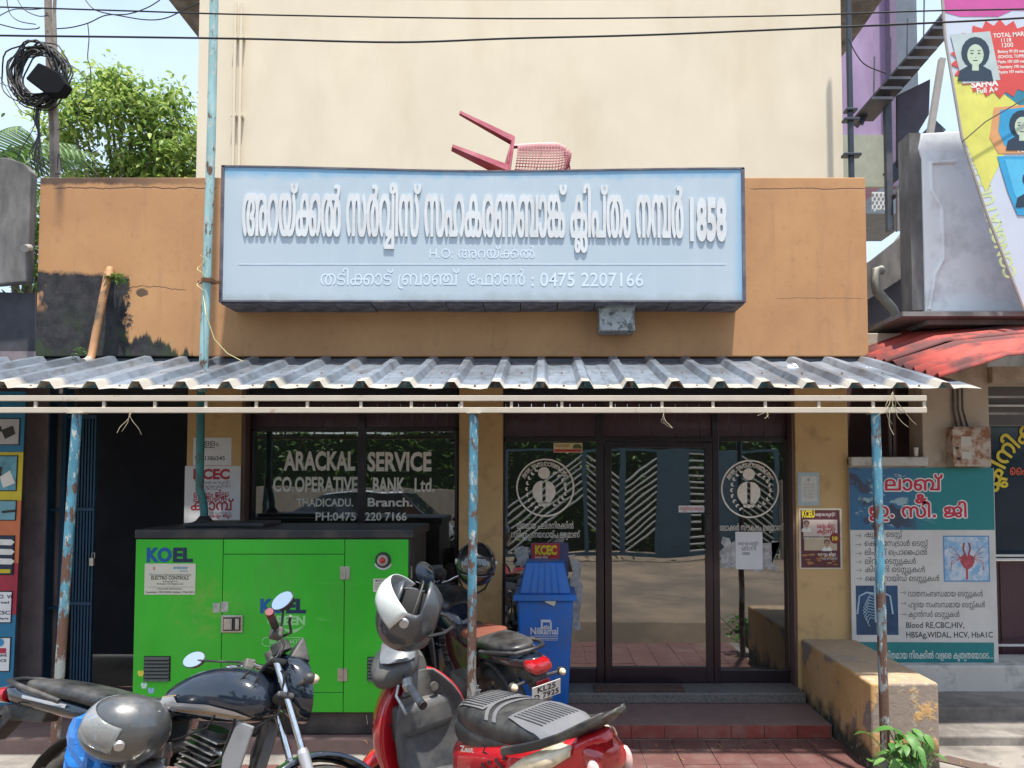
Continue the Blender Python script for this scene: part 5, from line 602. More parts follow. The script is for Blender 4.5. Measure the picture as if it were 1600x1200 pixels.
# door screen: fixed side lights and a door
scr = part('door_screen', MB().box(X(786, YG), X(1234, YG), YG-.03, YG+.03, Z(690, YG), Z(683, YG)).box(X(931, YG), X(943, YG), YG-.036, YG+.036, .184, 2.62)
           .box(X(1112, YG), X(1122, YG), YG-.036, YG+.036, .184, 2.62).box(X(786, YG), X(790, YG), YG-.03, YG+.03, .184, 2.62).box(X(1229, YG), X(1234, YG), YG-.03, YG+.03, .184, 2.62)
           .box(X(790, YG), X(931, YG), YG-.028, YG+.028, .184, Z(1043, YG)).box(X(1122, YG), X(1229, YG), YG-.028, YG+.028, .184, Z(1046, YG)), FRAME, bank, bevel=.004)
for a, b, c in ((790, 931, 1043), (1122, 1229, 1046)):
    part('pane', MB().box(X(a, YG), X(b, YG), YG-.004, YG+.004, Z(c, YG), Z(690, YG)), GLASS, scr)
boards(790, 931, Z(683, YG)+.001, 2.62, bank); boards(943, 1112, Z(683, YG)+.001, 2.62, bank); boards(1122, 1229, Z(683, YG)+.001, 2.62, bank)
dr = part('door', MB().box(X(944, YG), X(955, YG), YG-.045, YG+.005, .19, Z(692, YG)).box(X(1100, YG), X(1111, YG), YG-.045, YG+.005, .19, Z(692, YG))
          .box(X(955, YG), X(1100, YG), YG-.043, YG+.003, .19, Z(1040, YG)).box(X(955, YG), X(1100, YG), YG-.043, YG+.003, Z(700, YG), Z(692, YG)), FRAME, bank, bevel=.003)
part('pane', MB().box(X(955, YG), X(1100, YG), YG-.024, YG-.016, Z(1040, YG), Z(700, YG)), GLASS, dr)
part('handle', MB().box(X(1099, 6.68), X(1108, 6.68), 6.655, 6.70, Z(833, 6.68), Z(803, 6.68)).box(X(1101, 6.65), X(1105, 6.65), 6.63, 6.655, Z(829, 6.65), Z(808, 6.65)), plain('black_plastic', (.015, .015, .016), .35), dr, bevel=.005)

# painted lettering on the glass
YL = YG-.006
mb = MB()
fit(lt('ARACKAL', .035), 443, 555, 734, 40, YL, out=mb); fit(lt('SERVICE', .035), 574, 674, 735, 40, YL, out=mb)
fit(lt('CO.OPERATIVE', .03), 427, 559, 768, 32, YL, out=mb); fit(lt('BANK', .03), 583, 633, 769, 32, YL, out=mb); fit(lt('Ltd.', .02), 648, 679, 768, 30, YL, out=mb)
fit(lt('THADICADU.', .02), 464, 552, 791, 17, YL, out=mb); fit(lt('Branch.', .025), 575, 645, 791, 18.5, YL, out=mb)
fit(lt('PH:0475', .02), 494, 557, 813, 17.5, YL, out=mb); fit(lt('220 7166', .02), 571, 636, 813, 17.5, YL, out=mb)
part('lettering', mb, FADED, win)
def emblem(cx, cy, parent):
    mb = MB(); P = lambda u, v: (W(cx+u, cy+v, YL-.003).x, W(cx+u, cy+v, YL-.003).z)
    def ring(r0, r1, cu=0, cv=0, y=YL-.002, n=48):
        V, F = [], []
        for k in range(n):
            t = 2*math.pi*k/n
            for r in (r0, r1): a, b = P(cu+r*math.cos(t), cv+r*math.sin(t)); V.append((a, y, b))
        F = [(2*k, 2*k+1, (2*k+3) % (2*n), (2*k+2) % (2*n)) for k in range(n)]
        mb.add(V, F)
    def disc(r, cu, cv, y=YL-.003, n=28, cut=None):
        V = []
        for k in range(n):
            t = 2*math.pi*k/n; a, b = P(cu+r*math.cos(t), cv+r*math.sin(t)); V.append((a, y, b))
        mb.add(V, [tuple(range(n))])
    ring(43, 45.5)
    disc(9.3, -2, -23)
    # two half shields either side of a dark bar
    for s in (-1, 1):
        pts = []
        for k in range(13):
            t = math.pi*k/12; pts.append((-2+s*(2.6+15.5*math.sin(t)), 6-17*math.cos(t)+(2 if k > 9 else 0)))
        V = [(P(u, v)[0], YL-.003, P(u, v)[1]) for u, v in pts]; mb.add(V, [tuple(range(13))])
    for q in (-4, 0, 4): disc(3.2, -2+q*1.4, 27-abs(q)*.3)
    for s in (-1, 1):                                   # laurel leaves
        for k in range(9):
            t = R(28+k*15.5); r = 30.5
            u0, v0 = s*r*math.sin(t)-1, r*math.cos(t)+2
            for side in (-1, 1):
                aa = -t*s+R(90)*s+side*R(32); du, dv = math.cos(aa)*5.6, -math.sin(aa)*5.6
                q = (-dv*.28, du*.28)
                V = [P(u0, v0), P(u0+du*.5+q[0], v0+dv*.5+q[1]), P(u0+du, v0+dv), P(u0+du*.5-q[0], v0+dv*.5-q[1])]
                mb.add([(a, YL-.003-side*.0004, b) for a, b in V], [(0, 1, 2, 3)])
    txt = 'ARACKAL SERVICE CO-OPERATIVE BANK'; n = len(txt)
    for i, ch in enumerate(txt):                        # lettering round the upper rim
        if ch == ' ': continue
        t = R(-62+124*i/(n-1)); V, F = latin_mesh(ch, .03); w = max(v[0] for v in V)
        o = []
        for v in V:
            x, y = (v[0]-w/2)*7.2, v[1]*9+34
            u, q = x*math.cos(t)+y*math.sin(t), -x*math.sin(t)+y*math.cos(t)
            a, b = P(u-.5, -q); o.append((a, YL-.0024, b))
        mb.add(o, F)
    part('emblem', mb, FADED, parent)
emblem(852, 762, scr); emblem(1172, 764, scr)
mb = MB()
fit(ml('d1'), 808, 896, 826, 14, YL, out=mb); fit(ml('d2'), 799, 906, 840, 14, YL, out=mb); fit(ml('d3'), 1124, 1223, 829, 14, YL, out=mb)
part('lettering', mb, FADED, scr)

# upper storey behind
up = thing('upper_storey', 'tall plain cream rendered wall of the upper storey rising behind the parapet', 'building', (X(810, 8.5), 8.5, 4))
g = MB(); g.box(X(297, 8.5), X(1326, 8.5), 8.5, 12.5, 3.9, 7.41); part('wall', g, CREAM, up)
g = MB(); g.box(X(297, 8.5)-.38, X(1326, 8.5)+.5, 8.503, 12.8, 7.412, 7.55); part('eave_slab', g, GREYC, up)
for px in (355, 364.5):
    part('pipe', MB().tube([(X(px, 8.44), 8.44, 4.0), (X(px, 8.44), 8.44, 7.3)], .018, 10), CREAM, up, smooth=True)
    for zz in (5.1, 6.0, 6.9): part('clip', MB().box(X(px, 8.44)-.03, X(px, 8.44)+.03, 8.43, 8.495, zz, zz+.03), CREAM, up)

# ------------------------------------------------------------------ signboard
YS = 5.97
def sign_mat():
    n = NT('pale_blue_sign_face'); v = n.pos(); x, y, z = n.sep(v)
    c = n.mix(n.step(n.noise(1.0, 3, .5, v), .3, .7), (.38, .465, .535), (.43, .505, .565))
    st = n.noise(7, 6, .6, n.map(v, (1, 1, .07)))
    c = n.mix(n.math('MULTIPLY', n.step(st, .52, .75), .35), c, (.50, .56, .62))
    edge = n.math('MAXIMUM', n.step(n.math('ADD', z, n.math('MULTIPLY', n.math('SUBTRACT', n.noise(6, 5, .6, v), .5), .12)), 4.31, 4.37), n.step(n.math('ADD', x, n.math('MULTIPLY', st, .06)), 1.52, 1.60))
    c = n.mix(n.math('MULTIPLY', edge, .7), c, (.10, .33, .55))
    low = n.math('SUBTRACT', 1, n.step(n.math('ADD', z, n.math('MULTIPLY', n.math('SUBTRACT', n.noise(4, 6, .65, v), .5), .18)), 3.33, 3.41))
    c = n.mix(n.math('MULTIPLY', low, .55), c, (.22, .25, .22))
    scr_ = n.math('MULTIPLY', n.step(n.noise(26, 6, .75, n.map(v, (.35, 1, 1))), .66, .69), n.math('SUBTRACT', 1, n.step(n.math('ABSOLUTE', n.math('SUBTRACT', z, 3.86)), .03, .12)))
    c = n.mix(n.math('MULTIPLY', scr_, .6), c, (.12, .16, .2))
    return n.set(col=c, rough=.42, nrm=n.bump(n.noise(2.5, 3, .5, v), .12, .02))
SIGNF = sign_mat()
CASE = plain('grey_violet_sheet_metal', (.10, .09, .12), .5, .3, var=.2, dirt=(.3, .28, .26), damt=.4)
UNDER = plain('dusty_grey_underside', (.16, .17, .20), .6, .2, var=.25, scale=3, dirt=(.05, .05, .05), damt=.8, dscale=4)
sx0, sx1, sz0, sz1 = X(338, YS), X(1168, YS), Z(472, YS), Z(264, YS)
sg = thing('signboard', 'long pale blue bank signboard with raised white Malayalam letters mounted on the parapet', 'sign', ((sx0+sx1)/2, YS, sz0))
def bow(x): return .022*math.cos((x-sx0)/(sx1-sx0)*2*math.pi)*.5+(.018 if x < (sx0+sx1)/2 else 0)*(1-2*(x-sx0)/(sx1-sx0))
N = 24
mb = MB(); V = []
for i in range(N+1):
    x = sx0+.02+(sx1-sx0-.04)*i/N; V += [(x, YS+.0012, sz0+.012), (x, YS+.0012, sz1-.012+bow(x))]
mb.add(V, [(2*i, 2*i+2, 2*i+3, 2*i+1) for i in range(N)]); part('face', mb, SIGNF, sg)
mb = MB(); V = []
for i in range(N+1):
    x = sx0+(sx1-sx0)*i/N; b = bow(x); V += [(x, YS-.006, sz1-.014+b), (x, YS-.006, sz1+b), (x, YP-.004, sz1+b), (x, YS+.02, sz1-.014+b)]
F = []
for i in range(N):
    a = 4*i; F += [(a, a+4, a+5, a+1), (a+1, a+5, a+6, a+2), (a+3, a+7, a+4, a)]
mb.add(V, F)
mb.box(sx0-.004, sx0+.022, YS-.006, YP-.004, sz0, sz1+bow(sx0)-.002); mb.box(sx1-.022, sx1+.004, YS-.006, YP-.004, sz0, sz1+bow(sx1)-.002); mb.box(sx0, sx1, YS-.005, YS+.015, sz0, sz0+.014)
part('frame', mb, CASE, sg)
k = 14; w = (sx1-sx0)/k
pm = MB().box(-w/2+.004, w/2-.004, YS+.02, YP-.01, -.008, 0); pme = finish_mesh('base_panel', pm, (0, 0, 0)); pme.materials.append(UNDER)
for i in range(k): piece('base_panel', pme, (sx0+w*(i+.5), 0, sz0+rnd.uniform(-.004, .004)), sg)
RAISED = plain('raised_white_letter', (.60, .62, .64), .45, var=.05, scale=5, dirt=(.45, .45, .45), damt=.4, dscale=6, world=True)
# main line: cut-out letters standing proud of the face
def extrude(src, mb, px0, px1, pyb, em, Y, d):
    """flat letters given a thickness d: front face, sides from the open edges"""
    t = MB(); fit(src, px0, px1, pyb, em, Y, 0, out=t)
    edges = {}
    for f in t.f:
        for i in range(len(f)):
            e = (f[i], f[(i+1) % len(f)])
            edges[e] = edges.get(e, 0)+1
    b = len(t.v); V = [(x, y-d, z) for x, y, z in t.v]+[(x, y, z) for x, y, z in t.v]
    F = list(t.f)+[(a, c, b+c, b+a) for (a, c) in edges if (c, a) not in edges]
    mb.add(V, F)
def squash(src): return [(a, (b*.62 if b < 0 else (b if b < .56 else .56+(b-.56)*.55)), c) for a, b, c in src[0]], src[1]
mb = MB(); extrude(squash(ml('main')), mb, 372, 1071, 370, 118, YS, .012); extrude(lt('1858', .045), mb, 1081, 1139, 372, 90, YS, .012)
mb.v = [(x, y, z+.035*(.5-(x-sx0)/(sx1-sx0))*.6) for x, y, z in mb.v]
part('raised_lettering', mb, RAISED, sg)
PALE = plain('worn_white_sticker', (.56, .66, .76), .5, var=.08)
mb = MB(); fit(lt('H.O:', .0), 669, 706, 403, 22, YS, .001, mb); fit(ml('ho'), 714, 835, 403, 24, YS, .001, mb)
fit(ml('br'), 497, 716, 445, 32, YS, .001, mb); fit(ml('ph'), 729, 820, 445, 32, YS, .001, mb); fit(lt(': 0475 2207166', .01), 830, 1007, 447, 31, YS, .001, mb)
mb.box(X(367, YS), X(1137, YS), YS-.001, YS+.001, Z(413, YS)-.003, Z(413, YS)+.003)
part('lettering', mb, PALE, sg)
# junction box hanging below the sign
jb = thing('junction_box', 'small weathered grey metal box hanging under the signboard', 'box', (X(965, 6.15), 6.15, Z(518, 6.15)))
part('body', MB().box(X(937, 6.1), X(993, 6.1), 6.08, 6.29, Z(517, 6.1), Z(480, 6.1)), plain('weathered_galvanised', (.34, .36, .36), .6, .3, var=.2, scale=8, dirt=(.06, .06, .05), damt=.8, dscale=14, dlo=.5, dhi=.6), jb, bevel=.006)
part('lid', MB().box(X(935, 6.1), X(995, 6.1), 6.07, 6.294, Z(480, 6.1), Z(477.5, 6.1)), _mats['weathered_galvanised'], jb)

# ------------------------------------------------------------------ plastic chair tipped over on the sign
PLAST = plain('sun_faded_red_plastic', (.20, .010, .028), .38, var=.2, scale=5, dirt=(.34, .10, .14), damt=.45, dscale=4, coat=.1)
ch = thing('plastic_chair', 'faded red plastic armchair tipped on its front on top of the signboard', 'chair', W(789, 279, 6.72), local=True)
CM_ = Matrix.Rotation(R(44), 3, 'X') @ Matrix.Rotation(R(-6), 3, 'Y') @ Matrix(((-.35, 0, .92), (0, 1, 0), (-.92, 0, -.35))) @ Matrix.Rotation(R(12), 3, 'Z'); ch.rotation_euler = CM_.to_euler(); ch.scale = (1.16,)*3
# built upright: x forward, z up, seat at z 0 (the root), then laid on its back
def lleg(x, y, fx, fy, L=.43):
    m = MB(); a, b = .028, .011
    pr = [(-a, -a), (a, -a), (a, -a+b), (-a+b, -a+b), (-a+b, a), (-a, a)]
    if y > 0: pr = [(p, -q) for p, q in pr]
    if x > 0: pr = [(-p, q) for p, q in pr]
    m.loft([[(x+p*k+fx*t, y+q*k+fy*t, -L*t) for p, q in pr] for t, k in ((-.02, 1.35), (.5, 1.0), (1, .62))]); return m
for x, y, fx, fy in ((.20, .21, .07, .03), (.20, -.21, .07, -.03), (-.19, .19, -.10, .03), (-.19, -.19, -.10, -.03)): part('leg', lleg(x, y, fx, fy), PLAST, ch)
m = MB(); rings = []
for i in range(9):
    x = .24-.46*i/8; zz = .01*math.sin(i/8*math.pi)*-1+(.02 if i == 0 else 0)
    rings.append([(x, -.23+.46*j/8, zz-.015*math.sin(j/8*math.pi)) for j in range(9)])
m.loft(rings, False, False); part('seat', m, PLAST, ch, solid=.008, smooth=True)
part('seat_rim', MB().tube([(.24, -.22, 0), (.245, 0, -.012), (.24, .22, 0), (0, .235, .005), (-.22, .21, 0), (-.23, 0, 0), (-.22, -.21, 0), (0, -.235, .005)], .014, 6, True), PLAST, ch, smooth=True)
# back: curved shell with rows of small openings between a rim
def backp(u, v):
    w = (.20+.03*math.sin(v*math.pi*.8))*(1 if v < .75 else math.sqrt(max(0, 1-((v-.75)/.27)**2)))
    return (-.22-.13*v+.06*(u*u)*1.2, w*u, .0+.43*v)
m = MB()
for i in range(17):
    u = -1+2*i/16
    m.tube([backp(u*.93, v/10) for v in range(1, 11)], .0045, 4)
for j in range(18):
    v = .12+.84*j/17; m.tube([backp(-.93+1.86*k/10, v) for k in range(11)], .0045, 4)
part('back_mesh', m, PLAST, ch)
part('back_rim', MB().tube([backp(-1, v/12) for v in range(0, 13)]+[backp(1, v/12) for v in range(11, -1, -1)], .016, 6), PLAST, ch, smooth=True)
for s in (-1, 1):
    part('armrest', MB().loft([[(x+a, s*.25+b, z+c) for a, b, c in ((-.01, -.025, 0), (.01, -.025, 0), (.01, .025, 0), (-.01, .025, 0))] for x, z in ((-.22, .235), (0, .24), (.15, .22), (.21, .12), (.22, 0))]), PLAST, ch, solid=0, bevel=.004)

# ------------------------------------------------------------------ awning: corrugated sheets on a rail frame with three posts
def awn_mat():
    n = NT('weathered_galvanised_roofing'); v = n.pos(); x, y, z = n.sep(v)
    c = n.mix(n.step(n.noise(1.6, 5, .6, v), .35, .65), (.13, .155, .19), (.28, .33, .40))
    sp = n.noise(18, 6, .7, n.map(v, (1, .3, .3)))
    c = n.mix(n.math('MULTIPLY', n.step(sp, .5, .66), .6), c, (.09, .09, .09))
    lip = n.math('SUBTRACT', 1, n.step(n.math('ADD', y, n.math('MULTIPLY', n.math('SUBTRACT', n.noise(5, 6, .65, v), .5), .16)), 5.11, 5.17))
    c = n.mix(n.math('MULTIPLY', lip, .85), c, (.42, .385, .325))
    rust = n.step(n.noise(7, 7, .7, n.map(v, (1, .5, 1), (5, 3, 1))), .60, .68)
    c = n.mix(n.math('MULTIPLY', rust, .5), c, (.20, .12, .07))
    return n.set(col=c, rough=n.math('ADD', .42, n.math('MULTIPLY', rust, .35)), metal=n.math('MULTIPLY', n.math('SUBTRACT', 1, lip), .45), nrm=n.bump(n.noise(6, 5, .6, v), .35, .01))
AWN = awn_mat()
aw = thing('awning', 'corrugated metal awning over the pavement on three rusty sky-blue posts', 'awning', (-.3, 5.0, 0))
YA0, YA1, SL, PITCHX = 5.0, 6.28, .286, .2944
def azz(y): return Z(606, YA0)+SL*(y-YA0)
def rib(t):                                            # height over one pitch, t in 0..1, ridge centred at .5
    d = abs(t-.5)
    return .044 if d < .085 else (.044*(1-(d-.085)/.10) if d < .185 else 0)
def roof_panel(k0, k1, drop, tear=0.):
    m = MB(); x0 = -.022-PITCHX/2; xs = []
    for k in range(k0, k1):
        for t in (0, .16, .315, .415, .585, .685, .84): xs.append((x0+(k+t)*PITCHX, rib(t)))
    xs.append((x0+k1*PITCHX, 0)); xs.append((x0+(k1+.30)*PITCHX, 0))
    rows = 7; V = []
    for j in range(rows):
        y = YA0+(YA1-YA0)*j/(rows-1)
        for i, (x, h) in enumerate(xs):
            jig = .006*math.sin(i*1.7+j*2.1+k0)+(.005*math.sin(i*.9+k0*1.3) if j == 0 else 0)
            V.append((x, y+(.008*math.sin(i*1.31+k0) if j == 0 else 0), azz(y)+h+jig*.5-drop))
    n = len(xs); F = [(j*n+i, j*n+i+1, (j+1)*n+i+1, (j+1)*n+i) for j in range(rows-1) for i in range(n-1)]
    m.add(V, F); return part('roof_sheet', m, AWN, aw, solid=.002)
for q, (a, b) in enumerate(((-22, -18), (-18, -14), (-14, -10), (-10, -6), (-6, -2), (-2, 2), (2, 6), (6, 10))): roof_panel(a, b, .004*(q % 2))
rail_y = 4.99; xr = X(1449, rail_y)
sm_ = MB()
for k in range(-22, 10):
    for yy in (5.07, 5.62):
        bx_ = -.022-PITCHX/2+(k+.02)*PITCHX; sm_.cyl((bx_, yy, azz(yy)-.004), (bx_, yy, azz(yy)+.008), .009, .006, 8)
part('roofing_screws', sm_, plain('rusty_screw', (.12, .06, .04), .8), aw, kind='stuff')
for pz in (622.5, 641): part('rail', MB().box(-6.6, xr, rail_y-.016, rail_y+.016, Z(pz, rail_y)-.018, Z(pz, rail_y)+.018), RAILM, aw, bevel=.003)
for px in (-188, -108, -28, 53, 160, 240, 320, 399, 479, 563, 642, 721, 799, 878, 955, 1035, 1115, 1197, 1281, 1366, 1446):
    part('strut', MB().box(X(px, rail_y)-.009, X(px, rail_y)+.009, rail_y-.008, rail_y+.008, Z(641, rail_y)+.0185, Z(622.5, rail_y)-.0185), RAILM, aw)
for yy in (5.3, 6.05): part('purlin', MB().box(-6.6, 2.9, yy-.02, yy+.02, azz(yy)-.05, azz(yy)-.012), BLUE_POST, aw)
for px, pb, dxb in ((118, 95, -.065), (740, 737, -.008), (1370, 1382, .015)):
    xt = X(px, rail_y); zt = Z(641, rail_y)-.0185
    p = part('post', MB().tube([(xt+dxb*(zt-z)/1.6, rail_y, z) for z in (-.05, .8, 1.6, zt)], .030, 14), BLUE_POST, aw, smooth=True)
    part('cap_plate', MB().box(xt-.045, xt+.045, rail_y-.045, rail_y+.045, zt-.004, zt-.0005), RAILM, p)
# dry creeper stems dangling from the rails
def twig(px, py, Y, L, seed, n=5):
    r = random.Random(seed); m = MB()
    for i in range(n):
        p = W(px, py, Y); pts = [p.copy()]; d = Vector((r.uniform(-.5, .5), r.uniform(-.2, .1), -1))
        for k in range(6): d += Vector((r.uniform(-.5, .5), r.uniform(-.2, .2), r.uniform(-.1, .25))); p = p+d.normalized()*(L/6*r.uniform(.5, 1.2)); pts.append(p.copy())
        m.tube(pts, .0018, 4)
    return m
STRAW = plain('dry_straw', (.42, .36, .24), .9)
for px, py, L, sd_, lb in ((1395, 612, .34, 1, 'dry straw-coloured stems caught on the rail beside the post by the lab sign'), (1037, 645, .14, 2, 'thin dry twig hanging from the awning rail above the bank door'),
                       (1197, 642, .07, 5, 'tiny dry twig on the awning rail near the meter side of the door'), (205, 640, .2, 8, 'wispy dry stem hanging from the rail over the dark passage')):
    o = part('dry_stem', twig(px, py, 4.96, L, sd_, 6 if L > .3 else 3), STRAW, None, loc=W(px, py, 4.96)); props(o, lb, 'dry stems', 'dry creeper stems on the awning rails')
for px, py, lb in ((1238, 575, 'crumpled white tissue on the awning nearer the parapet middle'), (1357, 580, 'crumpled white tissue on the awning by the parapet corner')):
    m = MB(); p = W(px, py, 5.95); m.ell(p, .045, .03, .028, 10, 7)
    rr = random.Random(px); m.v = [(a+rr.uniform(-.012, .012), b+rr.uniform(-.012, .012), c+rr.uniform(-.01, .01)) for a, b, c in m.v]
    o = part('tissue', m, PAPER, None, loc=p); props(o, lb, 'litter', 'crumpled tissues on the awning')

# tall steel pole and waste pipe
pl = thing('steel_pole', 'tall rusty pale-blue steel pole rising past the left end of the signboard', 'pole', (X(313, 5.9), 5.9, 2.9))
part('shaft', MB().tube([(X(314, 5.9), 5.9, 2.62), (X(317, 5.9), 5.9, 3.5), (X(320, 5.9), 5.9, 4.6), (X(320.5, 5.9), 5.9, 6.6)], .033, 16), TEAL_PIPE, pl, smooth=True)
part('clamp', MB().box(X(300, 5.9), X(336, 5.9), 5.93, 5.95, Z(441, 5.9), Z(437, 5.9)).box(X(312, 5.9), X(328, 5.9), 5.855, 5.945, Z(442, 5.9), Z(436, 5.9)), plain('rust', (.14, .06, .03), .9, var=.4, scale=30), pl)
rr = random.Random(4); m = MB(); m.tube([(X(308, 5.85)+.03*math.sin(k*.9), 5.85-.02*math.cos(k*.9), Z(400+k*3.6, 5.85)) for k in range(18)]+[(W(a, b, 5.6)) for a, b in ((322, 492), (335, 530), (355, 552), (380, 565))], .0035, 5)
part('wire', m, plain('yellow_wire', (.45, .40, .18), .6), pl, smooth=True)
wp = thing('waste_pipe', 'slanting brown drain pipe coming out of the mouldy parapet corner', 'pipe', W(165, 430, 6.2))
PB = plain('brown_pvc', (.42, .22, .10), .6, var=.15, scale=5, dirt=(.10, .07, .05), damt=.9, dscale=3, dlo=.5, dhi=.62, world=True)
part('tube', MB().tube([W(172, 421, 6.28), W(169, 428, 6.2), W(160, 470, 6.17), W(150, 520, 6.15), W(144, 552, 6.13), W(141, 563, 6.10)], .03, 14), PB, wp, smooth=True)
part('collar', MB().tube([W(172, 424, 6.21), W(170, 434, 6.19)], .036, 14), PB, wp, smooth=True)
part('elbow', MB().tube([W(141, 561, 6.12), W(136, 566, 6.05), W(129, 567, 5.98)], .034, 14), plain('grey_pvc', (.30, .28, .26), .6), wp, smooth=True)
def leaf_mesh(L=.1, Wd=.04, bend=.3, fold=.15, n=5):
    V, F = [], []
    for i in range(n+1):
        t = i/n; w = Wd*math.sin(math.pi*min(1, t*.92+.08))**.8*(1-t*.25); z = -bend*L*t*t
        for s in (-1, 0, 1): V.append((s*w/2, L*t, z+abs(s)*fold*w))
    for i in range(n):
        for j in (0, 1): a = i*3+j; F.append((a, a+1, a+4, a+3))
    return V, F
def leaf_mat(name, c1, c2, tr=.35):
    n = NT(name); v = n.obj(); oi = n.n('ObjectInfo'); k = n.n('NewGeometry').outputs['Random Per Island']
    c = n.mix(k, c1, c2)
    t = n.n('BsdfTranslucent'); n.lk(c, t.inputs[0]); n.set(col=c, rough=.5)
    m = n.n('MixShader'); m.inputs[0].default_value = tr; n.lk(n.b.outputs[0], m.inputs[1]); n.lk(t.outputs[0], m.inputs[2]); n.lk(m.outputs[0], n.o.inputs[0]); return n.m
WEED = leaf_mat('weed_green', (.05, .13, .03), (.16, .28, .06))
def tuft(c, r, n, L, seed, up=.6, wd=.25):
    rr = random.Random(seed); m = MB()
    for i in range(n):
        V, F = leaf_mesh(L*rr.uniform(.6, 1.1), L*wd, .5, .1, 3)
        M = Matrix.Translation(Vector(c)+Vector((rr.uniform(-r, r), rr.uniform(-r, r)*.4, rr.uniform(-r, r)*.6))) @ Euler((rr.uniform(-.2, 1.2)*up, rr.uniform(-.5, .5), rr.uniform(0, 6.28))).to_matrix().to_4x4()
        m.add(V, F, M)
    return m
o = part('fern', tuft(W(181, 435, 6.2), .05, 60, .075, 1), WEED, None, loc=W(181, 435, 6.22)); props(o, 'small green fern tuft growing where the brown drain pipe leaves the wall', 'plant')
o = part('weed', tuft(W(126, 549, 6.2), .05, 26, .05, 2), WEED, None, loc=W(126, 552, 6.22)); props(o, 'tiny bright weed at the foot of the mouldy parapet', 'plant')

# low flank wall beside the steps
def bench_mat():
    n = NT('flaking_yellow_ochre_plaster'); v = n.pos(); x, y, z = n.sep(v)
    c = n.mix(n.step(n.noise(2.5, 6, .6, v), .35, .65), (.50, .28, .09), (.58, .36, .16))
    pl_ = n.step(n.noise(2.4, 7, .62, n.map(v, (1, 1, 1), (2, .4, 0))), .55, .585)
    c = n.mix(n.math('MULTIPLY', pl_, .85), c, (.22, .19, .18))
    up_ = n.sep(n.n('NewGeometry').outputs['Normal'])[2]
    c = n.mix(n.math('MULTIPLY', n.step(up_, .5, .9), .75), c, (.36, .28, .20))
    lowz = n.math('ADD', z, n.math('MULTIPLY', n.math('SUBTRACT', n.noise(5, 7, .7, v), .5), .5))
    c = n.mix(n.math('SUBTRACT', 1, n.step(lowz, .10, .24)), c, (.05, .05, .035))
    c = n.mix(n.math('MULTIPLY', n.step(n.noise(16, 7, .7, v), .56, .66), .5), c, (.62, .52, .36))
    return n.set(col=c, rough=.88, nrm=n.bump(n.math('SUBTRACT', n.noise(22, 6, .65, v), n.math('MULTIPLY', pl_, .6)), .5, .01))
bw = part('flank_wall', MB().box(2.185, 2.64, 5.2, 6.595, -.03, .588), bench_mat(), None, bevel=.018, seg=3, loc=(2.4, 5.2, 0)); props(bw, 'low ochre plaster wall with black stained foot beside the bank steps', 'wall')
mt = part('doormat', MB().box(X(928, 6.45), X(1068, 6.45), 6.45, 6.62, .184, .205), plain('coir_mat', (.09, .055, .045), 1., var=.3, scale=40, bump=.8, bscale=200), None, bevel=.006, loc=(1.0, 6.5, .184)); props(mt, 'worn dark red doormat on the granite step', 'doormat')

# ------------------------------------------------------------------ diesel generator
YD = 5.6
gx0, gx1 = X(215, YD), X(641, YD)
def green_mat():
    n = NT('bright_green_powder_coat'); v = n.pos(); x, y, z = n.sep(v)
    c = n.mix(n.step(n.noise(1.5, 4, .5, v), .35, .65), (.030, .44, .020), (.045, .53, .030))
    dx = n.math('SUBTRACT', x, -2.45); dz = n.math('SUBTRACT', z, 1.02)
    rr_ = n.math('ADD', n.math('MULTIPLY', dx, dx), n.math('MULTIPLY', dz, dz))
    c = n.mix(n.math('MULTIPLY', n.math('MULTIPLY', n.math('SUBTRACT', 1, n.step(rr_, .01, .09)), n.step(n.noise(14, 4, .6, v), .4, .6)), .45), c, (.22, .45, .06))
    dirt = n.math('MULTIPLY', n.step(n.noise(3, 7, .7, n.map(v, (1, 1, .4))), .52, .75), .35)
    c = n.mix(dirt, c, (.10, .26, .05))
    return n.set(col=c, rough=n.math('ADD', .36, dirt), coat=.15, nrm=n.bump(n.noise(300, 2, .5, v), .05, .001))
GREEN = green_mat()
GBLK = plain('black_powder_coat', (.02, .022, .026), .5, var=.2, scale=4, dirt=(.14, .12, .10), damt=.5, dscale=3)
STEEL = plain('bright_hinge_steel', (.55, .54, .50), .35, .8, var=.15, dirt=(.3, .2, .1), damt=.4, dscale=20)
gen = thing('diesel_generator', 'bright green diesel generator cabinet with black top standing before the bank window', 'generator', ((gx0+gx1)/2, YD, .1))
part('base', MB().box(gx0+.06, gx1-.06, YD+.05, YD+.72, .10, Z(1115, YD)), GBLK, gen, bevel=.01)
part('cabinet', MB().box(gx0, gx1+.004, YD+.012, YD+.74, Z(1114, YD), Z(842, YD)), GBLK, gen)
part('roof', MB().box(gx0-.008, gx1+.03, YD-.012, YD+.76, Z(841.5, YD), Z(827, YD)), GBLK, gen, bevel=.012)
part('roof_hatch', MB().box(gx0+.25, gx0+.85, YD+.2, YD+.6, Z(827, YD), Z(820, YD)), GBLK, gen, bevel=.01)
def gp(name, a, b, c, d, t=.012): return part(name, MB().box(X(a, YD), X(b, YD), YD-t+.01, YD+.011, Z(d, YD), Z(c, YD)), GREEN, gen, bevel=.003)
pl1 = gp('panel', 215, 350.4, 843, 1113); gp('panel', 351.4, 539.6, 843, 865.5, .010); d2 = gp('door', 351.4, 539.6, 866.5, 1082); gp('panel', 351.4, 539.6, 1083, 1113, .010); d3 = gp('panel', 540.6, 639, 843, 1113)
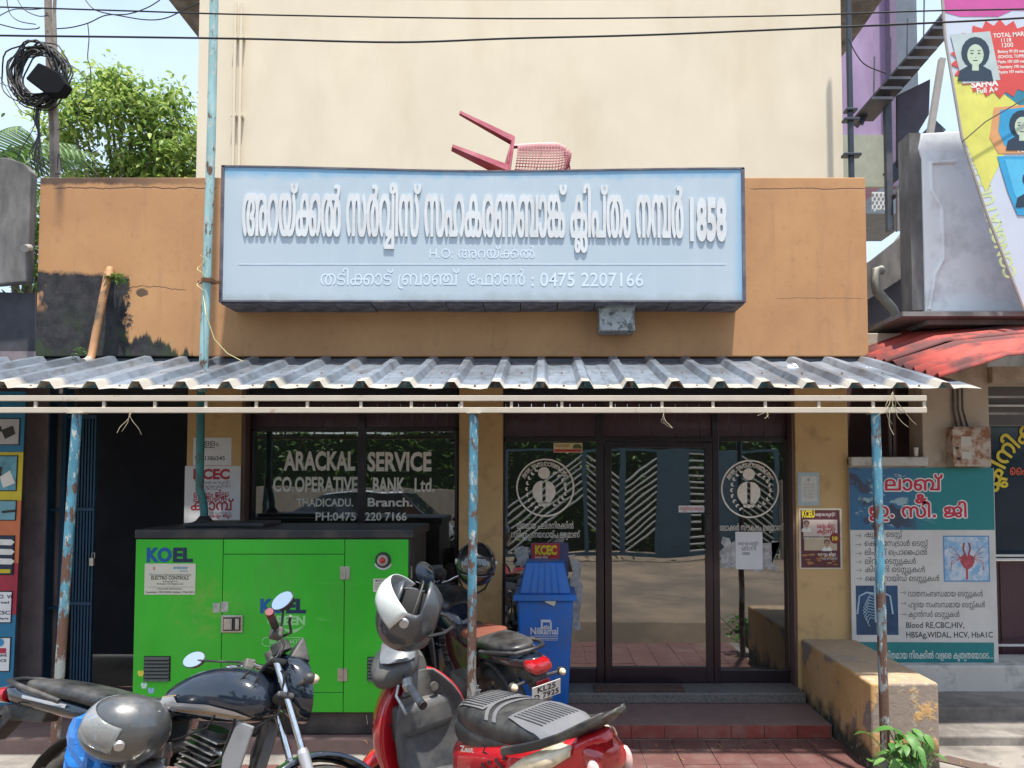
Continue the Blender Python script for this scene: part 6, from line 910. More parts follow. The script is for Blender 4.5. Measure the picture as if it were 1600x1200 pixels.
def vent(a, b, c, d):
    v = part('vent', MB().box(X(a, YD), X(b, YD), YD-.005, YD-.0025, Z(d, YD), Z(c, YD)), plain('vent_black', (.012, .012, .012), .7), gen)
    k = 7; h = (Z(c, YD)-Z(d, YD))/k
    lm = MB(); w = (X(b, YD)-X(a, YD))/2-.006; lm.add([(-w, -.016, -.004), (w, -.016, -.004), (w, -.003, .012), (-w, -.003, .012), (-w, -.016, -.0055), (w, -.016, -.0055), (w, -.003, .0105), (-w, -.003, .0105)], [(0, 1, 2, 3), (7, 6, 5, 4), (4, 5, 1, 0), (5, 6, 2, 1), (6, 7, 3, 2), (7, 4, 0, 3)])
    me = finish_mesh('louvre', lm, (0, 0, 0)); me.materials.append(plain('louvre_grey', (.10, .105, .09), .5, .2, var=.2))
    for i in range(k): piece('louvre', me, ((X(a, YD)+X(b, YD))/2, YD-.003, Z(d, YD)+h*(i+.3)), v)
vent(232, 273, 1025, 1064); vent(577, 618, 1026, 1064)
for px, py in ((541, 895), (539, 1054)):
    h = part('hinge', MB().box(X(px-7.5, YD), X(px-1.3, YD), YD-.009, YD-.003, Z(py+10, YD), Z(py-10, YD)).box(X(px+1.3, YD), X(px+7.5, YD), YD-.009, YD-.003, Z(py+10, YD), Z(py-10, YD)), STEEL, gen, bevel=.002)
    part('pin', MB().cyl((X(px, YD), YD-.009, Z(py+10, YD)), (X(px, YD), YD-.009, Z(py-10, YD)), .006, n=10), STEEL, h, smooth=True)
la = part('latch', MB().box(X(350.5, YD), X(384, YD), YD-.014, YD-.003, Z(988, YD), Z(961, YD)), STEEL, gen, bevel=.004)
part('latch_recess', MB().box(X(354, YD), X(381, YD), YD-.0165, YD-.0145, Z(985, YD), Z(964, YD)), plain('dark_recess', (.03, .03, .03), .6), la)
part('paddle', MB().box(X(355.5, YD), X(368, YD), YD-.024, YD-.017, Z(983, YD), Z(966, YD)).box(X(373, YD), X(379, YD), YD-.021, YD-.017, Z(983, YD), Z(966, YD)), STEEL, la, bevel=.002)
part('lock', MB().cyl((X(376, YD), YD-.026, Z(976, YD)), (X(376, YD), YD-.02, Z(976, YD)), .009), STEEL, la)
# seal tape, lamp, plates
part('seal_tape', MB().box(X(337, YD), X(347.5, YD), YD-.0048, YD-.003, Z(957, YD), Z(942, YD)).box(X(349.5, YD), X(360.5, YD), YD-.0048, YD-.003, Z(956, YD), Z(940, YD)), plain('scuffed_foil', (.45, .45, .42), .5, .3, var=.3, scale=30), gen)
lm_ = part('lamp_housing', MB().cyl((X(600, YD), YD-.020, Z(875, YD)), (X(600, YD), YD-.003, Z(875, YD)), .052, .058, n=28).cyl((X(600, YD), YD-.024, Z(875, YD)), (X(600, YD), YD-.0205, Z(875, YD)), .044, n=28), GBLK, gen, smooth=True)
part('collar', MB().cyl((X(600, YD), YD-.030, Z(875, YD)), (X(600, YD), YD-.025, Z(875, YD)), .040, n=28), STEEL, lm_, smooth=True)
part('lens', MB().lathe([(.003, -.022), (.014, -.018), (.021, -.008), (.022, 0)], (X(600, YD), YD-.0305, Z(875, YD)), 'y', 20), plain('red_plastic_knob', (.5, .015, .02), .25, coat=.5), lm_, smooth=True)
m = MB(); V = []
for k in range(15):
    t = R(205+130*k/14)
    for r in (.058, .070): V.append((X(600, YD)+r*math.cos(t), YD-.0045, Z(875, YD)+r*math.sin(t)))
m.add(V, [(2*k, 2*k+2, 2*k+3, 2*k+1) for k in range(14)]); part('warning_label', m, PAPER, gen)
STK = plain('cream_sticker', (.66, .64, .52), .5, var=.05)
pb = part('service_plate', MB().box(X(230, YD), X(309, YD), YD-.0055, YD-.003, Z(929, YD), Z(880.5, YD)), STK, gen)
YT = YD-.0056
mb = MB(); fit(lt('ELECTRO CONTROLS', .02), 240, 298, 905.5, 7.5, YT, .0008, mb); fit(lt('This Genset is Maintained and Serviced by'), 237, 302, 899.6, 4.6, YT, .0008, mb); fit(lt('Authorised dealer for', 0), 258, 281, 909.5, 3.4, YT, .0008, mb)
fit(lt('Kirloskar Oil Engines Ltd.'), 249, 290, 913.5, 4.2, YT, .0008, mb); fit(lt('WHATSAPP HELPLINE NO :'), 250, 289, 921.5, 4, YT, .0008, mb); fit(lt('Kayamkulam : 99472 00700 / Palakkad : 77366 70814', .008), 232, 307, 926.6, 4.2, YT, .0008, mb)
mb.box(X(233, YT), X(306, YT), YT-.0008, YT, Z(917.2, YT)-.001, Z(917.2, YT))
part('lettering', mb, BLACKP, pb)
mb = MB(); fit(lt('enbioser', .02), 274, 297, 889, 7, YT, .0008, mb); fit(lt('care'), 284, 296, 893.5, 5, YT, .0008, mb); part('lettering', mb, plain('blue_print', (.05, .25, .45), .5), pb)
m = MB()
for a in range(5):
    t = a*1.256; m.add([(X(244, YT)+.008*math.cos(t+q)*rr_, YT-.0008, Z(888, YT)+.012*math.sin(t+q)*rr_) for q, rr_ in ((0, 0), (.4, 1), (0, 1.5), (-.4, 1))], [(0, 1, 2, 3)])
part('logo', m, plain('pink_print', (.6, .2, .2), .5), pb)
BLUEP = plain('deep_blue_print', (.01, .10, .33), .4); NAVY = plain('navy_print', (.012, .03, .085), .4)
mb = MB(); fit(lt('KO', .05), 232, 271, 877, 29, YD-.003, .0012, mb); part('logo_lettering', mb, BLUEP, gen)
mb = MB(); fit(lt('EL', .05), 273, 304, 877, 29, YD-.003, .0012, mb); part('logo_lettering', mb, NAVY, gen)
mb = MB(); fit(lt('KO', .05), 410, 448, 957, 29, YD-.003, .0012, mb); part('logo_lettering', mb, BLUEP, gen)
mb = MB(); fit(lt('EL', .05), 450, 481, 957, 29, YD-.003, .0012, mb); part('logo_lettering', mb, NAVY, gen)
LIME = plain('pale_green_print', (.30, .66, .28), .45)
mb = MB(); fit(lt('GREEN', .045), 421, 480, 976, 19, YD-.003, .0012, mb)
V = []
for k in range(13):
    t = k/12; px = 441+39*t; top = 978+7*math.sin(math.pi*t*.95)-t*3; V += [(X(px, YD), YD-.0042, Z(top, YD)), (X(px, YD), YD-.0042, Z(top+(5.5*math.sin(math.pi*min(1, t*1.0))), YD))]
mb.add(V, [(2*k, 2*k+2, 2*k+3, 2*k+1) for k in range(12)])
fit(lt('880 633 4433', .015), 425, 472, 1006, 10.5, YD-.003, .0012, mb)
def rr_ring(x0, x1, y0, y1, w, Y, mb):
    r = (y1-y0)/2; pts = []
    for k in range(13): t = math.pi/2+math.pi*k/12; pts.append((x0+r+r*math.cos(t), (y0+y1)/2-r*math.sin(t)))
    for k in range(13): t = -math.pi/2+math.pi*k/12; pts.append((x1-r+r*math.cos(t), (y0+y1)/2-r*math.sin(t)))
    V = []
    cx, cy = (x0+x1)/2, (y0+y1)/2
    for a, b in pts:
        for q in (0, w):
            da, db = (a-cx), (b-cy); a2 = a-(q if a > cx else -q)*min(1, abs(da)/((x1-x0)/2))*1; b2 = b-(q if b > cy else -q)*min(1, abs(db)/((y1-y0)/2)); V.append((X(a2, Y), Y-.0012, Z(b2, Y)))
    n = len(pts); mb.add(V, [(2*k, 2*k+1, (2*k+3) % (2*n), (2*k+2) % (2*n)) for k in range(n)])
rr_ring(413, 480, 995.5, 1010, 1.1, YD-.003, mb)
part('lettering', mb, LIME, gen)
mb = MB().box(X(585, YD), X(611, YD), YD-.0045, YD-.003, Z(925, YD), Z(904, YD)); il = part('instruction_label', mb, STK, gen)
mb = MB(); fit(lt('IMPORTANT', .01), 588, 604, 909, 5, YD-.0046, .0006, mb)
for k in range(3): fit(lt('check oil level daily before start'), 587, 609, 913+k*4, 3.4, YD-.0046, .0006, mb)
part('lettering', mb, BLACKP, il)
for px, py, c in ((292, 1037, (.75, .6, .05)), (220, 1053, (.75, .65, .08)), (225, 1072, (.55, .75, .7)), (236, 1080, (.3, .5, .75))):
    m = MB(); P0 = W(px, py, YD-.0035)
    for s in (-1, 1):
        for dz, r in ((.009, .016), (-.008, .011)): m.ell((P0.x+s*r*.7, P0.y, P0.z+dz), r*.75, .0008, r, 10, 6)
    part('butterfly_sticker', m, plain('sticker_%d' % px, c, .5), gen)
# black side of the cabinet with its lettering plate
part('side_hinge', MB().box(gx1+.004, gx1+.012, YD+.03, YD+.06, Z(905, YD), Z(885, YD)), STEEL, gen)
# exhaust
ex = thing('exhaust_pipe', 'teal painted exhaust pipe rising with a kink from the generator roof', 'pipe', (X(318, 6.0), 6.0, Z(824, 6.0)))
EXM = plain('teal_pipe_paint', (.035, .20, .20), .5, .1, var=.25, scale=6, dirt=(.10, .05, .03), damt=.7, dscale=5, dlo=.5, dhi=.65, world=True, bump=.2)
part('tube', MB().tube([W(319, 812, 6.0), W(319, 796, 6.0), W(317, 782, 6.0), W(312, 764, 6.0), W(312, 750, 6.0), W(313, 700, 6.0), W(314, 600, 6.0)], .030, 14), EXM, ex, smooth=True)
part('sleeve', MB().tube([W(312, 752, 6.0), W(312, 749, 6.0)], .034, 14), EXM, ex, smooth=True)
q = W(319, 822, 6.0)
part('flange', MB().lathe([(.17, Z(824, 6.0)-.008), (.17, Z(824, 6.0)+.004), (.12, Z(819, 6.0)), (.06, Z(813, 6.0)), (.034, Z(806, 6.0))], (q.x, 6.0, 0), 'z', 24), GBLK, ex, smooth=True)

# ------------------------------------------------------------------ swing-top bin
YB = 6.25
BIN = plain('blue_plastic', (.012, .15, .56), .38, var=.12, scale=3, dirt=(.10, .15, .25), damt=.5, dscale=4, bump=.05)
bn = thing('litter_bin', 'tall blue plastic swing-top bin beside the bank door', 'bin', (X(852, YB), YB, .1))
bx0, bx1, bd = X(805, YB), X(898, YB), .46
def taper(z0, z1, i0, i1, j0=None, j1=None):
    j0 = i0 if j0 is None else j0; j1 = i1 if j1 is None else j1
    return [[(bx0+i, YB+j, z), (bx1-i, YB+j, z), (bx1-i, YB+bd-j, z), (bx0+i, YB+bd-j, z)] for z, i, j in ((z0, i0, j0), (z1, i1, j1))]
bb = part('body', MB().loft(taper(.10, Z(938, YB), .055, .012)), BIN, bn, bevel=.02, seg=3)
part('rim', MB().loft(taper(Z(939, YB), Z(929, YB), -.02, -.012)), BIN, bn, bevel=.008)
lid = part('lid', MB().loft(taper(Z(929, YB), Z(880, YB), .03, .085, .02, .10)), BIN, bn, bevel=.012)
for k in range(5):
    u = .22+.14*k; zb, zt = Z(926, YB), Z(884, YB)
    xa = bx0+.03+(bx1-bx0-.06)*u; xb = bx0+.085+(bx1-bx0-.17)*u
    part('ridge', MB().tube([(xa, YB+.02, zb), (xb, YB+.098, zt)], .007, 6), BIN, lid, smooth=True)
YBF = YB+.022
WHT = plain('white_sticker', (.62, .66, .72), .5)
mb = MB(); fit(lt('Nilkamal', .025), 829, 872, 991, 15, YBF-.008, .002, mb)
for a, b, c, d in ((829, 872, 993.2, 994.2), (833, 872, 996.5, 997.5)): mb.box(X(a, YBF), X(b, YBF), YBF-.008, YBF-.005, Z(d, YBF), Z(c, YBF))
fit(lt('www.nilkamal.com'), 842, 871, 1001, 4.5, YBF-.005, .002, mb)
mb.box(X(845, YBF), X(848, YBF), YBF-.012, YBF-.007, Z(983, YBF), Z(968, YBF)).box(X(859, YBF), X(862, YBF), YBF-.012, YBF-.007, Z(983, YBF), Z(971, YBF)).box(X(848, YBF), X(860.5, YBF), YBF-.012, YBF-.007, Z(972, YBF), Z(968, YBF))
for a in (-60, -30, 0, 30, 60):
    t = R(a); c = W(853.5, 983, YBF); u = Vector((math.sin(t), 0, math.cos(t))); w_ = Vector((u.z, 0, -u.x)); L = .042
    p = [c, c+u*L*.5+w_*.008, c+u*L, c+u*L*.5-w_*.008]; mb.add([(q.x, YBF-.012, q.z) for q in p], [(0, 1, 2, 3)])
part('lettering', mb, WHT, bb)
part('paper_label', MB().prism([(X(a, YB), Z(b, YB)) for a, b in ((851, 935.5), (869, 938), (866, 947), (852, 941))], YB-.012, YB-.010), plain('aged_label', (.62, .60, .45), .6), bn)

# ------------------------------------------------------------------ notices on the walls and the glass
def notice(name, label, a, b, c, d, Y, mat, cat='poster', loc=True):
    t = thing(name, label, cat, W((a+b)/2, (c+d)/2, Y))
    part('sheet', sheet(a, b, c, d, Y, .0018), mat, t); return t
REDP = plain('crimson_print', (.42, .02, .05), .5); DBLUE = plain('dark_violet_print', (.06, .04, .09), .5)
YN = YF-.002
t = notice('notice', 'plain white paper notice with black writing above the crimson poster by the exhaust pipe', 301, 361, 684, 727, YN, PAPER, 'notice')
mb = MB(); fit(ml('va'), 306, 341, 697, 14, YN-.002, .0006, mb); fit(lt('9081386545', .012), 304, 351, 719, 9, YN-.002, .0006, mb); part('lettering', mb, BLACKP, t)
t = notice('poster', 'white poster with bold crimson headline pasted on the bank pier behind the exhaust pipe', 289, 376, 728, 823, YN-.0025, PAPER)
YQ = YN-.0045
mb = MB(); fit(lt('KCEC', .05), 302, 359, 748, 21, YQ, .0006, mb); fit(ml('ji'), 303, 358, 776, 12, YQ, .0006, mb); fit(ml('le'), 303, 356, 784, 13, YQ, .0006, mb); fit(ml('ca'), 299, 366, 797, 22, YQ, .0006, mb); fit(ml('ji'), 327, 363, 808, 7, YQ, .0006, mb)
part('lettering', mb, REDP, t)
mb = MB(); fit(ml('ko'), 318, 360, 756, 7, YQ, .0006, mb); fit(ml('ko'), 312, 361, 761, 5, YQ, .0006, mb); fit(lt('(AITUC)'), 321, 346, 766, 8, YQ, .0006, mb); fit(lt('2025 AUGUST 9, 10'), 328, 362, 803, 4.5, YQ, .0006, mb); part('lettering', mb, DBLUE, t)
SKIN = plain('printed_skin', (.45, .27, .19), .6, var=.15, scale=30)
def face_print(parent, cx, cy, r, Y, shirt, hair, bgm=None, bgbox=None, skin=None, scarf=False):
    """a small printed portrait: plain oval face, hair and shoulders, no likeness"""
    skin = skin or SKIN
    if bgm: part('portrait_ground', sheet(*bgbox, Y, .0008), bgm, parent)
    P = lambda a, b, y: (W(cx+a*r, cy+b*r, Y).x, y, W(cx+a*r, cy+b*r, Y).z)
    def blob(pts, dy, m_, nm): part(nm, MB().add([P(a, b, Y-dy) for a, b in pts], [tuple(range(len(pts)))]), m_, parent)
    blob([(-1.7, 2.6), (-1.5, 1.6), (-.7, 1.15), (.7, 1.15), (1.5, 1.6), (1.7, 2.6)], .0012, shirt, 'shirt_print')
    if scarf: blob([(1.35*math.cos(k*.3927), -.1+1.5*math.sin(k*.3927)) for k in range(16)], .0014, hair, 'scarf_print')
    else: blob([(.98*math.cos(k*.3927), -.35+.95*math.sin(k*.3927)) for k in range(16)], .0014, hair, 'hair_print')
    blob([(.32, 1.6), (-.32, 1.6), (-.3, .7), (.3, .7)], .0016, skin, 'neck_print')
    blob([(.78*math.cos(k*.3927), .12+1.02*math.sin(k*.3927)) for k in range(16)], .0018, skin, 'face_print')
    m_ = MB()
    for sx in (-.33, .33):
        m_.add([P(sx+.16*math.cos(k*.785), -.02+.07*math.sin(k*.785), Y-.0021) for k in range(8)], [tuple(range(8))])
        m_.add([P(sx+a, -.27+b, Y-.0021) for a, b in ((-.2, .04), (.2, .02), (.15, -.05), (-.15, -.04))], [(0, 1, 2, 3)])
    m_.add([P(a, b, Y-.0021) for a, b in ((-.28, .6), (.28, .6), (.16, .70), (-.16, .70))], [(0, 1, 2, 3)]); m_.add([P(a, b, Y-.0021) for a, b in ((-.1, .36), (.1, .36), (.07, .41), (-.07, .41))], [(0, 1, 2, 3)])
    part('features_print', m_, plain('print_dark', (.05, .035, .04), .6), parent)
t = notice('poster', 'torn red poster with yellow headline on the glass just above the blue bin', 829, 888, 848, 900, YG-.008, plain('violet_print', (.07, .07, .17), .5))
part('headline_panel', sheet(831, 874, 849, 882, YG-.0102, .001), plain('scarlet_print', (.50, .03, .04), .5), t)
mb = MB(); fit(lt('KCEC', .05), 836, 870, 866, 19, YG-.0114, .0008, mb); part('lettering', mb, plain('yellow_print', (.75, .62, .03), .5), t)
mb = MB(); fit(ml('ji'), 836, 856, 872, 5, YG-.0114, .0008, mb); fit(ml('ko'), 836, 866, 878, 5, YG-.0114, .0008, mb); part('lettering', mb, WHITEP, t)
rr = random.Random(9)
def torn(a, b, c, d, n=26, j=3.):
    pts = []
    for i in range(n):
        t_ = i/n*4; k = int(t_); f_ = t_-k
        p = [(a+(b-a)*f_, c), (b, c+(d-c)*f_), (b-(b-a)*f_, d), (a, d-(d-c)*f_)][k]; pts.append((p[0]+rr.uniform(-j, j), p[1]+rr.uniform(-j, j)))
    return pts
for a, b, c, d, lb in ((806, 826, 855, 885, 'ragged grey scrap of torn poster at the bin side of the glass'), (893, 908, 876, 985, 'long ragged strip of torn white poster on the glass behind the bin')):
    o = part('poster_scrap', poly(torn(a, b, c, d), YG-.007), plain('torn_grey_paper', (.42, .42, .42), .8, var=.4, scale=20), None, loc=W((a+b)/2, (c+d)/2, YG)); props(o, lb, 'paper scrap')
o = part('poster_scrap', poly(torn(1126, 1212, 842, 892, 34, 7), YG-.006), _mats['torn_grey_paper'], None, loc=W(1170, 870, YG)); props(o, 'ragged torn grey paper remains round the white notice on the side light', 'paper scrap')
t = notice('notice', 'blank-looking white notice sheet taped below the emblem at the door hinge side', 1148, 1190, 831, 889.5, YG-.009, PAPER, 'notice')
mb = MB(); fit(ml('ko'), 1152, 1184, 851, 7, YG-.0112, .0006, mb); fit(ml('mi'), 1158, 1180, 860, 9, YG-.0112, .0006, mb); fit(lt('10000', .02), 1158, 1170, 867, 6, YG-.0112, .0006, mb); part('lettering', mb, plain('grey_print', (.15, .15, .17), .6), t)
t = notice('sticker', 'small white and red sticker on the door glass above the handle', 1060, 1100, 790, 800.5, YG-.026, PAPER, 'sticker')
mb = MB(); fit(ml('push'), 1062, 1098, 797.5, 9, YG-.0282, .0006, mb); part('lettering', mb, plain('scarlet_text', (.5, .03, .04), .5), t)
t = notice('sticker', 'small yellow and red sticker with a green jeep picture above the emblem near the bin', 865, 910, 692, 707, YG-.008, plain('cream_print', (.66, .58, .30), .5), 'sticker')
part('red_band', sheet(866, 909, 702, 706, YG-.0102, .0008), _mats['scarlet_print'], t)
mb = MB(); fit(ml('ko'), 868, 890, 698, 6, YG-.0104, .0006, mb); part('lettering', mb, REDP, t)
part('jeep_print', MB().prism([(W(a, b, YG).x, W(a, b, YG).z) for a, b in ((895, 701), (895, 697), (899, 694), (905, 694), (909, 697), (909, 701))], YG-.0112, YG-.0105), plain('olive_print', (.10, .14, .03), .5), t)
t = notice('calendar_sheet', 'pale faded sheet with blue border stuck on the ochre pier', 1246, 1280, 738, 790, YN-.002, plain('faded_blue_paper', (.38, .47, .50), .7, var=.1, scale=30), 'notice')
part('centre', sheet(1251, 1276, 744, 784, YN-.0042, .0008), plain('faded_paper', (.58, .58, .54), .7, var=.12, scale=40), t)
mb = MB()
for k in range(5): fit(ml('l%d' % (k+1)), 1255, 1272, 758+k*5, 4.5, YN-.0052, .0005, mb)
mb.box(X(1261, YN), X(1265, YN), YN-.0058, YN-.0052, Z(752, YN), Z(747, YN)); part('lettering', mb, plain('pale_print', (.35, .38, .40), .6), t)
t = notice('poster', 'maroon and cream event poster with small portraits on the ochre pier', 1247, 1314, 794, 889, YN-.002, plain('cream_poster_paper', (.60, .56, .46), .6), 'poster')
MAR = plain('maroon_print', (.10, .022, .03), .5)
Y2 = YN-.0042
part('ground_panel', sheet(1250, 1311, 797, 887, Y2, .0006), MAR, t)
part('title_panel', sheet(1254, 1307, 812, 838, Y2-.0008, .0006), plain('pale_pink_print', (.60, .50, .46), .5), t)
part('picture_panel', sheet(1255, 1306, 840, 860, Y2-.0008, .0006), plain('sand_print', (.48, .40, .28), .5), t)
mb = MB(); fit(lt('KCEU', .05), 1252, 1272, 808, 15, Y2, .0008, mb); part('lettering', mb, _mats['yellow_print'], t)
mb = MB(); fit(ml('ko'), 1273, 1304, 806, 7, Y2, .0008, mb); fit(ml('ko'), 1254, 1286, 842, 6, Y2-.002, .0008, mb); fit(ml('ji'), 1276, 1304, 868, 6, Y2, .0008, mb); fit(ml('ko'), 1282, 1306, 874, 4.5, Y2, .0008, mb); part('lettering', mb, WHITEP, t)
mb = MB(); fit(ml('ji'), 1275, 1302, 825, 10, Y2-.0015, .0008, mb); fit(ml('ca'), 1275, 1304, 833, 9, Y2-.0015, .0008, mb); part('lettering', mb, REDP, t)
mb = MB(); mb.cyl((X(1303, Y2), Y2-.003, Z(841, Y2)), (X(1303, Y2), Y2-.002, Z(841, Y2)), .046, n=24); part('badge', mb, plain('dark_red_print', (.22, .03, .03), .5), t)
mb = MB(); fit(lt('10', .05), 1299, 1307, 844, 8, Y2-.003, .0008, mb); part('lettering', mb, _mats['yellow_print'], t)
face_print(t, 1260, 819, 4.6, Y2-.0015, WHITEP, plain('print_black_hair', (.04, .03, .03), .6)); face_print(t, 1292, 849, 4.6, Y2-.0015, WHITEP, _mats['print_black_hair'])
rr = random.Random(21); m = MB()
for k in range(16): m.ell((X(rr.uniform(1254, 1307), Y2), Y2-.001, Z(rr.uniform(866, 884), Y2)), rr.uniform(.012, .03), .0006, rr.uniform(.004, .010), 8, 4)
part('pattern_print', m, plain('gold_brown_print', (.36, .17, .05), .5), t)

# ------------------------------------------------------------------ building to the right with the lab sign
YR = 6.56
rb = thing('lab_building', 'dirty cream plaster building with dark window opening right of the bank', 'building', (3.3, YR, 0))
BEI = plain('dirty_beige_plaster', (.50, .42, .33), .85, var=.08, scale=1.5, bump=.3, bscale=28, dirt=(.16, .13, .11), damt=.7, dscale=2.6, dlo=.5, dhi=.7, world=True)
a0, a1, a2 = X(1327, YR), X(1443, YR), X(1548, YR)
part('wall', MB().box(a1, a2, YR, YR+.25, .2, 3.2).box(a0, a1-.001, YR, YR+.25, .2, Z(716, YR)).box(a0, a1-.001, YR, YR+.25, Z(596, YR), 3.2), BEI, rb, bevel=.008)
part('sill', MB().box(a0, a1+.02, YR-.05, YR+.2, Z(728, YR), Z(714, YR)), DIRTYW, rb, bevel=.01)
part('window_back', MB().box(a0-.6, a1+.8, YR+.5, YR+.52, 1.8, 3.2), plain('dark_opening_back', (.06, .03, .035), .8, var=.3, scale=3), rb)  # plain dark sheet; its colour holds the gloom behind the opening
for px in (1398, 1405): part('window_bar', MB().box(X(px, YR), X(px+5, YR), YR+.1, YR+.13, Z(712, YR), 2.8), plain('brown_wood', (.07, .045, .04), .6), rb)
part('plinth', MB().box(a0, X(1700, YR), YR-.12, YR+.3, -.02, Z(1040, YR-.12)), DIRTYW, rb, bevel=.015)
gls = thing('steel_tumbler', 'small steel tumbler standing on the dark window sill', 'cup', W(1431, 711, YR-.01)); part('body', MB().lathe([(.018, 0), (.025, .075), (.023, .075), (.017, .004)], tuple(W(1431, 713, YR-.01)), 'z', 16, False), STEEL, gls, smooth=True)
# lab sign
ls = thing('lab_sign', 'printed laboratory sign with red Malayalam title on teal over a white test list', 'sign', W(1440, 900, YR))
YL1 = YR-.012
def teal_mat():
    n = NT('teal_flex_print'); v = n.pos(); x, y, z = n.sep(v)
    a = n.noise(2.6, 5, .55, v)
    left = n.math('SUBTRACT', 1, n.step(n.math('ADD', x, n.math('MULTIPLY', n.math('SUBTRACT', a, .5), .8)), 3.0, 3.32))
    c = n.mix(left, (.005, .19, .20), (.03, .13, .26))
    c = n.mix(n.math('MULTIPLY', left, n.step(n.noise(7, 4, .6, n.map(v, (1, 1, 2))), .56, .62)), c, (.28, .42, .45))
    c = n.mix(n.math('MULTIPLY', left, n.step(n.noise(4, 3, .6, n.map(v, (1, 1, 1), (4, 0, 2))), .60, .64)), c, (.04, .05, .09))
    return n.set(col=c, rough=.42, nrm=n.bump(n.noise(3, 3, .5, v), .1, .01))
part('backing', MB().box(X(1327, YL1), X(1553, YL1), YL1, YL1+.010, Z(1037, YL1), Z(731, YL1)), plain('white_flex', (.60, .58, .55), .5, var=.04, dirt=(.35, .33, .3), damt=.4), ls)
part('title_panel', sheet(1327, 1552, 731, 828, YL1-.0005, .0015), teal_mat(), ls)
TEALP = plain('teal_print', (.005, .18, .19), .45, var=.1)
part('footer_panel', poly(((1335, 1003), (1553, 1004), (1553, 1037), (1400, 1036), (1340, 1010)), YL1-.0005, .0015), TEALP, ls)
YT = YL1-.002
REDT = plain('strong_red_print', (.50, .012, .05), .45)
def outlined(key, a, b, pyb, em, Y, out):
    for du, dv in ((-1.8, 0), (1.8, 0), (0, -1.8), (0, 1.8), (-1.3, -1.3), (1.3, 1.3), (-1.3, 1.3), (1.3, -1.3)):
        fit(key, a+du, b+du, pyb+dv, em, Y, .0004+.00006*(du+dv+3), out)
mb = MB(); outlined(ml('lab'), 1382, 1473, 766, 30, YT, mb); outlined(lt('&', .05), 1429, 1449, 786, 20, YT, mb); outlined(ml('ecg'), 1357, 1509, 808, 29, YT, mb); part('outline', mb, WHITEP, ls)
mb = MB(); fit(ml('lab'), 1382, 1473, 766, 30, YT, .0016, mb); fit(lt('&', .05), 1429, 1449, 786, 20, YT, .0016, mb); fit(ml('ecg'), 1357, 1509, 808, 29, YT, .0016, mb); part('lettering', mb, REDT, ls)
mb = MB()
for k, b, py in ((1, 1408, 839), (2, 1448, 853), (3, 1446, 867), (4, 1428, 881), (5, 1442, 894), (6, 1464, 908)):
    fit(ml('l%d' % k), 1349, b, py, 12.5, YL1, .0008, mb)
for k, b, py in ((7, 1531, 932), (8, 1534, 949), (9, 1494, 964)): fit(ml('l%d' % k), 1415, b, py, 12.5, YL1, .0008, mb)
fit(lt('Blood RE,CBC,HIV,', .012), 1411, 1501, 981, 12.5, YL1, .0008, mb); fit(lt('HBSAg,WIDAL, HCV, HbA1C', .012), 1411, 1545, 996, 12.5, YL1, .0008, mb)
for px, py in [(1335, q) for q in (837, 851, 865, 878, 891, 904)]+[(1403, q) for q in (926, 943, 960)]:
    mb.box(X(px, YL1), X(px+9, YL1), YL1-.0012, YL1-.0002, Z(py, YL1)-.0015, Z(py, YL1)+.0015)
    for s in (-1, 1): mb.add([(X(px+9, YL1), YL1-.0012, Z(py, YL1)), (X(px+5.5, YL1), YL1-.0012, Z(py+2.6*s, YL1)), (X(px+6.6, YL1), YL1-.0012, Z(py+2.6*s, YL1))], [(0, 1, 2)])
part('lettering', mb, BLACKP, ls)
mb = MB(); fit(ml('l10'), 1379, 1544, 1029, 15, YT, .0008, mb); part('lettering', mb, WHITEP, ls)
def heart_mat():
    n = NT('chest_picture_print'); v = n.pos(); a = n.noise(9, 5, .65, v); x, y, z = n.sep(v)
    c = n.mix(n.step(a, .4, .6), (.55, .60, .66), (.20, .40, .60)); return n.set(col=n.mix(n.step(n.noise(22, 4, .7, v), .55, .62), c, (.62, .62, .66)), rough=.4)
hp = part('heart_picture', sheet(1471, 1543, 837, 909, YL1-.0005, .0012), plain('blue_frame_print', (.10, .25, .45), .4), ls)
part('picture_ground', sheet(1473, 1541, 839, 907, YL1-.0018, .0006), heart_mat(), hp)
m = MB(); c0 = W(1511, 876, YL1-.003)
m.add([(c0.x+.062*a, YL1-.0032, c0.z+.062*b) for a, b in ((0, -1.3), (.75, -.8), (1.05, -.1), (.85, .6), (.35, .85), (0, .6), (-.4, .9), (-.85, .55), (-.95, -.1), (-.6, -.8))], [tuple(range(10))])
for a in (-1, 1):
    m.tube([(c0.x+a*.01, YL1-.003, c0.z+.04), (c0.x+a*.03, YL1-.003, c0.z+.10), (c0.x+a*.02, YL1-.003, c0.z+.15)], .007, 6)
    for k in range(5): m.tube([(c0.x+a*.05, YL1-.003, c0.z+.02), (c0.x+a*(.10+.008*k), YL1-.003, c0.z+.09-.03*k), (c0.x+a*(.14), YL1-.003, c0.z+.12-.05*k)], .0025, 4)
m.box(c0.x-.012, c0.x+.006, YL1-.0035, YL1-.003, c0.z-.16, c0.z-.05); part('heart_print', m, plain('heart_red_print', (.40, .06, .08), .45, var=.3, scale=30), hp)
xp = part('ribcage_picture', sheet(1334, 1399, 915, 992, YL1-.0005, .0012), plain('xray_blue_print', (.015, .06, .14), .4, var=.4, scale=8, world=True), ls)
m = MB(); c0 = W(1367, 950, YL1-.003)
m.tube([(c0.x, YL1-.003, c0.z+.19), (c0.x+.004, YL1-.003, c0.z-.12)], .008, 6)
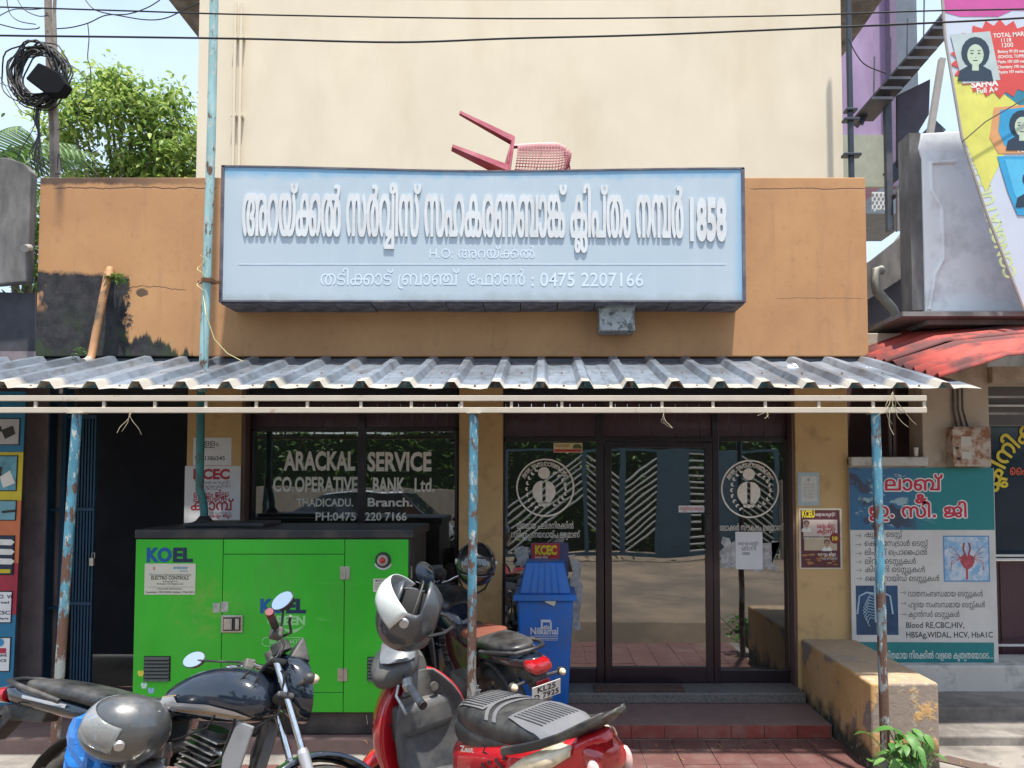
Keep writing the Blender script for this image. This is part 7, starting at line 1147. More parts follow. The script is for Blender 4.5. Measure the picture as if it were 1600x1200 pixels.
for a in (-1, 1):
    for k in range(9):
        w_ = .10*math.sin(.6+k*.23)
        m.tube([(c0.x, YL1-.003, c0.z+.10-k*.024), (c0.x+a*w_*.6, YL1-.003, c0.z+.115-k*.024), (c0.x+a*w_, YL1-.003, c0.z+.085-k*.026), (c0.x+a*w_*.7, YL1-.003, c0.z+.055-k*.026)], .0035, 4)
    m.tube([(c0.x, YL1-.003, c0.z+.12), (c0.x+a*.07, YL1-.003, c0.z+.13), (c0.x+a*.13, YL1-.003, c0.z+.10), (c0.x+a*.15, YL1-.003, c0.z-.05)], .008, 6)
part('bones_print', m, plain('xray_white_print', (.40, .55, .65), .4), xp)
# meter box with conduits
MBX = plain('rusty_cream_steel', (.48, .40, .32), .7, var=.1, scale=8, dirt=(.24, .09, .04), damt=.9, dscale=11, dlo=.45, dhi=.58, world=True, bump=.3)
mbx = thing('meter_box', 'rusty cream electric meter box fixed to the beige wall above the lab sign', 'meter box', W(1506, 698, YR))
part('case', MB().box(X(1479, YR), X(1536, YR), YR-.13, YR-.001, Z(729, YR), Z(668, YR)), MBX, mbx, bevel=.006)
dr_ = part('door', MB().box(X(1489, 6.43), X(1533, 6.43), 6.422, 6.43, Z(724, 6.43), Z(670, 6.43)), MBX, mbx, bevel=.004)
part('label', MB().box(X(1503, 6.42), X(1519, 6.42), 6.4195, 6.4215, Z(697, 6.42), Z(682, 6.42)), plain('chalky_label', (.55, .52, .46), .8), dr_)
part('label', MB().box(X(1504, 6.42), X(1518, 6.42), 6.4195, 6.4215, Z(717, 6.42), Z(706, 6.42)), plain('chalky_label', (.55, .52, .46), .8), dr_)
part('knob', MB().cyl((X(1496, 6.42), 6.405, Z(700, 6.42)), (X(1496, 6.42), 6.422, Z(700, 6.42)), .009).cyl((X(1499, 6.42), 6.405, Z(717, 6.42)), (X(1499, 6.42), 6.422, Z(717, 6.42)), .011), plain('knob_black', (.02, .02, .02), .5), dr_)
for k, px in enumerate((1490, 1496, 1502)):
    part('conduit', MB().tube([(X(px, YR), YR-.02-.012*k, Z(608, YR)), (X(px, YR), YR-.02-.012*k, Z(640, YR)), (X(px+4+k, YR), YR-.03-.012*k, Z(668, YR))], .009, 8), plain('sooty_conduit', (.10, .085, .08), .7, var=.3), mbx, smooth=True)
# clinic shop front at the far right
cs = thing('clinic_shopfront', 'dark recessed clinic shopfront with yellow arched lettering at the right edge', 'shopfront', (4.6, 6.9, .2))
part('glazing', MB().box(X(1549, 6.95), 8.0, 6.95, 6.97, Z(875, 6.95), Z(666, 6.95)), plain('dark_blue_glass_panel', (.015, .03, .05), .12), cs)
sm = MB()
for k in range(16): sm.box(a2+.02+k*.12, a2+.132+k*.12, 6.90+(.012 if k % 2 else 0), 6.94, .2, Z(876, 6.95))
part('shutter', sm, BOARD, cs)
for a, b in ((664, 648), (644, 622), (618, 600)): part('slat', MB().box(a2+.003, 8.0, 6.80, 6.84, Z(a, 6.8), Z(b, 6.8)), plain('grey_slat', (.10, .09, .095), .6), cs)
for py in (634, 868, 874, 1008): part('bar', MB().box(a2+.003, 8., 6.76, 6.78, Z(py, 6.77)-.009, Z(py, 6.77)+.009), plain('white_bar', (.60, .60, .58), .5), cs)
part('header', MB().box(a2+.003, 8., 6.5, 6.9, Z(600, 6.6), Z(575, 6.6)), BEI, cs)
mb = MB(); xs_ = 0; V, F = run_mesh(RUN['cl'])
o = []
Rr = .80; c0 = (X(1686, 6.93), Z(790, 6.93))
wid = max(v[0] for v in V)
for v in V:
    t_ = math.pi*.95-(v[0])*.22/Rr; r_ = Rr+v[1]*.22-.06; o.append((c0[0]+r_*math.cos(t_), 6.94, c0[1]+r_*math.sin(t_)))
mb.add(o, F); part('lettering', mb, plain('yellow_paint', (.72, .55, .03), .45), cs)
mb = MB(); fit(ml('hai'), 1578, 1612, 742, 20, 6.945, .002, mb); part('lettering', mb, plain('orange_red_paint', (.62, .10, .04), .45), cs)
# pavement on the right
g = MB(); g.box(2.645, 14, 6.0, 6.9, -.03, .19); g.box(2.645, 14, 5.62, 6.0, -.03, .10); setting('pavement', g, CONC, bevel=.012)
g = MB(); g.prism([(4.35, -.035), (4.35, .015), (5.62, .03), (5.62, -.035)], 2.645, 14, 'x'); setting('apron', g, CONC)
g = MB(); g.add([(2.66, 5.35, .034), (3.6, 4.5, .026), (3.72, 4.55, .026), (2.8, 5.42, .034)], [(0, 1, 2, 3)]); setting('apron_strip', g, plain('dark_brown_strip', (.11, .075, .06), .8, world=True))  # flat dark brown strip laid diagonally on the apron

# red roofing over the clinic
RED = plain('weathered_red_roofing', (.38, .055, .040), .75, var=.15, scale=3, dirt=(.09, .05, .05), damt=.85, dscale=2.4, dlo=.46, dhi=.6, world=True)
rs = thing('roof_sheeting', 'faded red corrugated roofing sloping over the shop right of the parapet', 'roof', (3.2, 5.9, 2.8))
for q, (ya, yb, xa, dzz) in enumerate(((5.26, 6.05, 2.72, 0), (5.95, 6.7, 2.66, .02))):
    m = MB(); V = []; ny, nx = 40, 8
    for j in range(ny+1):
        y = ya+(yb-ya)*j/ny
        for i in range(nx+1):
            x = xa+(6.5-xa)*i/nx+(.012*math.sin(j*.7) if i == 0 else 0)
            V.append((x, y, 2.60+.30*(y-5.25)+.37*min(x-2.6, .5)+.10*max(0, x-3.1)+.022*math.sin(j*2*math.pi/8)+dzz))
    m.add(V, [(j*(nx+1)+i, j*(nx+1)+i+1, (j+1)*(nx+1)+i+1, (j+1)*(nx+1)+i) for j in range(ny) for i in range(nx)]); part('roof_sheet', m, RED, rs, solid=.005, smooth=True)

# concrete frame, slab and banner above
LWASH = plain('pale_limewash', (.80, .82, .84), .8, var=.05, scale=2, bump=.08, bscale=60, dirt=(.30, .30, .31), damt=.6, dscale=3, dlo=.5, dhi=.75, world=True)
fr = thing('concrete_frame', 'whitewashed concrete balcony frame with moulded edge above the red roof', 'building', (3.6, 6.45, 3.4))
part('panel', MB().prism([(X(1452, 6.4), Z(487, 6.4)), (X(1452, 6.4), Z(248, 6.4)), (X(1447, 6.4), Z(232, 6.4)), (X(1452, 6.4), Z(208, 6.4)), (X(1508, 6.4), Z(205, 6.4)), (X(1640, 6.4), Z(205, 6.4)), (X(1640, 6.4), Z(487, 6.4))], 6.4, 6.55), LWASH, fr, bevel=.01)
part('moulding', MB().tube([(X(1458, 6.39), 6.395, Z(484, 6.4)), (X(1468, 6.39), 6.395, Z(430, 6.4)), (X(1482, 6.39), 6.395, Z(405, 6.4)), (X(1482, 6.39), 6.395, Z(325, 6.4)), (X(1466, 6.39), 6.395, Z(298, 6.4)), (X(1466, 6.39), 6.395, Z(255, 6.4)), (X(1505, 6.39), 6.395, Z(253, 6.4))], .018, 8), LWASH, fr)
part('side_wall', MB().box(X(1452, 6.4)-.10, X(1452, 6.4)-.001, 6.42, 6.62, Z(484, 6.4), Z(206, 6.4)), GREYC, fr)
part('slab', MB().box(X(1408, 6.2), 7.5, 6.12, 7.2, Z(497, 6.2), Z(490, 6.2)).box(X(1450, 6.3), 7.5, 6.25, 7.0, Z(505, 6.2), Z(497.5, 6.2)), GREYC, fr)
part('back_wall', MB().box(X(1470, 7.4), 8.0, 7.4, 7.5, 2.4, 4.0), GREYC, fr)
bn_ = thing('banner', 'large torn printed banner with portraits leaning over the shop at the top right', 'banner', (3.9, 6.05, 3.4))
YB1 = 6.05
def flexp(name, pts, mat, dy): return part(name, poly(pts, YB1-dy, .001), mat, bn_)
flexp('sheet', ((1468, -90), (1475, 40), (1488, 130), (1502, 215), (1540, 330), (1600, 484), (1760, 484), (1760, -90)), plain('pale_blue_flex', (.50, .55, .64), .45, var=.06, scale=2), 0)
flexp('magenta_print', ((1468, -90), (1472, 18), (1500, 26), (1560, 26), (1582, 16), (1760, 20), (1760, -90)), plain('magenta_print', (.50, .07, .28), .45), .002)
burst = []
for k in range(44):
    t_ = 2*math.pi*k/44; r_ = 1 if k % 2 else .84
    burst.append((1562+78*r_*math.cos(t_), 92+62*r_*math.sin(t_)))
burst = [(max(a, 1478+max(0, b-30)*.09), b) for a, b in burst]
flexp('yellow_print', ((1486, 120), (1505, 212), (1540, 300), (1570, 240), (1620, 230), (1620, 110)), plain('banner_yellow', (.62, .60, .12), .45), .002)
flexp('teal_print', ((1560, 140), (1600, 170), (1760, 170), (1760, 60), (1600, 60)), plain('banner_teal', (.02, .20, .30), .45), .003)
flexp('burst_print', burst, plain('banner_red', (.58, .06, .05), .45, var=.08, scale=10), .0045)
flexp('frame_print', ((1553, 168), (1760, 150), (1760, 240), (1560, 240), (1546, 215)), plain('banner_orange', (.62, .30, .12), .45), .0042)
flexp('blue_print', ((1563, 172), (1760, 150), (1760, 228), (1570, 228), (1560, 205)), plain('banner_blue', (.03, .30, .55), .45), .0055)
flexp('blue_print', ((1558, 244), (1760, 244), (1760, 345), (1590, 336), (1575, 300)), _mats['banner_blue'], .0055)
flexp('blue_print', ((1570, 249), (1760, 249), (1760, 330), (1596, 326), (1584, 300)), plain('banner_sky', (.08, .42, .65), .45), .0065)
PSK = plain('pale_green_skin_print', (.45, .55, .42), .5, var=.1, scale=20); NV = plain('navy_cloth_print', (.012, .03, .055), .5)
part('portrait_ground', poly(((1485, 54), (1547, 49), (1563, 125), (1504, 131)), YB1-.006, .0008), plain('grey_portrait_print', (.42, .50, .50), .5), bn_)
face_print(bn_, 1524, 84, 16.5, YB1-.007, NV, NV, skin=PSK, scarf=True)
face_print(bn_, 1597, 196, 15, YB1-.007, NV, NV, skin=PSK, scarf=True)
face_print(bn_, 1612, 285, 15, YB1-.0078, NV, NV, skin=PSK)
def slanted(src, pu, pv, size, ang, Y, out, sx=1.):
    c, s = math.cos(ang), math.sin(ang); p0 = W(pu, pv, Y); k = size*Y/FPX
    out.add([(p0.x+(v[0]*sx*c-v[1]*s)*k, Y, p0.z+(v[0]*sx*s+v[1]*c)*k) for v in src[0]], src[1])
mb = MB(); slanted(lt('CONGRATULATIONS', .03), 1589, 432, 30, R(105), YB1-.0025, mb, .82); part('lettering', mb, plain('lime_print', (.52, .60, .30), .45), bn_)
mb = MB(); slanted(lt('TOTAL MARKS', .02), 1552, 59, 10, R(4), YB1-.0062, mb, .9); slanted(lt('1118', .01), 1563, 66, 9, R(3), YB1-.0062, mb); slanted(lt('1200', .01), 1564, 74, 10, R(3), YB1-.0062, mb)
for k, s in enumerate(('Biology 99 (03 marks)', '(SCHOOL TOPPER)', 'Maths 197-200 marks', 'Chemistry 198 marks', 'Physics 197 marks')): slanted(lt(s, .02), 1559, 83+k*8, 7, R(2), YB1-.0062, mb, .8)
slanted(lt('SAFNA', .04), 1518, 137, 14, R(5), YB1-.0062, mb); slanted(lt('Full A+', .02), 1526, 146, 12, R(5), YB1-.0062, mb); slanted(lt('FULL A+', .03), 1590, 238, 11, R(3), YB1-.0066, mb)
part('lettering', mb, WHITEP, bn_)
part('edge_batten', MB().tube([W(1468, -60, 6.02), W(1477, 60, 6.02), W(1503, 215, 6.02), W(1540, 330, 6.02), W(1600, 484, 6.02)], .012, 6), plain('splintered_wood', (.36, .33, .30), .8), bn_)
part('rope', MB().tube([W(1503, 222, 6.0), W(1540, 190, 5.99), W(1600, 155, 5.99), W(1650, 120, 5.99)], .005, 5), CABLE, bn_)

# neighbouring buildings beyond, stair and pipes in the gap
pk = thing('lilac_house', 'faded lilac painted house wall in the gap beside the upper storey', 'building', (5.6, 11.5, 0))
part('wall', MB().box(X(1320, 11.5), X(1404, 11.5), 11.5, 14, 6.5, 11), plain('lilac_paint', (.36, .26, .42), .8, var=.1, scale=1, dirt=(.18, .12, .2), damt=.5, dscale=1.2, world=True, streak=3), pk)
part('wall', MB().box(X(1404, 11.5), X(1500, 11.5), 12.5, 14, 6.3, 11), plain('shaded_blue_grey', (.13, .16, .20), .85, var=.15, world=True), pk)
part('lower_wall', MB().box(X(1320, 11.5), X(1392, 11.5), 11.45, 11.49, 6.35, 7.15), plain('khaki_paint', (.30, .31, .24), .85, var=.1, world=True), pk)
part('mullion', MB().box(X(1400, 11.4), X(1410, 11.4), 11.3, 11.45, 6.3, 11), plain('violet_column', (.15, .11, .18), .8), pk)
dp = thing('black_downpipe', 'black vertical downpipe in the gap just right of the cream upper storey', 'pipe', (X(1339, 8.2), 8.2, 4.4))
part('shaft', MB().tube([(X(1339, 8.2), 8.2, 4.42), (X(1338, 8.2), 8.2, 7.6)], .032, 12), plain('blue_black_paint', (.02, .03, .045), .45), dp, smooth=True)
for py, w_ in ((172, 9), (187, 12), (242, 14)): part('bracket', MB().box(X(1339-w_, 8.2), X(1339+w_, 8.2), 8.15, 8.25, Z(py+3, 8.2), Z(py-1, 8.2)), _mats['blue_black_paint'], dp, bevel=.004)
st = thing('steel_staircase', 'dark steel staircase climbing diagonally behind the banner', 'staircase', (X(1400, 8.6), 8.6, 4.5))
SB = plain('grey_blue_steel', (.06, .07, .09), .6, .2, var=.25, scale=3, dirt=(.15, .13, .14), damt=.6, dscale=4, world=True)
def beam(pa, pb, ya, yb, t_, mat=SB, name='stringer', parent=None):
    a, b = W(pa[0], pa[1], ya), W(pb[0], pb[1], ya); d = (b-a).normalized(); n_ = Vector((-d.z, 0, d.x))*t_/2
    m = MB().prism([((a+n_).x, (a+n_).z), ((b+n_).x, (b+n_).z), ((b-n_).x, (b-n_).z), ((a-n_).x, (a-n_).z)], ya, yb); return part(name, m, mat, parent or st)
beam((1340, 190), (1480, 30), 8.5, 8.6, .10); beam((1350, 175), (1476, 18), 8.5, 8.52, .03, name='handrail'); beam((1393, 275), (1470, 195), 8.4, 8.5, .16); beam((1400, 305), (1460, 215), 8.2, 8.3, .05)
beam((1348, 194), (1366, 150), 8.45, 8.48, .02, name='baluster')
for k in range(9):
    a = W(1352+k*13, 178-k*15, 8.5); part('tread', MB().box(a.x-.10, a.x+.14, 8.1, 8.62, a.z-.03, a.z), SB, st)
    if k % 2: part('baluster', MB().cyl((a.x, 8.5, a.z), (a.x+.02, 8.5, a.z+.55), .008, n=6), SB, st)
part('post', MB().box(X(1392, 8.3), X(1401, 8.3), 8.25, 8.32, Z(362, 8.3), Z(150, 8.3)), SB, st)
part('side_panel', MB().prism([(W(a, b, 8.4).x, W(a, b, 8.4).z) for a, b in ((1401, 150), (1452, 125), (1450, 180), (1401, 262))], 8.38, 8.42), plain('dark_violet_grey', (.06, .05, .07), .8, var=.2), st)
part('side_panel', MB().prism([(W(a, b, 8.2).x, W(a, b, 8.2).z) for a, b in ((1401, 362), (1412, 358), (1452, 260), (1452, 215), (1401, 300))], 8.18, 8.22), plain('grey_plywood', (.20, .18, .17), .8, var=.2), st)
beam((1454, 215), (1474, 90), 6.7, 6.75, .05, plain('pale_wood', (.34, .32, .30), .8), 'prop')
rm = thing('concrete_ramp_wall', 'stained sloping concrete wall with drain pipe right of the parapet', 'wall', (X(1400, 7.0), 7.0, 3.0))
part('wall', MB().prism([(W(a, b, 7.0).x, W(a, b, 7.0).z) for a, b in ((1352, 412), (1362, 406), (1405, 372), (1427, 345), (1430, 240), (1462, 220), (1462, 400), (1378, 455), (1352, 470))], 7.0, 7.12), GREYC, rm)
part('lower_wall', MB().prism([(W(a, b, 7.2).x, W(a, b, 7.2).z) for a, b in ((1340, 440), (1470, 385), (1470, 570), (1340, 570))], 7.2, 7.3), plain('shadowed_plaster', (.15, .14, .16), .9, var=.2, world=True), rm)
part('drain_pipe', MB().tube([W(1378, 422, 6.9), W(1368, 424, 6.88), W(1367, 440, 6.88), W(1370, 455, 6.88), W(1396, 484, 6.88), W(1399, 492, 6.88), W(1399, 545, 6.88)], .042, 14), plain('pale_pvc', (.34, .33, .28), .6, dirt=(.1, .08, .07), damt=.6), rm, smooth=True)
cl_ = part('dotted_cloth', poly(((1362, 300), (1394, 300), (1394, 336), (1378, 326), (1362, 332)), 9.5, .004), None or plain('pale_cloth', (.62, .62, .62), .8), None, loc=W(1378, 315, 9.5)); props(cl_, 'white cloth with grey dots hanging in the gap right of the parapet', 'cloth')
m = MB()
for i in range(5):
    for j in range(5):
        p = W(1364+i*6.5+(3 if j % 2 else 0), 304+j*6, 9.49)
        if p.x > W(1393, 0, 9.49).x or (j == 4 and i > 2): continue
        m.cyl((p.x, 9.494, p.z), (p.x, 9.492, p.z), .017, n=10)
part('dot_print', m, plain('grey_dot', (.2, .22, .24), .8), cl_)

# ------------------------------------------------------------------ left neighbours
lb_ = thing('photo_shop', 'grey pilaster shopfront with collapsible blue gate left of the bank', 'building', (-4.3, 6.2, 0))
PIL = plain('greyish_pink_plaster', (.20, .165, .17), .85, var=.12, scale=2, bump=.2, world=True, dirt=(.08, .07, .08), damt=.6)
part('pilaster', MB().box(X(39, 6.2), X(72, 6.2), 6.2, 6.6, 0, 2.9), PIL, lb_, bevel=.006)
part('wall', MB().box(-9, X(39, 6.2)-.002, 6.3, 6.6, 0, 3.0), PIL, lb_); part('panel', MB().box(X(78, 6.3), X(98, 6.3), 6.34, 6.4, 0, 2.9), PIL, lb_)
GATEB = plain('navy_blue_steel', (.010, .05, .10), .5, .2, var=.2, world=True)
part('gate_frame', MB().box(X(72.5, 6.25), X(79, 6.25), 6.22, 6.32, 0, 2.9).box(X(98, 6.25), X(105, 6.25), 6.22, 6.32, 0, 2.9).box(X(79, 6.25), X(98, 6.25), 6.25, 6.29, Z(799, 6.25), Z(794, 6.25)).box(X(79, 6.25), X(98, 6.25), 6.25, 6.29, Z(632, 6.25), Z(625, 6.25)).box(X(79, 6.25), X(98, 6.25), 6.25, 6.29, Z(952, 6.25), Z(948, 6.25)), GATEB, lb_, bevel=.003)
for k in range(7):
    part('gate_bar', MB().box(X(117+k*4.8, 6.2), X(119.6+k*4.8, 6.2), 6.2, 6.23, .1, Z(650+k*.8, 6.2)), GATEB, lb_)
for py in (651, 795, 942): part('gate_rail', MB().box(X(105, 6.2), X(150, 6.2), 6.185, 6.199, Z(py+3, 6.2), Z(py-2, 6.2)), GATEB, lb_)
part('padlock', MB().box(X(143, 6.15), X(149, 6.15), 6.15, 6.17, Z(884, 6.15), Z(872, 6.15)).tube([W(144, 872, 6.16), W(144, 864, 6.16), W(148, 864, 6.16), W(148, 872, 6.16)], .004, 6), STEEL, lb_)
gc = thing('weathered_column', 'weathered grey concrete column top at the left edge beside the parapet', 'column', (X(10, 6.1), 6.1, 3.2))
part('shaft', MB().prism([(X(-200, 6.25), Z(460, 6.25)), (X(33, 6.25), Z(440, 6.25)), (X(34, 6.25), Z(268, 6.25)), (X(22, 6.25), Z(255, 6.25)), (X(-4, 6.25), Z(246, 6.25)), (X(-200, 6.25), Z(240, 6.25))], 6.25, 6.34), GREYC, gc, bevel=.01)
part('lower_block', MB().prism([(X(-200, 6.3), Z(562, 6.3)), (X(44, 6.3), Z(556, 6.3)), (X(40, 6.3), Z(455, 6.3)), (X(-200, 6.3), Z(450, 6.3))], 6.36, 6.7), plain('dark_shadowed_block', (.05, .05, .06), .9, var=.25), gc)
part('pipe_stub', MB().cyl(W(38, 388, 6.0), W(46, 387, 6.28), .028, n=14), _mats['grey_pvc'], gc, smooth=True)
# advert panels
ad = thing('photo_shop_board', 'blue, yellow and red striped shop board with small framed notices at the left edge', 'sign board', (X(15, 5.9), 5.9, 0))
YA = 5.9
def adp(a, c, d, mat, nm='board_panel', y=0, b=None):
    r0 = 42-(c-600)*.045; r1 = 42-(d-600)*.045
    return part(nm, poly(((-160 if b is None else b, c), (r0+a, c), (r1+a, d), (-160 if b is None else b, d)), YA-y, .006 if y == 0 else .003), mat, ad)
BB = plain('strong_blue_board', (.01, .16, .30), .45, var=.1); BY = plain('yellow_board', (.60, .48, .02), .45); BO = plain('orange_board', (.58, .16, .06), .45); BRd = plain('crimson_board', (.36, .02, .05), .45)
adp(0, 612, 706, BB); adp(0, 706.5, 782, BY); adp(0, 782.5, 880, BO); adp(0, 880.5, 960, BRd); adp(0, 960.5, 1120, BB)
FRB = plain('thin_black_frame', (.012, .012, .014), .4)
for (a, c, d, m_) in ((-9, 655, 694, plain('grey_notice', (.42, .42, .44), .5)), (-10, 713, 766, plain('teal_notice', (.10, .30, .38), .5, var=.4, scale=12)), (-9, 783, 812, plain('light_teal_notice', (.16, .36, .44), .5)), (-9, 838, 897, plain('navy_notice', (.01, .025, .06), .4)), (-9, 925, 972, PAPER), (-8, 997, 1048, PAPER)):
    f_ = adp(a+1.5, c-1.5, d+1.5, FRB, 'notice_frame', .008); adp(a, c, d, m_, 'notice_sheet', .012)
mb = MB(); y_ = YA-.0155
def q(px0, px1, pyb, em, s, b=.02): fit(lt(s, b), px0, px1, pyb, em, y_, .001, mb)
q(-6, 24, 935, 8, 'aZO  Vi'); q(-6, 20, 943, 5, 'airtel'); q(-20, 22, 960, 8, 'EM  CSC'); q(-20, 20, 968, 5, 'mobile recharge'); q(-20, 20, 1026, 6, 'MUTHOOT BANK'); q(-25, 19, 1034, 6, 'INSURANCE')
mb.prism([(W(a, b, y_).x, W(a, b, y_).z) for a, b in ((2, 672), (20, 665), (24, 678), (8, 686))], y_-.002, y_); mb.prism([(W(a, b, y_).x, W(a, b, y_).z) for a, b in ((-15, 668), (2, 666), (3, 674), (-12, 677))], y_-.002, y_)
mb.prism([(W(a, b, y_).x, W(a, b, y_).z) for a, b in ((3, 798), (25, 796), (25, 800), (3, 802))], y_-.002, y_); mb.prism([(W(a, b, y_).x, W(a, b, y_).z) for a, b in ((-3, 728), (4, 730), (2, 740), (6, 746), (-3, 750))], y_-.002, y_)
part('lettering', mb, BLACKP, ad)
mb = MB()
for k in range(3): mb.prism([(W(a, b, y_).x, W(a, b, y_).z) for a, b in ((-20, 842+k*15), (18, 843+k*15), (23, 847+k*15), (18, 852+k*15), (-20, 851+k*15))], y_-.002, y_)
mb.prism([(W(a, b, y_).x, W(a, b, y_).z) for a, b in ((0, 745), (16, 735), (24, 755), (5, 762))], y_-.003, y_)
part('arrow_print', mb, WHITEP, ad)
part('blue_badge', MB().cyl((X(10, YA), YA-.02, Z(1003, YA)), (X(10, YA), YA-.0155, Z(1003, YA)), .03, n=20), plain('badge_blue', (.02, .25, .5), .4), ad); part('red_band', MB().box(X(-20, YA), X(20, YA), YA-.018, YA-.0155, Z(1020, YA), Z(1012, YA)), REDP, ad); part('yellow_band', MB().box(X(-20, YA), X(23, YA), YA-.018, YA-.0155, Z(895, YA), Z(889, YA)), BY, ad)

# ------------------------------------------------------------------ wires, utility pole, cable coil, trees
up_ = thing('utility_pole', 'weathered grey wooden pole standing on the roof at the upper left', 'pole', (X(83, 6.6), 6.6, 4.0))
WOODP = plain('weathered_pole_wood', (.26, .22, .19), .85, var=.3, scale=8, bump=.5, bscale=30, dirt=(.07, .06, .055), damt=.7, dscale=6, world=True, streak=5)
part('shaft', MB().tube([W(86, 300, 6.6), W(84, 200, 6.6), W(79, 110, 6.6), W(76, 40, 6.6), W(74, -60, 6.6)], .034, 12, rs=[.038, .036, .036, .031, .028]), WOODP, up_, smooth=True)
part('splice', MB().tube([W(90, 272, 6.55), W(88, 220, 6.55), W(89, 205, 6.54), W(85, 150, 6.55), W(87, 90, 6.56), W(85, 20, 6.57), W(87, -40, 6.57)], .017, 10, rs=[.022, .022, .019, .019, .016, .014, .014]), WOODP, up_, smooth=True)
rr = random.Random(11); m = MB()
cc = W(60, 112, 6.5)
for k in range(26):
    rx, rz = .20+rr.uniform(-.045, .06), .235+rr.uniform(-.05, .055); ox, oz = rr.uniform(-.03, .03), rr.uniform(-.03, .02); ph = rr.uniform(0, 6.28); w_ = rr.uniform(.01, .03)
    if k > 13: ox += .04; oz -= .03
    pts = [(cc.x+ox+rx*math.cos(t_*math.pi/14)*(1+.05*math.sin(t_*.9+ph)), 6.5+w_*math.sin(t_+ph)-.03*(k % 3), cc.z+oz+rz*math.sin(t_*math.pi/14)*(1+.04*math.cos(t_*1.1+ph))-.02) for t_ in range(28)]
    m.tube(pts, .0065, 5, closed=True)
coil = part('cable_coil', m, CABLE, None, smooth=True, loc=cc); props(coil, 'big tangled coil of black cable hung on the wooden pole', 'cable coil')
cb = thing('splice_box', 'black fibre splice box inside the cable coil', 'box', W(70, 122, 6.45))
part('body', MB().prism([(W(a, b, 6.4).x, W(a, b, 6.4).z) for a, b in ((44, 126), (64, 101), (80, 108), (98, 118), (108, 135), (98, 150), (76, 150))], 6.36, 6.46), plain('black_box_plastic', (.005, .006, .008), .85, spec=.15), cb, bevel=.012)
m = MB()
for k in range(12):
    x0 = rr.uniform(-8, 8); pts = [W(60+x0*.6, 160, 6.48), W(55+x0*.5+rr.uniform(-3, 3), 185, 6.47), W(61+rr.uniform(-2, 2), 210, 6.46), W(55+x0+rr.uniform(-4, 4), 240, 6.46), W(62+x0*1.5+rr.uniform(-5, 5), 276, 6.47)]
    m.tube(pts, .004, 5)
o = part('hanging_cables', m, CABLE, None, smooth=True, loc=W(60, 165, 6.48)); props(o, 'bundle of thin black cables dropping from the coil to the roof edge', 'cables')
def wire(pts, Y, r, lb, mat=CABLE, name='overhead_wire', group='thin wires looping between the pole and the eave'):
    P = [W(a, b, Y) for a, b in pts]; full = []
    for i in range(len(P)-1):
        for t_ in range(6):
            t = t_/6; p0, p1, p2, p3 = P[max(i-1, 0)], P[i], P[i+1], P[min(i+2, len(P)-1)]
            full.append(.5*((2*p1)+(p2-p0)*t+(2*p0-5*p1+4*p2-p3)*t*t+(3*p1-3*p2+p3-p0)*t*t*t))
    full.append(P[-1]); o = part(name, MB().tube(full, r, 6), mat, None, smooth=True, loc=P[0]); return props(o, lb, 'wire', group)
wire(((-200, 8), (0, 11), (200, 17), (400, 23), (800, 29), (1200, 25), (1450, 17), (1600, 14), (1900, 5)), 5.0, .0052, 'upper of the two long dark cables crossing the whole street front', group='long cables across the street front')
wire(((-200, 52), (0, 55.5), (210, 58), (400, 61), (620, 66), (800, 60), (1000, 55), (1200, 47), (1450, 36), (1600, 28), (1900, 8)), 4.9, .0065, 'lower, thicker of the two long dark cables crossing the whole street front', group='long cables across the street front')
wire(((84, 45), (110, 43), (138, 36), (165, 24), (200, 22), (230, 12), (250, 0)), 6.6, .005, 'black wire rising from the wooden pole to the eave')
wire(((132, -2), (150, 16), (190, 25), (230, 31), (260, 28), (290, 14), (312, 5)), 6.7, .005, 'black wire sagging from the top edge to the tall pale-blue pole')
wire(((0, 38), (30, 45), (56, 45), (62, 42)), 6.5, .005, 'short black wire sagging in from the left edge to the pole')
wire(((137, 36), (139, 60), (137, 90), (141, 105), (142, 130)), 6.62, .004, 'thin wire end dangling in the sky beside the pole')
wire(((102, 97), (125, 112), (135, 130), (134, 150), (123, 162), (122, 180), (112, 195), (90, 203)), 6.5, .004, 'thin wire looping out right of the cable coil')
wire(((10, -5), (15, 20), (30, 33), (56, 38)), 6.52, .004, 'thin wire curling in at the upper left corner')
wire(((25, -5), (38, 15), (60, 25), (75, 24)), 6.54, .004, 'thin wire curling beside the pole top')
wire(((-10, 30), (20, 15), (50, 15), (76, 12)), 6.56, .004, 'thin slack wire at the very top left')
wire(((0, 120), (30, 170), (55, 190), (30, 240), (28, 262)), 6.5, .0035, 'thin wire hanging left of the cable bundle')
wire(((-5, 128), (25, 140), (40, 152)), 6.45, .003, 'thin wire entering the coil from the left edge')
wire(((1325, 60), (1340, 88), (1355, 103), (1385, 115)), 7.9, .006, 'black wire swinging across the lilac wall')
wire(((93, 270), (90, 262), (92, 240), (98, 268), (104, 272)), 6.45, .005, 'black cable end curled at the pole foot')
wire(((300, -4), (700, -1), (1100, -2), (1600, -6)), 5.1, .004, 'faint wire along the very top edge', group='long cables across the street front')

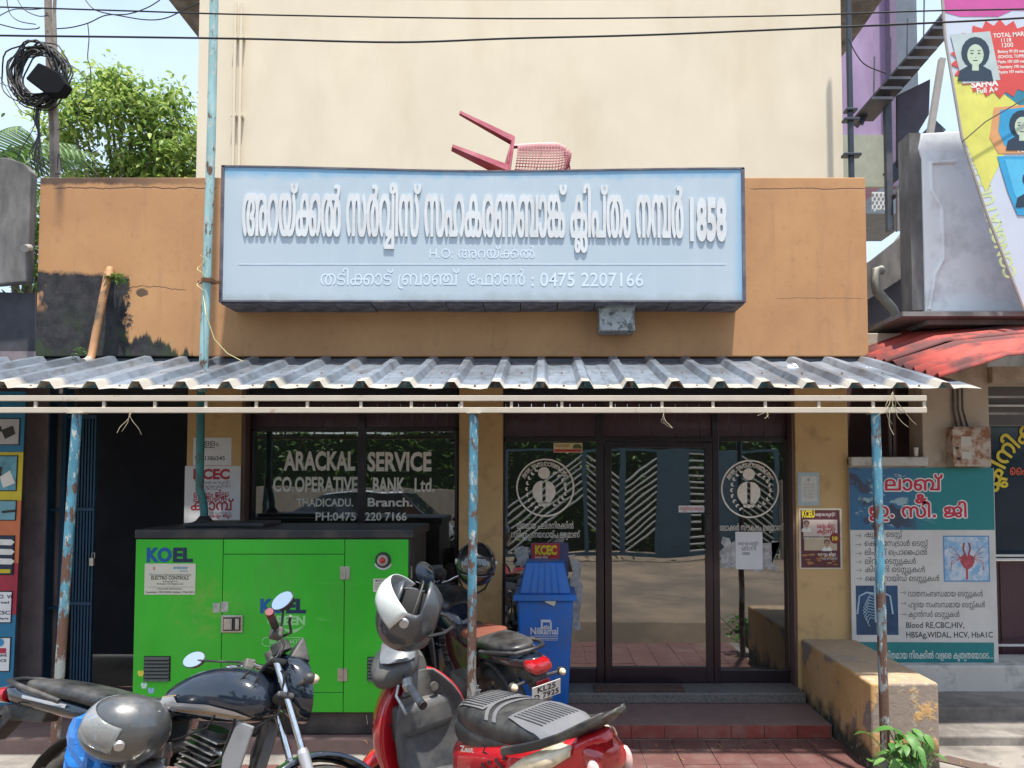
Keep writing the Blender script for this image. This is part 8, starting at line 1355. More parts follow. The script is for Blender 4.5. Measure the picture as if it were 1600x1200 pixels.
LEAF = leaf_mat('tree_leaf', (.09, .20, .04), (.46, .56, .15), .45)
LEAFD = leaf_mat('glossy_leaf', (.035, .10, .020), (.15, .28, .05), .3)
BARK = plain('bark', (.16, .13, .10), .9, var=.3, scale=6, bump=.6, bscale=20)
def tree(name, label, base, H, blobs, n, L, mat, seed, wd=.5):
    t = thing(name, label, 'tree', base); r = random.Random(seed); b = Vector(base)
    top = b+Vector((0, 0, H))
    part('trunk', MB().tube([b, b+Vector((.1, 0, H*.4)), b+Vector((-.05, .1, H*.75)), top], .1, 10, rs=[.16, .12, .07, .02]), BARK, t, smooth=True)
    lm_ = MB(); cr = MB(); V0, F0 = leaf_mesh(1, wd, .35, .12, 3)
    for (bx, by, bz, br) in blobs:
        c = b+Vector((bx, by, bz)); mid = b+Vector((0, 0, max(.5, bz*.6)))
        lm_.tube([mid, mid.lerp(c, .6)+Vector((0, 0, .1)), c], .03, 6, rs=[.05, .03, .012])
        k = int(n*br*br)
        clumps = [Vector((r.gauss(0, 1), r.gauss(0, 1), r.gauss(0, 1))).normalized()*br*r.uniform(.35, 1.05) for _ in range(max(6, int(br*16)))]
        for q_ in clumps:
            cl = c+q_; lm_.tube([c+q_*.2, cl], .008, 4)
            for _ in range(max(5, k//len(clumps))):
                p = cl+Vector((r.gauss(0, 1), r.gauss(0, 1), r.gauss(0, .8)))*(.17 if L > .1 else .13)
                M = Matrix.Translation(p) @ Euler((r.uniform(-1.1, .5), r.uniform(-.6, .6), r.uniform(0, 6.28))).to_matrix().to_4x4() @ Matrix.Scale(L*r.uniform(.6, 1.2), 4)
                cr.add(V0, F0, M)
    part('branches', lm_, BARK, t, smooth=True); part('crown', cr, mat, t); return t
bt = W(200, 400, 13.5)
def B(px, py, r, Y=13.5): p = W(px, py, Y); return (p.x-bt.x, rnd.uniform(-.8, .5), p.z-0, r)
tree('broadleaf_tree', 'leafy light green tree behind the roof at the upper left', (bt.x, 13.5, 0), 8.6, [B(185, 158, .46), (B(210, 166, .42)), B(165, 152, .28), B(245, 185, .42), B(150, 185, .45), B(210, 190, .75), B(265, 185, .55), B(150, 215, .6), B(230, 240, .8), B(180, 255, .75), B(270, 240, .6), B(125, 255, .55), B(300, 210, .6), B(320, 260, .7), B(200, 310, .9), B(120, 300, .6), B(290, 300, .8)], 1900, .125, LEAF, 5, .5)
bt = W(42, 400, 9.0)
tree('citrus_tree', 'small dark glossy tree seen in the slot between the left column and the parapet', (bt.x, 9.0, 0), 5.2, [B(40, 300, .30, 9.0), B(44, 340, .32, 9.), B(38, 390, .34, 9.), B(50, 420, .3, 9.), B(28, 350, .3, 9.)], 3200, .12, LEAFD, 6, .4)
# coconut palm: separate fronds at the left edge
pt = thing('coconut_palm', 'coconut palm fronds reaching in from the left edge below the cable coil', 'tree', (-9.6, 12.0, 0))
part('trunk', MB().tube([(-9.6, 12, 0), (-9.5, 12, 3), (-9.3, 12, 6.6)], .15, 12, rs=[.2, .15, .12]), BARK, pt, smooth=True)
FR = leaf_mat('palm_green', (.08, .17, .06), (.30, .42, .20), .45)
rr = random.Random(8); hub = Vector((-9.3, 12, 6.7))
for k in range(10):
    if k < 6: az, el, L, dr_ = [(-.1, .5, 2.6, 1.9), (.2, .2, 2.4, 2.3), (-.3, .05, 2.3, 2.2), (.0, -.15, 2.0, 2.2), (.3, .8, 2.3, 2.), (-.2, .95, 2.0, 1.8)][k]
    else: az, el, L, dr_ = rr.uniform(0, 6.28), rr.uniform(-.1, .9), 2.4, 2.
    m = MB(); pts = []
    for i in range(13):
        t_ = i/12; pts.append(hub+Vector((math.cos(az)*math.cos(el)*L*t_, math.sin(az)*math.cos(el)*L*t_, math.sin(el)*L*t_-dr_*.5*t_*t_)))
    m.tube(pts, .02, 5, rs=[.025*(1-.8*i/12) for i in range(13)])
    for i in range(1, 12):
        for h_ in (0, .5):
            p = pts[i].lerp(pts[i+1], h_); d = (pts[i+1]-pts[i]).normalized(); sd_ = d.cross(Vector((0, 0, 1))).normalized(); ll = .62*math.sin(math.pi*(i+h_+1)/14)+.1
            for s in (-1, 1):
                e_ = p+(sd_*s*.55+d*.6+Vector((0, 0, -.55))).normalized()*ll*rr.uniform(.85, 1.1); w_ = d*.022
                m.add([p-w_, p+w_, p.lerp(e_, .6)+w_*.8+Vector((0, 0, .03)), e_, p.lerp(e_, .6)-w_*.8+Vector((0, 0, .03))], [(0, 1, 2, 3, 4)])
    part('frond', m, FR, pt)
# low bush at the post foot
bsh = thing('leafy_plant', 'bright broad-leaved green plant growing at the foot of the right-hand post', 'plant', (2.3, 4.85, 0))
rr = random.Random(31); BL = leaf_mat('broad_leaf_green', (.05, .17, .03), (.16, .34, .08), .3)
V0, F0 = leaf_mesh(1, .62, .45, .14, 5); cr = MB(); stm = MB()
for k in range(46):
    px, py = rr.gauss(1412, 21), rr.gauss(1172, 22)
    if py < 1133: py = 1133+rr.uniform(0, 25)
    Yp = 4.84+rr.uniform(-.16, .14); p = W(px, py, Yp); L = rr.uniform(.075, .125)
    stm.tube([(2.36+rr.uniform(-.05, .05), 4.85, .0), (p.x*.5+1.15, (Yp+4.85)/2, p.z*.6), tuple(p)], .004, 5)
    M = Matrix.Translation(p) @ Euler((rr.uniform(-.7, .25), rr.uniform(-.4, .4), rr.choice((rr.uniform(2.2, 4.1), rr.uniform(0, 6.28))))).to_matrix().to_4x4() @ Matrix.Scale(L, 4)
    cr.add(V0, F0, M)
part('stems', stm, plain('green_stem', (.10, .16, .05), .6), bsh, smooth=True); part('leaves', cr, BL, bsh, smooth=True)
o = part('weeds', tuft((3.0, 4.75, .10), .16, 70, .07, 12, .5, .4), WEED, None, loc=(3.0, 4.75, .03), kind='stuff')

lt_ = MB(); rr = random.Random(91); V0, F0 = leaf_mesh(1, .45, .5, .3, 2)
for k in range(150):
    if k < 100: lx, ly = rr.uniform(-3.2, 2.1), rr.choice((rr.uniform(4.4, 5.8), rr.uniform(5.6, 5.8))); lz = .012 if (lx > -.98 or ly < 5.4) else .105
    else: lx, ly = rr.uniform(2.7, 4.2), rr.uniform(4.4, 5.5); lz = .04
    lt_.add(V0, F0, Matrix.Translation((lx, ly, lz)) @ Euler((rr.uniform(-.15, .15), rr.uniform(-.2, .2), rr.uniform(0, 6.28))).to_matrix().to_4x4() @ Matrix.Scale(rr.uniform(.02, .05), 4))
o = part('leaf_litter', lt_, plain('dead_leaf', (.22, .13, .06), .9, var=.5, scale=3), None, loc=(0, 5, .01), kind='stuff')
# ------------------------------------------------------------------ across the street, seen only mirrored in the glass
YO = -3.3
og = thing('steel_gate', 'blue-grey steel gate with white chevron bars mirrored in the bank door', 'gate', (1.9, YO, .2))
GB = plain('blue_grey_gate_steel', (.10, .17, .21), .5, .2, var=.1); GW = plain('white_gate_bar', (.66, .66, .62), .45)
for a, b in ((.85, .95), (1.65, 1.78), (2.45, 3.15), (3.7, 4.3), (5.0, 5.1), (-.9, -.78)): part('gate_panel', MB().box(a, b, YO-.03, YO+.03, .25, 2.55), GB, og, bevel=.004)
part('gate_rail', MB().box(-.9, 5.1, YO-.02, YO+.02, 2.5, 2.56).box(-.9, 5.1, YO-.02, YO+.02, .25, .33), GB, og)
for a, b, s in ((-.78, .85, 1), (.95, 1.65, -1), (1.78, 2.45, 1), (3.15, 3.7, 0), (4.3, 5.0, -1)):
    for k in range(16):
        z = .35+k*.15; dz = s*(b-a)*.75; z2 = z+dz
        lo = max(.33, min(z, z2)); 
        if max(z, z2) > 2.5 or min(z, z2) < .33: continue
        part('gate_bar', MB().cyl((a, YO, z), (b, YO, z2), .020, n=6), GW, og)
ow = part('compound_wall', MB().box(-30, -.95, YO-.1, YO+.1, 0, 1.7).box(5.15, 30, YO-.1, YO+.1, 0, 1.9), plain('beige_compound_wall', (.48, .40, .30), .85, var=.1, world=True), None, loc=(0, YO, 0)); props(ow, 'beige compound wall across the street behind the photographer', 'wall')
for k, (x, y, h) in enumerate(((-9, -9, 8), (-3, -10, 7), (2, -9.5, 7.5), (7, -11, 9), (12, -9, 7))):
    tree('roadside_tree', ['bushy tree across the street, farthest to one side, mirrored in the left window', 'bushy tree across the street behind the parked car', 'bushy tree behind the mirrored chevron gate', 'tall bushy tree right of the mirrored gate', 'bushy tree at the far end across the street'][k], (x, y, 0), h, [(rnd.uniform(-1.5, 1.5), rnd.uniform(-1, 1), h*.45+rnd.uniform(0, h*.5), rnd.uniform(.9, 1.5)) for _ in range(7)], 190, .34, LEAFD, 40+k, .5)
hm = MB(); rr = random.Random(66); V0, F0 = leaf_mesh(1, .5, .3, .1, 2)
for k in range(9000):
    M = Matrix.Translation((rr.uniform(-12, 12), -5+rr.gauss(0, .35), rr.uniform(.2, 3.1)+rr.gauss(0, .15))) @ Euler((rr.uniform(-1, 1), rr.uniform(-1, 1), rr.uniform(0, 6.28))).to_matrix().to_4x4() @ Matrix.Scale(rr.uniform(.09, .17), 4)
    hm.add(V0, F0, M)
o = part('hedge', hm, LEAFD, None, loc=(0, -5, .2)); props(o, 'dense dark green hedge behind the mirrored gate', 'hedge')
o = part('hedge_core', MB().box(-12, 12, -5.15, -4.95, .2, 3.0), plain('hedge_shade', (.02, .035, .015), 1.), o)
# parked car
car = thing('parked_car', 'pale silver hatchback parked across the street mirrored in the bank window', 'car', (-3.75, -1.3, .21), (0, 0, R(4)), local=True)
CARP = plain('silver_car_paint', (.50, .52, .54), .28, .5, coat=1., var=.03); CGL = plain('car_glass', (.015, .02, .025), .05, spec=1.)
def carring(x, zt, hw): return [(x, -hw, .25), (x, -hw-.03, .55), (x, -hw, .80), (x, -hw*.86, zt), (x, hw*.86, zt), (x, hw, .80), (x, hw+.03, .55), (x, hw, .25)]
part('body', MB().loft([carring(-1.95, .70, .68), carring(-1.85, .88, .78), carring(-1.0, .98, .82), carring(-.6, .99, .83), carring(1.2, .98, .83), carring(1.8, .92, .80), carring(1.92, .60, .72)]), CARP, car, bevel=.04, smooth=True, angle=60)
part('cabin', MB().loft([[(x, -w, z0), (x+dx, -w*.86, z1), (x+dx, w*.86, z1), (x, w, z0)] for x, z0, dx, z1, w in ((-1.05, .97, .0, .985, .72), (-.45, .97, .15, 1.42, .72), (.2, .97, 0, 1.47, .72), (1.2, .97, 0, 1.42, .70), (1.75, .93, 0, .95, .66))]), CGL, car, bevel=.03)
part('roof', MB().loft([[(x, -.60, z-.02), (x, -.55, z+.02), (x, .55, z+.02), (x, .60, z-.02)] for x, z in ((-.28, 1.42), (.2, 1.475), (1.2, 1.43))]), CARP, car, bevel=.015)
for x in (-1.25, 1.25):
    for s in (-.78, .78):
        w_ = part('wheel', MB().cyl((x, s-.1, .30), (x, s+.1, .30), .20, n=20), STEEL, car); part('tyre', MB().tube([(x+.25*math.cos(k*.3142), s, .30+.25*math.sin(k*.3142)) for k in range(20)], .075, 8, True), CABLE, w_, smooth=True)
for s in (-.5, .5): part('headlight', MB().ell((-1.9, s, .68), .06, .15, .08), plain('headlight_lens', (.7, .7, .7), .1, coat=1), car, smooth=True)

# ------------------------------------------------------------------ two-wheelers
def gloss(name, col, rough=.16, metal=0., var=.04, dust=.25):
    n = NT(name); v = n.obj(); d = n.step(n.noise(4, 7, .7, v), .45, .75)
    up_ = n.step(n.sep(n.n('NewGeometry').outputs['Normal'])[2], .1, .9)
    dm = n.math('MULTIPLY', n.math('MULTIPLY', d, n.math('ADD', .35, up_)), dust)
    c = n.mix(dm, n.mix(n.noise(3, 3, .5, v), sc(col, 1-var), sc(col, 1+var)), (.24, .21, .18))
    sw = n.math('MULTIPLY', n.step(n.noise(90, 3, .6, v), .6, .75), .06)
    return n.set(col=c, rough=n.math('ADD', n.math('ADD', rough, sw), n.math('MULTIPLY', dm, .8)), metal=metal, coat=.7, crough=.06)
BKP = gloss('black_gloss_paint', (.008, .014, .026), .10, dust=.07); SLV = gloss('silver_paint', (.42, .42, .43), .3, .5, dust=.3); REDG = gloss('red_gloss_paint', (.52, .008, .018), .2, dust=.12)
CHR = plain('chrome', (.72, .72, .72), .14, 1., var=.05, dirt=(.25, .2, .16), damt=.5, dscale=14, dlo=.5, dhi=.7)
ALU = plain('cast_aluminium', (.50, .50, .50), .38, .85, var=.15, dirt=(.10, .09, .08), damt=.8, dscale=9, bump=.3, bscale=80)
BPL = plain('matt_black_plastic', (.022, .023, .026), .48, var=.2, scale=8, dirt=(.22, .20, .17), damt=.45, dscale=5, bump=.15, bscale=200)
GPL = plain('dark_grey_plastic', (.038, .042, .050), .45, var=.12, scale=5, dirt=(.25, .23, .2), damt=.5, dscale=4, dlo=.42, dhi=.7, bump=.1, bscale=150)
RUB = plain('dusty_tyre_rubber', (.022, .022, .023), .8, var=.2, dirt=(.16, .13, .1), damt=.5, bump=.3)
VIN = plain('black_vinyl', (.014, .015, .018), .32, var=.2, scale=6, dirt=(.2, .19, .17), damt=.35, dscale=4, bump=.25, bscale=90)
MIR = plain('mirror_glass', (.80, .84, .86), .03, 1., var=.02)
LENSR = plain('red_lens', (.32, .008, .012), .12, coat=1., var=.3, scale=60); LENSO = plain('amber_lens', (.85, .22, .02), .15, coat=1., var=.2, scale=60); LENSW = plain('clear_amber_lens', (.62, .52, .36), .12, coat=1., var=.25, scale=25)
PLW = plain('white_plate', (.66, .66, .62), .4, var=.05, dirt=(.3, .25, .2), damt=.4)

def steer_m(p0, ax, ang): return Matrix.Translation(p0) @ Matrix.Rotation(ang, 4, Vector(ax).normalized()) @ Matrix.Translation(-Vector(p0))
def moved(mb, M): mb.v = [tuple(M @ Vector(v)) for v in mb.v]; return mb
def wheel(root, c, r, tw, M, disc=False, rim=None, spokes=5):
    cx, cz = c
    m = MB().tube([(cx+(r-.085)*math.cos(k*math.pi/20), 0, cz+(r-.085)*math.sin(k*math.pi/20)) for k in range(40)], .018, 8, True)
    m.cyl((cx, -.05, cz), (cx, .05, cz), .045, n=20)
    for k in range(spokes):
        a = 2*math.pi*k/spokes+.3
        for da in (-.10, .10): m.cyl((cx+.04*math.cos(a), 0, cz+.04*math.sin(a)), (cx+(r-.09)*math.cos(a+da), 0, cz+(r-.09)*math.sin(a+da)), .013, .010, n=6)
    w = part('wheel', moved(m, M), rim or BPL, root, smooth=True)
    t = MB(); t.tube([(cx+(r-tw/2)*math.cos(k*math.pi/24), 0, cz+(r-tw/2)*math.sin(k*math.pi/24)) for k in range(48)], tw/2, 12, True)
    part('tyre', moved(t, M), RUB, w, smooth=True)
    if disc: part('brake_disc', moved(MB().cyl((cx, -.07, cz), (cx, -.066, cz), .12, n=32), M), ALU, w)
    return w
def loftx(rs, e=2.4, n=20): return MB().loft([sring(x, zc, hw, hh, e, n) for x, zc, hw, hh in rs])
def interp(rs, x):
    for a, b in zip(rs, rs[1:]):
        if a[0] <= x <= b[0]:
            t = (x-a[0])/(b[0]-a[0]); return [a[i]+(b[i]-a[i])*t for i in range(4)]
    return rs[-1] if x > rs[-1][0] else rs[0]
def decal(rs, side, up, lo, e=2.4, n=18, m=3, off=.003):
    """a printed band on a lofted body: up/lo give its z at each x"""
    V = []
    x0, x1 = up[0][0], up[-1][0]
    def zi(tab, x):
        for a, b in zip(tab, tab[1:]):
            if a[0] <= x <= b[0]: return a[1]+(b[1]-a[1])*(x-a[0])/(b[0]-a[0])
        return tab[-1][1]
    for i in range(n+1):
        x = x0+(x1-x0)*i/n; _, zc, hw, hh = interp(rs, x)
        for j in range(m+1):
            z = zi(lo, x)+(zi(up, x)-zi(lo, x))*j/m; q = max(0, 1-abs(min(1, abs((z-zc)/hh)))**e)
            V.append((x, side*(hw*q**(1/e)+off), z))
    F = [(i*(m+1)+j, (i+1)*(m+1)+j, (i+1)*(m+1)+j+1, i*(m+1)+j+1) for i in range(n) for j in range(m)]
    return MB().add(V, F)
def mirror_at(root, base, tip, nrm, M, r=(.062, .045), tall=False):
    b = Vector(base); t = Vector(tip)
    p = part('mirror', moved(MB().tube([b, b.lerp(t, .5)+Vector((0, (t.y-b.y)*.08, .01)), t], .006, 8), M), BPL, root, smooth=True)
    nn = Vector(nrm).normalized(); u = nn.cross(Vector((0, 0, 1))).normalized(); v = u.cross(nn)
    def disc(rr, d0, d1, k=1.):
        V = []
        for q in range(24):
            a = 2*math.pi*q/24; V.append(t+nn*d0+u*(rr[0]*math.cos(a))+v*(rr[1]*math.sin(a)))
        for q in range(24):
            a = 2*math.pi*q/24; V.append(t+nn*d1+u*(rr[0]*k*math.cos(a))+v*(rr[1]*k*math.sin(a)))
        return MB().add(V, [tuple(range(24)), tuple(range(47, 23, -1))]+[(q, 24+q, 24+(q+1) % 24, (q+1) % 24) for q in range(24)])
    part('housing', moved(disc((r[0]+.006, r[1]+.006), .008, -.022, .72), M), BPL, p, smooth=True, bevel=.004)
    part('glass', moved(disc(r, .0105, .0085), M), MIR, p)
    return p
def indicator(root, a, b, lens, M=None, ll=.03):
    M = M or Matrix(); a, b = Vector(a), Vector(b)
    p = part('indicator', moved(MB().tube([a, b], .010, 8, rs=[.012, .010]).ell(b, .032, .026, .026, 14, 8), M), BPL, root, smooth=True)
    part('lens', moved(MB().ell(b+Vector((-.014 if lens != 'f' else .014, 0, 0)), .030, .023, .023, 14, 8), M), LENSO if lens == 'o' else LENSW, p, smooth=True)
def plate(root, c, M, lines, w=.20, h=.10, tilt=.2):
    """registration plate facing backwards, written in raised black characters"""
    R0 = Matrix.Translation(Vector(c)) @ Euler((0, -tilt, 0)).to_matrix().to_4x4()
    p = part('number_plate', moved(moved(MB().box(-.002, .002, -w/2, w/2, -h/2, h/2), R0), M), PLW, root, bevel=.006)
    mb = MB()
    for k, s in enumerate(lines):
        V, F = lt(s, .03, 1.1); x0 = min(v[0] for v in V); x1 = max(v[0] for v in V); q = h*.36/.72; L = w*.86*(1 if len(s) > 4 else .74); sx = L/(x1-x0)
        mb.add([(-.0035, -(L/2)*-1-(v[0]-x0)*sx, h*.06-k*h*.46+v[1]*q) for v in V], F)
    part('lettering', moved(moved(mb, R0), M), BLACKP, p)

def motorcycle(name, label, loc, yaw, lean, steer, paint, panel, tank_decal, pl_lines=None, fancy=True, grp=None, rear='o'):
    root = thing(name, label, 'motorcycle', loc, (lean, 0, yaw), group=grp, local=True)
    I = Matrix(); S = steer_m((.93, 0, .92), (-.454, 0, .891), steer)
    wheel(root, (0, .30), .30, .095, I); wheel(root, (1.27, .30), .30, .085, S, True)
    part('frame', MB().tube([(.93, 0, .90), (.80, 0, .80), (.45, 0, .74), (.1, 0, .70), (-.3, 0, .74)], .018, 8).tube([(.94, 0, .86), (.86, 0, .45), (.75, 0, .24), (.30, 0, .24), (.25, 0, .45), (.3, 0, .72)], .018, 8)
         .tube([(.25, .10, .33), (.0, .12, .30)], .02, 8).tube([(.25, -.10, .33), (.0, -.12, .30)], .02, 8), BPL, root, smooth=True)
    for s in (-1, 1):
        part('shock_absorber', MB().cyl((.0, s*.13, .32), (-.0+.12, s*.12, .64), .014, n=10).tube([(.03+.1*t/40*.9+.0, s*.13+.026*math.cos(t*1.1), .40+.21*t/40) if 0 else (.035+.075*t/40+.026*math.sin(t*1.1), s*.128+.026*math.cos(t*1.1), .39+.2*t/40) for t in range(41)], .005, 5), CHR, root, smooth=True)
    # engine: cases, finned barrel, pipe, kick lever, foot rest
    en = part('engine', MB().loft([sring(.30, .36, .10, .10, 3), sring(.40, .36, .14, .14, 3), sring(.60, .35, .14, .15, 3), sring(.72, .33, .10, .11, 3)]).cyl((.58, 0, .42), (.66, 0, .70), .062, n=16), BPL, root, smooth=True)
    for k in range(9):
        t = k/8; c = Vector((.59+.062*t, 0, .47+.20*t))
        part('cooling_fin', moved(MB().box(-.085, .085, -.085, .085, -.003, .003), Matrix.Translation(c) @ Euler((0, R(16), 0)).to_matrix().to_4x4()), BPL if k % 2 else ALU, en)
    part('clutch_cover', MB().lathe([(.02, -.185), (.075, -.182), (.10, -.165), (.115, -.13)], (.46, 0, .44), 'y', 28).lathe([(.02, -.175), (.05, -.172), (.062, -.15), (.07, -.13)], (.60, 0, .36), 'y', 22), ALU, en, smooth=True)
    part('cover_badge', MB().cyl((.46, -.188, .44), (.46, -.186, .44), .032, n=20), BPL, en)
    part('carburettor', MB().cyl((.42, -.04, .62), (.42, -.04, .52), .035, n=14).cyl((.34, 0, .60), (.56, 0, .62), .028, n=12).box(.38, .46, -.09, -.02, .56, .63), ALU, en, bevel=.006)
    part('air_box', MB().box(.12, .36, -.09, .09, .50, .70), BPL, root, bevel=.03)
    part('cables', MB().tube([(.86, -.10, .98), (.80, -.13, .90), (.70, -.13, .72), (.55, -.11, .66), (.44, -.06, .63)], .005, 6).tube([(.90, -.09, .95), (.84, -.12, .80), (.78, -.10, .60), (.62, -.14, .46)], .006, 6).tube([(.86, .08, .98), (.96, .04, .86), (.84, .05, .68), (.66, .04, .66)], .005, 6)
         .tube([(.92, -.05, 1.0), (1.02, -.06, .98), (1.02, -.07, .80), (.90, -.07, .72)], .006, 6), CABLE, root, smooth=True)
    part('exhaust', MB().tube([(.68, -.03, .62), (.80, -.05, .58), (.86, -.07, .42), (.80, -.11, .22), (.5, -.15, .18), (.2, -.17, .22), (-.35, -.19, .34)], .022, 12, rs=[.020, .020, .021, .022, .024, .042, .042]), CHR, root, smooth=True)
    part('kick_lever', MB().tube([(.38, -.18, .38), (.37, -.21, .46), (.36, -.215, .62), (.37, -.22, .655), (.46, -.235, .675)], .010, 8), CHR, root, smooth=True)
    part('foot_rest', MB().cyl((.44, -.17, .28), (.44, -.30, .28), .014).cyl((.44, .17, .28), (.44, .30, .28), .014), BPL, root)
    part('leg_shroud', MB().prism([(.80, .40), (.86, .42), (.93, .74), (.84, .76), (.79, .60)], -.115, -.10).prism([(.80, .40), (.86, .42), (.93, .74), (.84, .76), (.79, .60)], .10, .115), plain('dull_aluminium', (.26, .26, .27), .4, .5, var=.2, dirt=(.1, .09, .08), damt=.5), root, bevel=.008)
    # tank, seat, side panels, tail
    TK = [(.36, .785, .05, .04), (.40, .80, .095, .075), (.50, .835, .125, .105), (.62, .86, .145, .125), (.76, .865, .155, .13), (.86, .855, .150, .115), (.93, .845, .115, .085), (.965, .84, .06, .045)]
    tk = part('fuel_tank', loftx(TK, 2.5, 24), paint, root, smooth=True, sub=1)
    part('filler_cap', MB().lathe([(.036, .975), (.036, .99), (.028, .996), (.004, .998)], (.70, 0, 0), 'z', 24), CHR, tk, smooth=True)
    if tank_decal:
        for s in (-1, 1):
            part('stripe', decal(TK, s, [(.41, .83), (.50, .845), (.505, .815), (.70, .82), (.84, .80), (.90, .775)], [(.41, .80), (.50, .772), (.505, .776), (.70, .765), (.84, .755), (.90, .770)], 2.5, off=.006), SLV, tk)
            part('stripe_edge', decal(TK, s, [(.41, .836), (.50, .851), (.51, .850)], [(.41, .83), (.50, .845), (.51, .844)], 2.5, off=.0065), plain('gold_brown_stripe', (.40, .26, .14), .3, .3), tk)
            part('stripe_edge', decal(TK, s, [(.52, .786), (.70, .79), (.84, .778), (.90, .774)], [(.52, .778), (.70, .778), (.84, .768), (.90, .770)], 2.5, off=.0075), _mats['gold_brown_stripe'], tk)
    for s in (-1, 1):
        sp = part('side_panel', MB().loft([[(x, s*(w), z0), (x, s*(w+.012), (z0+z1)/2), (x, s*w*.95, z1), (x, s*.07, z1), (x, s*.07, z0)] for x, z0, z1, w in ((.10, .60, .73, .13), (.2, .545, .745, .145), (.34, .53, .765, .150), (.43, .60, .785, .145), (.46, .70, .79, .13))]), panel, root, smooth=True, bevel=.008, angle=60)
        part('lower_panel', MB().prism([(.14, .50), (.36, .49), (.41, .58), (.34, .60), (.16, .585)], s*.125, s*.150), plain('graphite_panel', (.10, .10, .11), .35, .3), root, bevel=.012, seg=3)
    SE = [(-.44, .835, .05, .022), (-.40, .835, .10, .034), (-.28, .828, .125, .040), (-.10, .812, .132, .042), (.06, .790, .135, .045), (.16, .772, .135, .045), (.28, .770, .12, .045), (.38, .785, .095, .042), (.43, .80, .06, .03)]
    se = part('seat', loftx(SE, 3.2, 24), VIN, root, smooth=True, sub=1)
    part('seam', MB().tube([(x, -hw*.93, zc-hh*.35) for x, zc, hw, hh in SE[1:-1]], .0035, 5).tube([(x, hw*.93, zc-hh*.35) for x, zc, hw, hh in SE[1:-1]], .0035, 5), plain('grey_piping', (.22, .22, .23), .5), se, smooth=True)
    TL = [(-.60, .80, .035, .02), (-.55, .79, .075, .045), (-.42, .775, .10, .055), (-.25, .76, .125, .055), (-.05, .735, .135, .05), (.10, .715, .13, .04)]
    tl = part('tail_cowl', loftx(TL, 2.6, 22), paint, root, smooth=True, sub=1)
    for s in (-1, 1): part('stripe', decal(TL, s, [(-.40, .79), (-.10, .765)], [(-.40, .775), (-.10, .75)], 2.6), panel, tl)
    part('grab_rail', MB().tube([(-.12, -.155, .78), (-.2, -.165, .80), (-.38, -.15, .835), (-.50, -.10, .85), (-.53, 0, .855), (-.50, .10, .85), (-.38, .15, .835), (-.2, .165, .80), (-.12, .155, .78)], .013, 10), BPL, root, smooth=True)
    part('tail_lamp', MB().loft([sring(x, zc, hw, hh, 2.6, 18) for x, zc, hw, hh in ((-.645, .765, .03, .018), (-.635, .768, .07, .034), (-.60, .775, .082, .040), (-.55, .78, .08, .042))]), LENSR, root, smooth=True)
    part('mudguard', MB().loft([[(.30*1.12*math.cos(a)*1.0, -.055, .30+.335*math.sin(a)), (.30*1.16*math.cos(a), -.03, .30+.350*math.sin(a)), (.30*1.16*math.cos(a), .03, .30+.350*math.sin(a)), (.30*1.12*math.cos(a), .055, .30+.335*math.sin(a))] for a in [R(60+k*12) for k in range(9)]], False, False), BPL, root, solid=.006, smooth=True)
    part('tail_bracket', MB().prism([(-.28, .72), (-.50, .74), (-.60, .72), (-.64, .56), (-.60, .55), (-.50, .66), (-.30, .66)], -.05, .05), BPL, root, bevel=.01)
    for s in (-1, 1): indicator(root, (-.55, s*.06, .68), (-.56, s*.17, .68), rear)
    part('reflector', MB().box(-.628, -.62, -.045, .045, .665, .695), LENSR, root, bevel=.004)
    if pl_lines: plate(root, (-.655, 0, .635), I, pl_lines)
    # fork, front mudguard, lamp, bars
    d = Vector((.454, 0, -.891))
    for s in (-1, 1):
        a = Vector((.90, s*.09, 1.0)); part('fork_leg', moved(MB().cyl(a, a+d*.42, .0165, n=14), S), CHR, root, smooth=True)
        part('fork_slider', moved(MB().cyl(a+d*.42, a+d*.44, .022, .027, n=14).cyl(a+d*.44, a+d*.80, .027, .024, n=14), S), SLV, root, smooth=True)
    part('fork_clamp', moved(MB().box(.865, .945, -.115, .115, .985, 1.01).box(.93, 1.01, -.115, .115, .83, .86), S), BPL, root, bevel=.01)
    part('mudguard', moved(MB().loft([[(1.27+.325*math.cos(a), -.062, .30+.325*math.sin(a)), (1.27+.345*math.cos(a), -.05, .30+.345*math.sin(a)), (1.27+.358*math.cos(a), 0, .30+.358*math.sin(a)), (1.27+.345*math.cos(a), .05, .30+.345*math.sin(a)), (1.27+.325*math.cos(a), .062, .30+.325*math.sin(a))] for a in [R(28+k*10) for k in range(13)]], False, False), S), paint, root, solid=.005, smooth=True)
    hl = part('headlamp', moved(MB().lathe([(.02, .96), (.07, .98), (.095, 1.03), (.10, 1.07)], (0, 0, .90), 'x', 28), S), BPL, root, smooth=True)
    part('lens', moved(MB().lathe([(.094, 1.068), (.085, 1.09), (.05, 1.105), (.004, 1.11)], (0, 0, .90), 'x', 28), S), plain('clear_lens', (.75, .77, .78), .06, .3, coat=1), hl, smooth=True)
    part('lamp_cowl', moved(MB().loft([sring(x, zc, hw, hh, 2.2, 20, -.25) for x, zc, hw, hh in ((.93, .95, .05, .07), (.97, .94, .11, .13), (1.03, .92, .135, .155), (1.08, .91, .13, .145))]), S), paint, root, smooth=True)
    part('visor_screen', moved(MB().prism([(.96, 1.03), (1.0, 1.14), (1.015, 1.135), (1.06, 1.03)], -.09, .09), S), BPL, root, bevel=.015, seg=3)
    part('instrument', moved(MB().cyl((.93, -.05, 1.06), (.905, -.05, 1.10), .045, n=24).cyl((.93, .05, 1.06), (.905, .05, 1.10), .045, n=24), S), BPL, root, smooth=True)
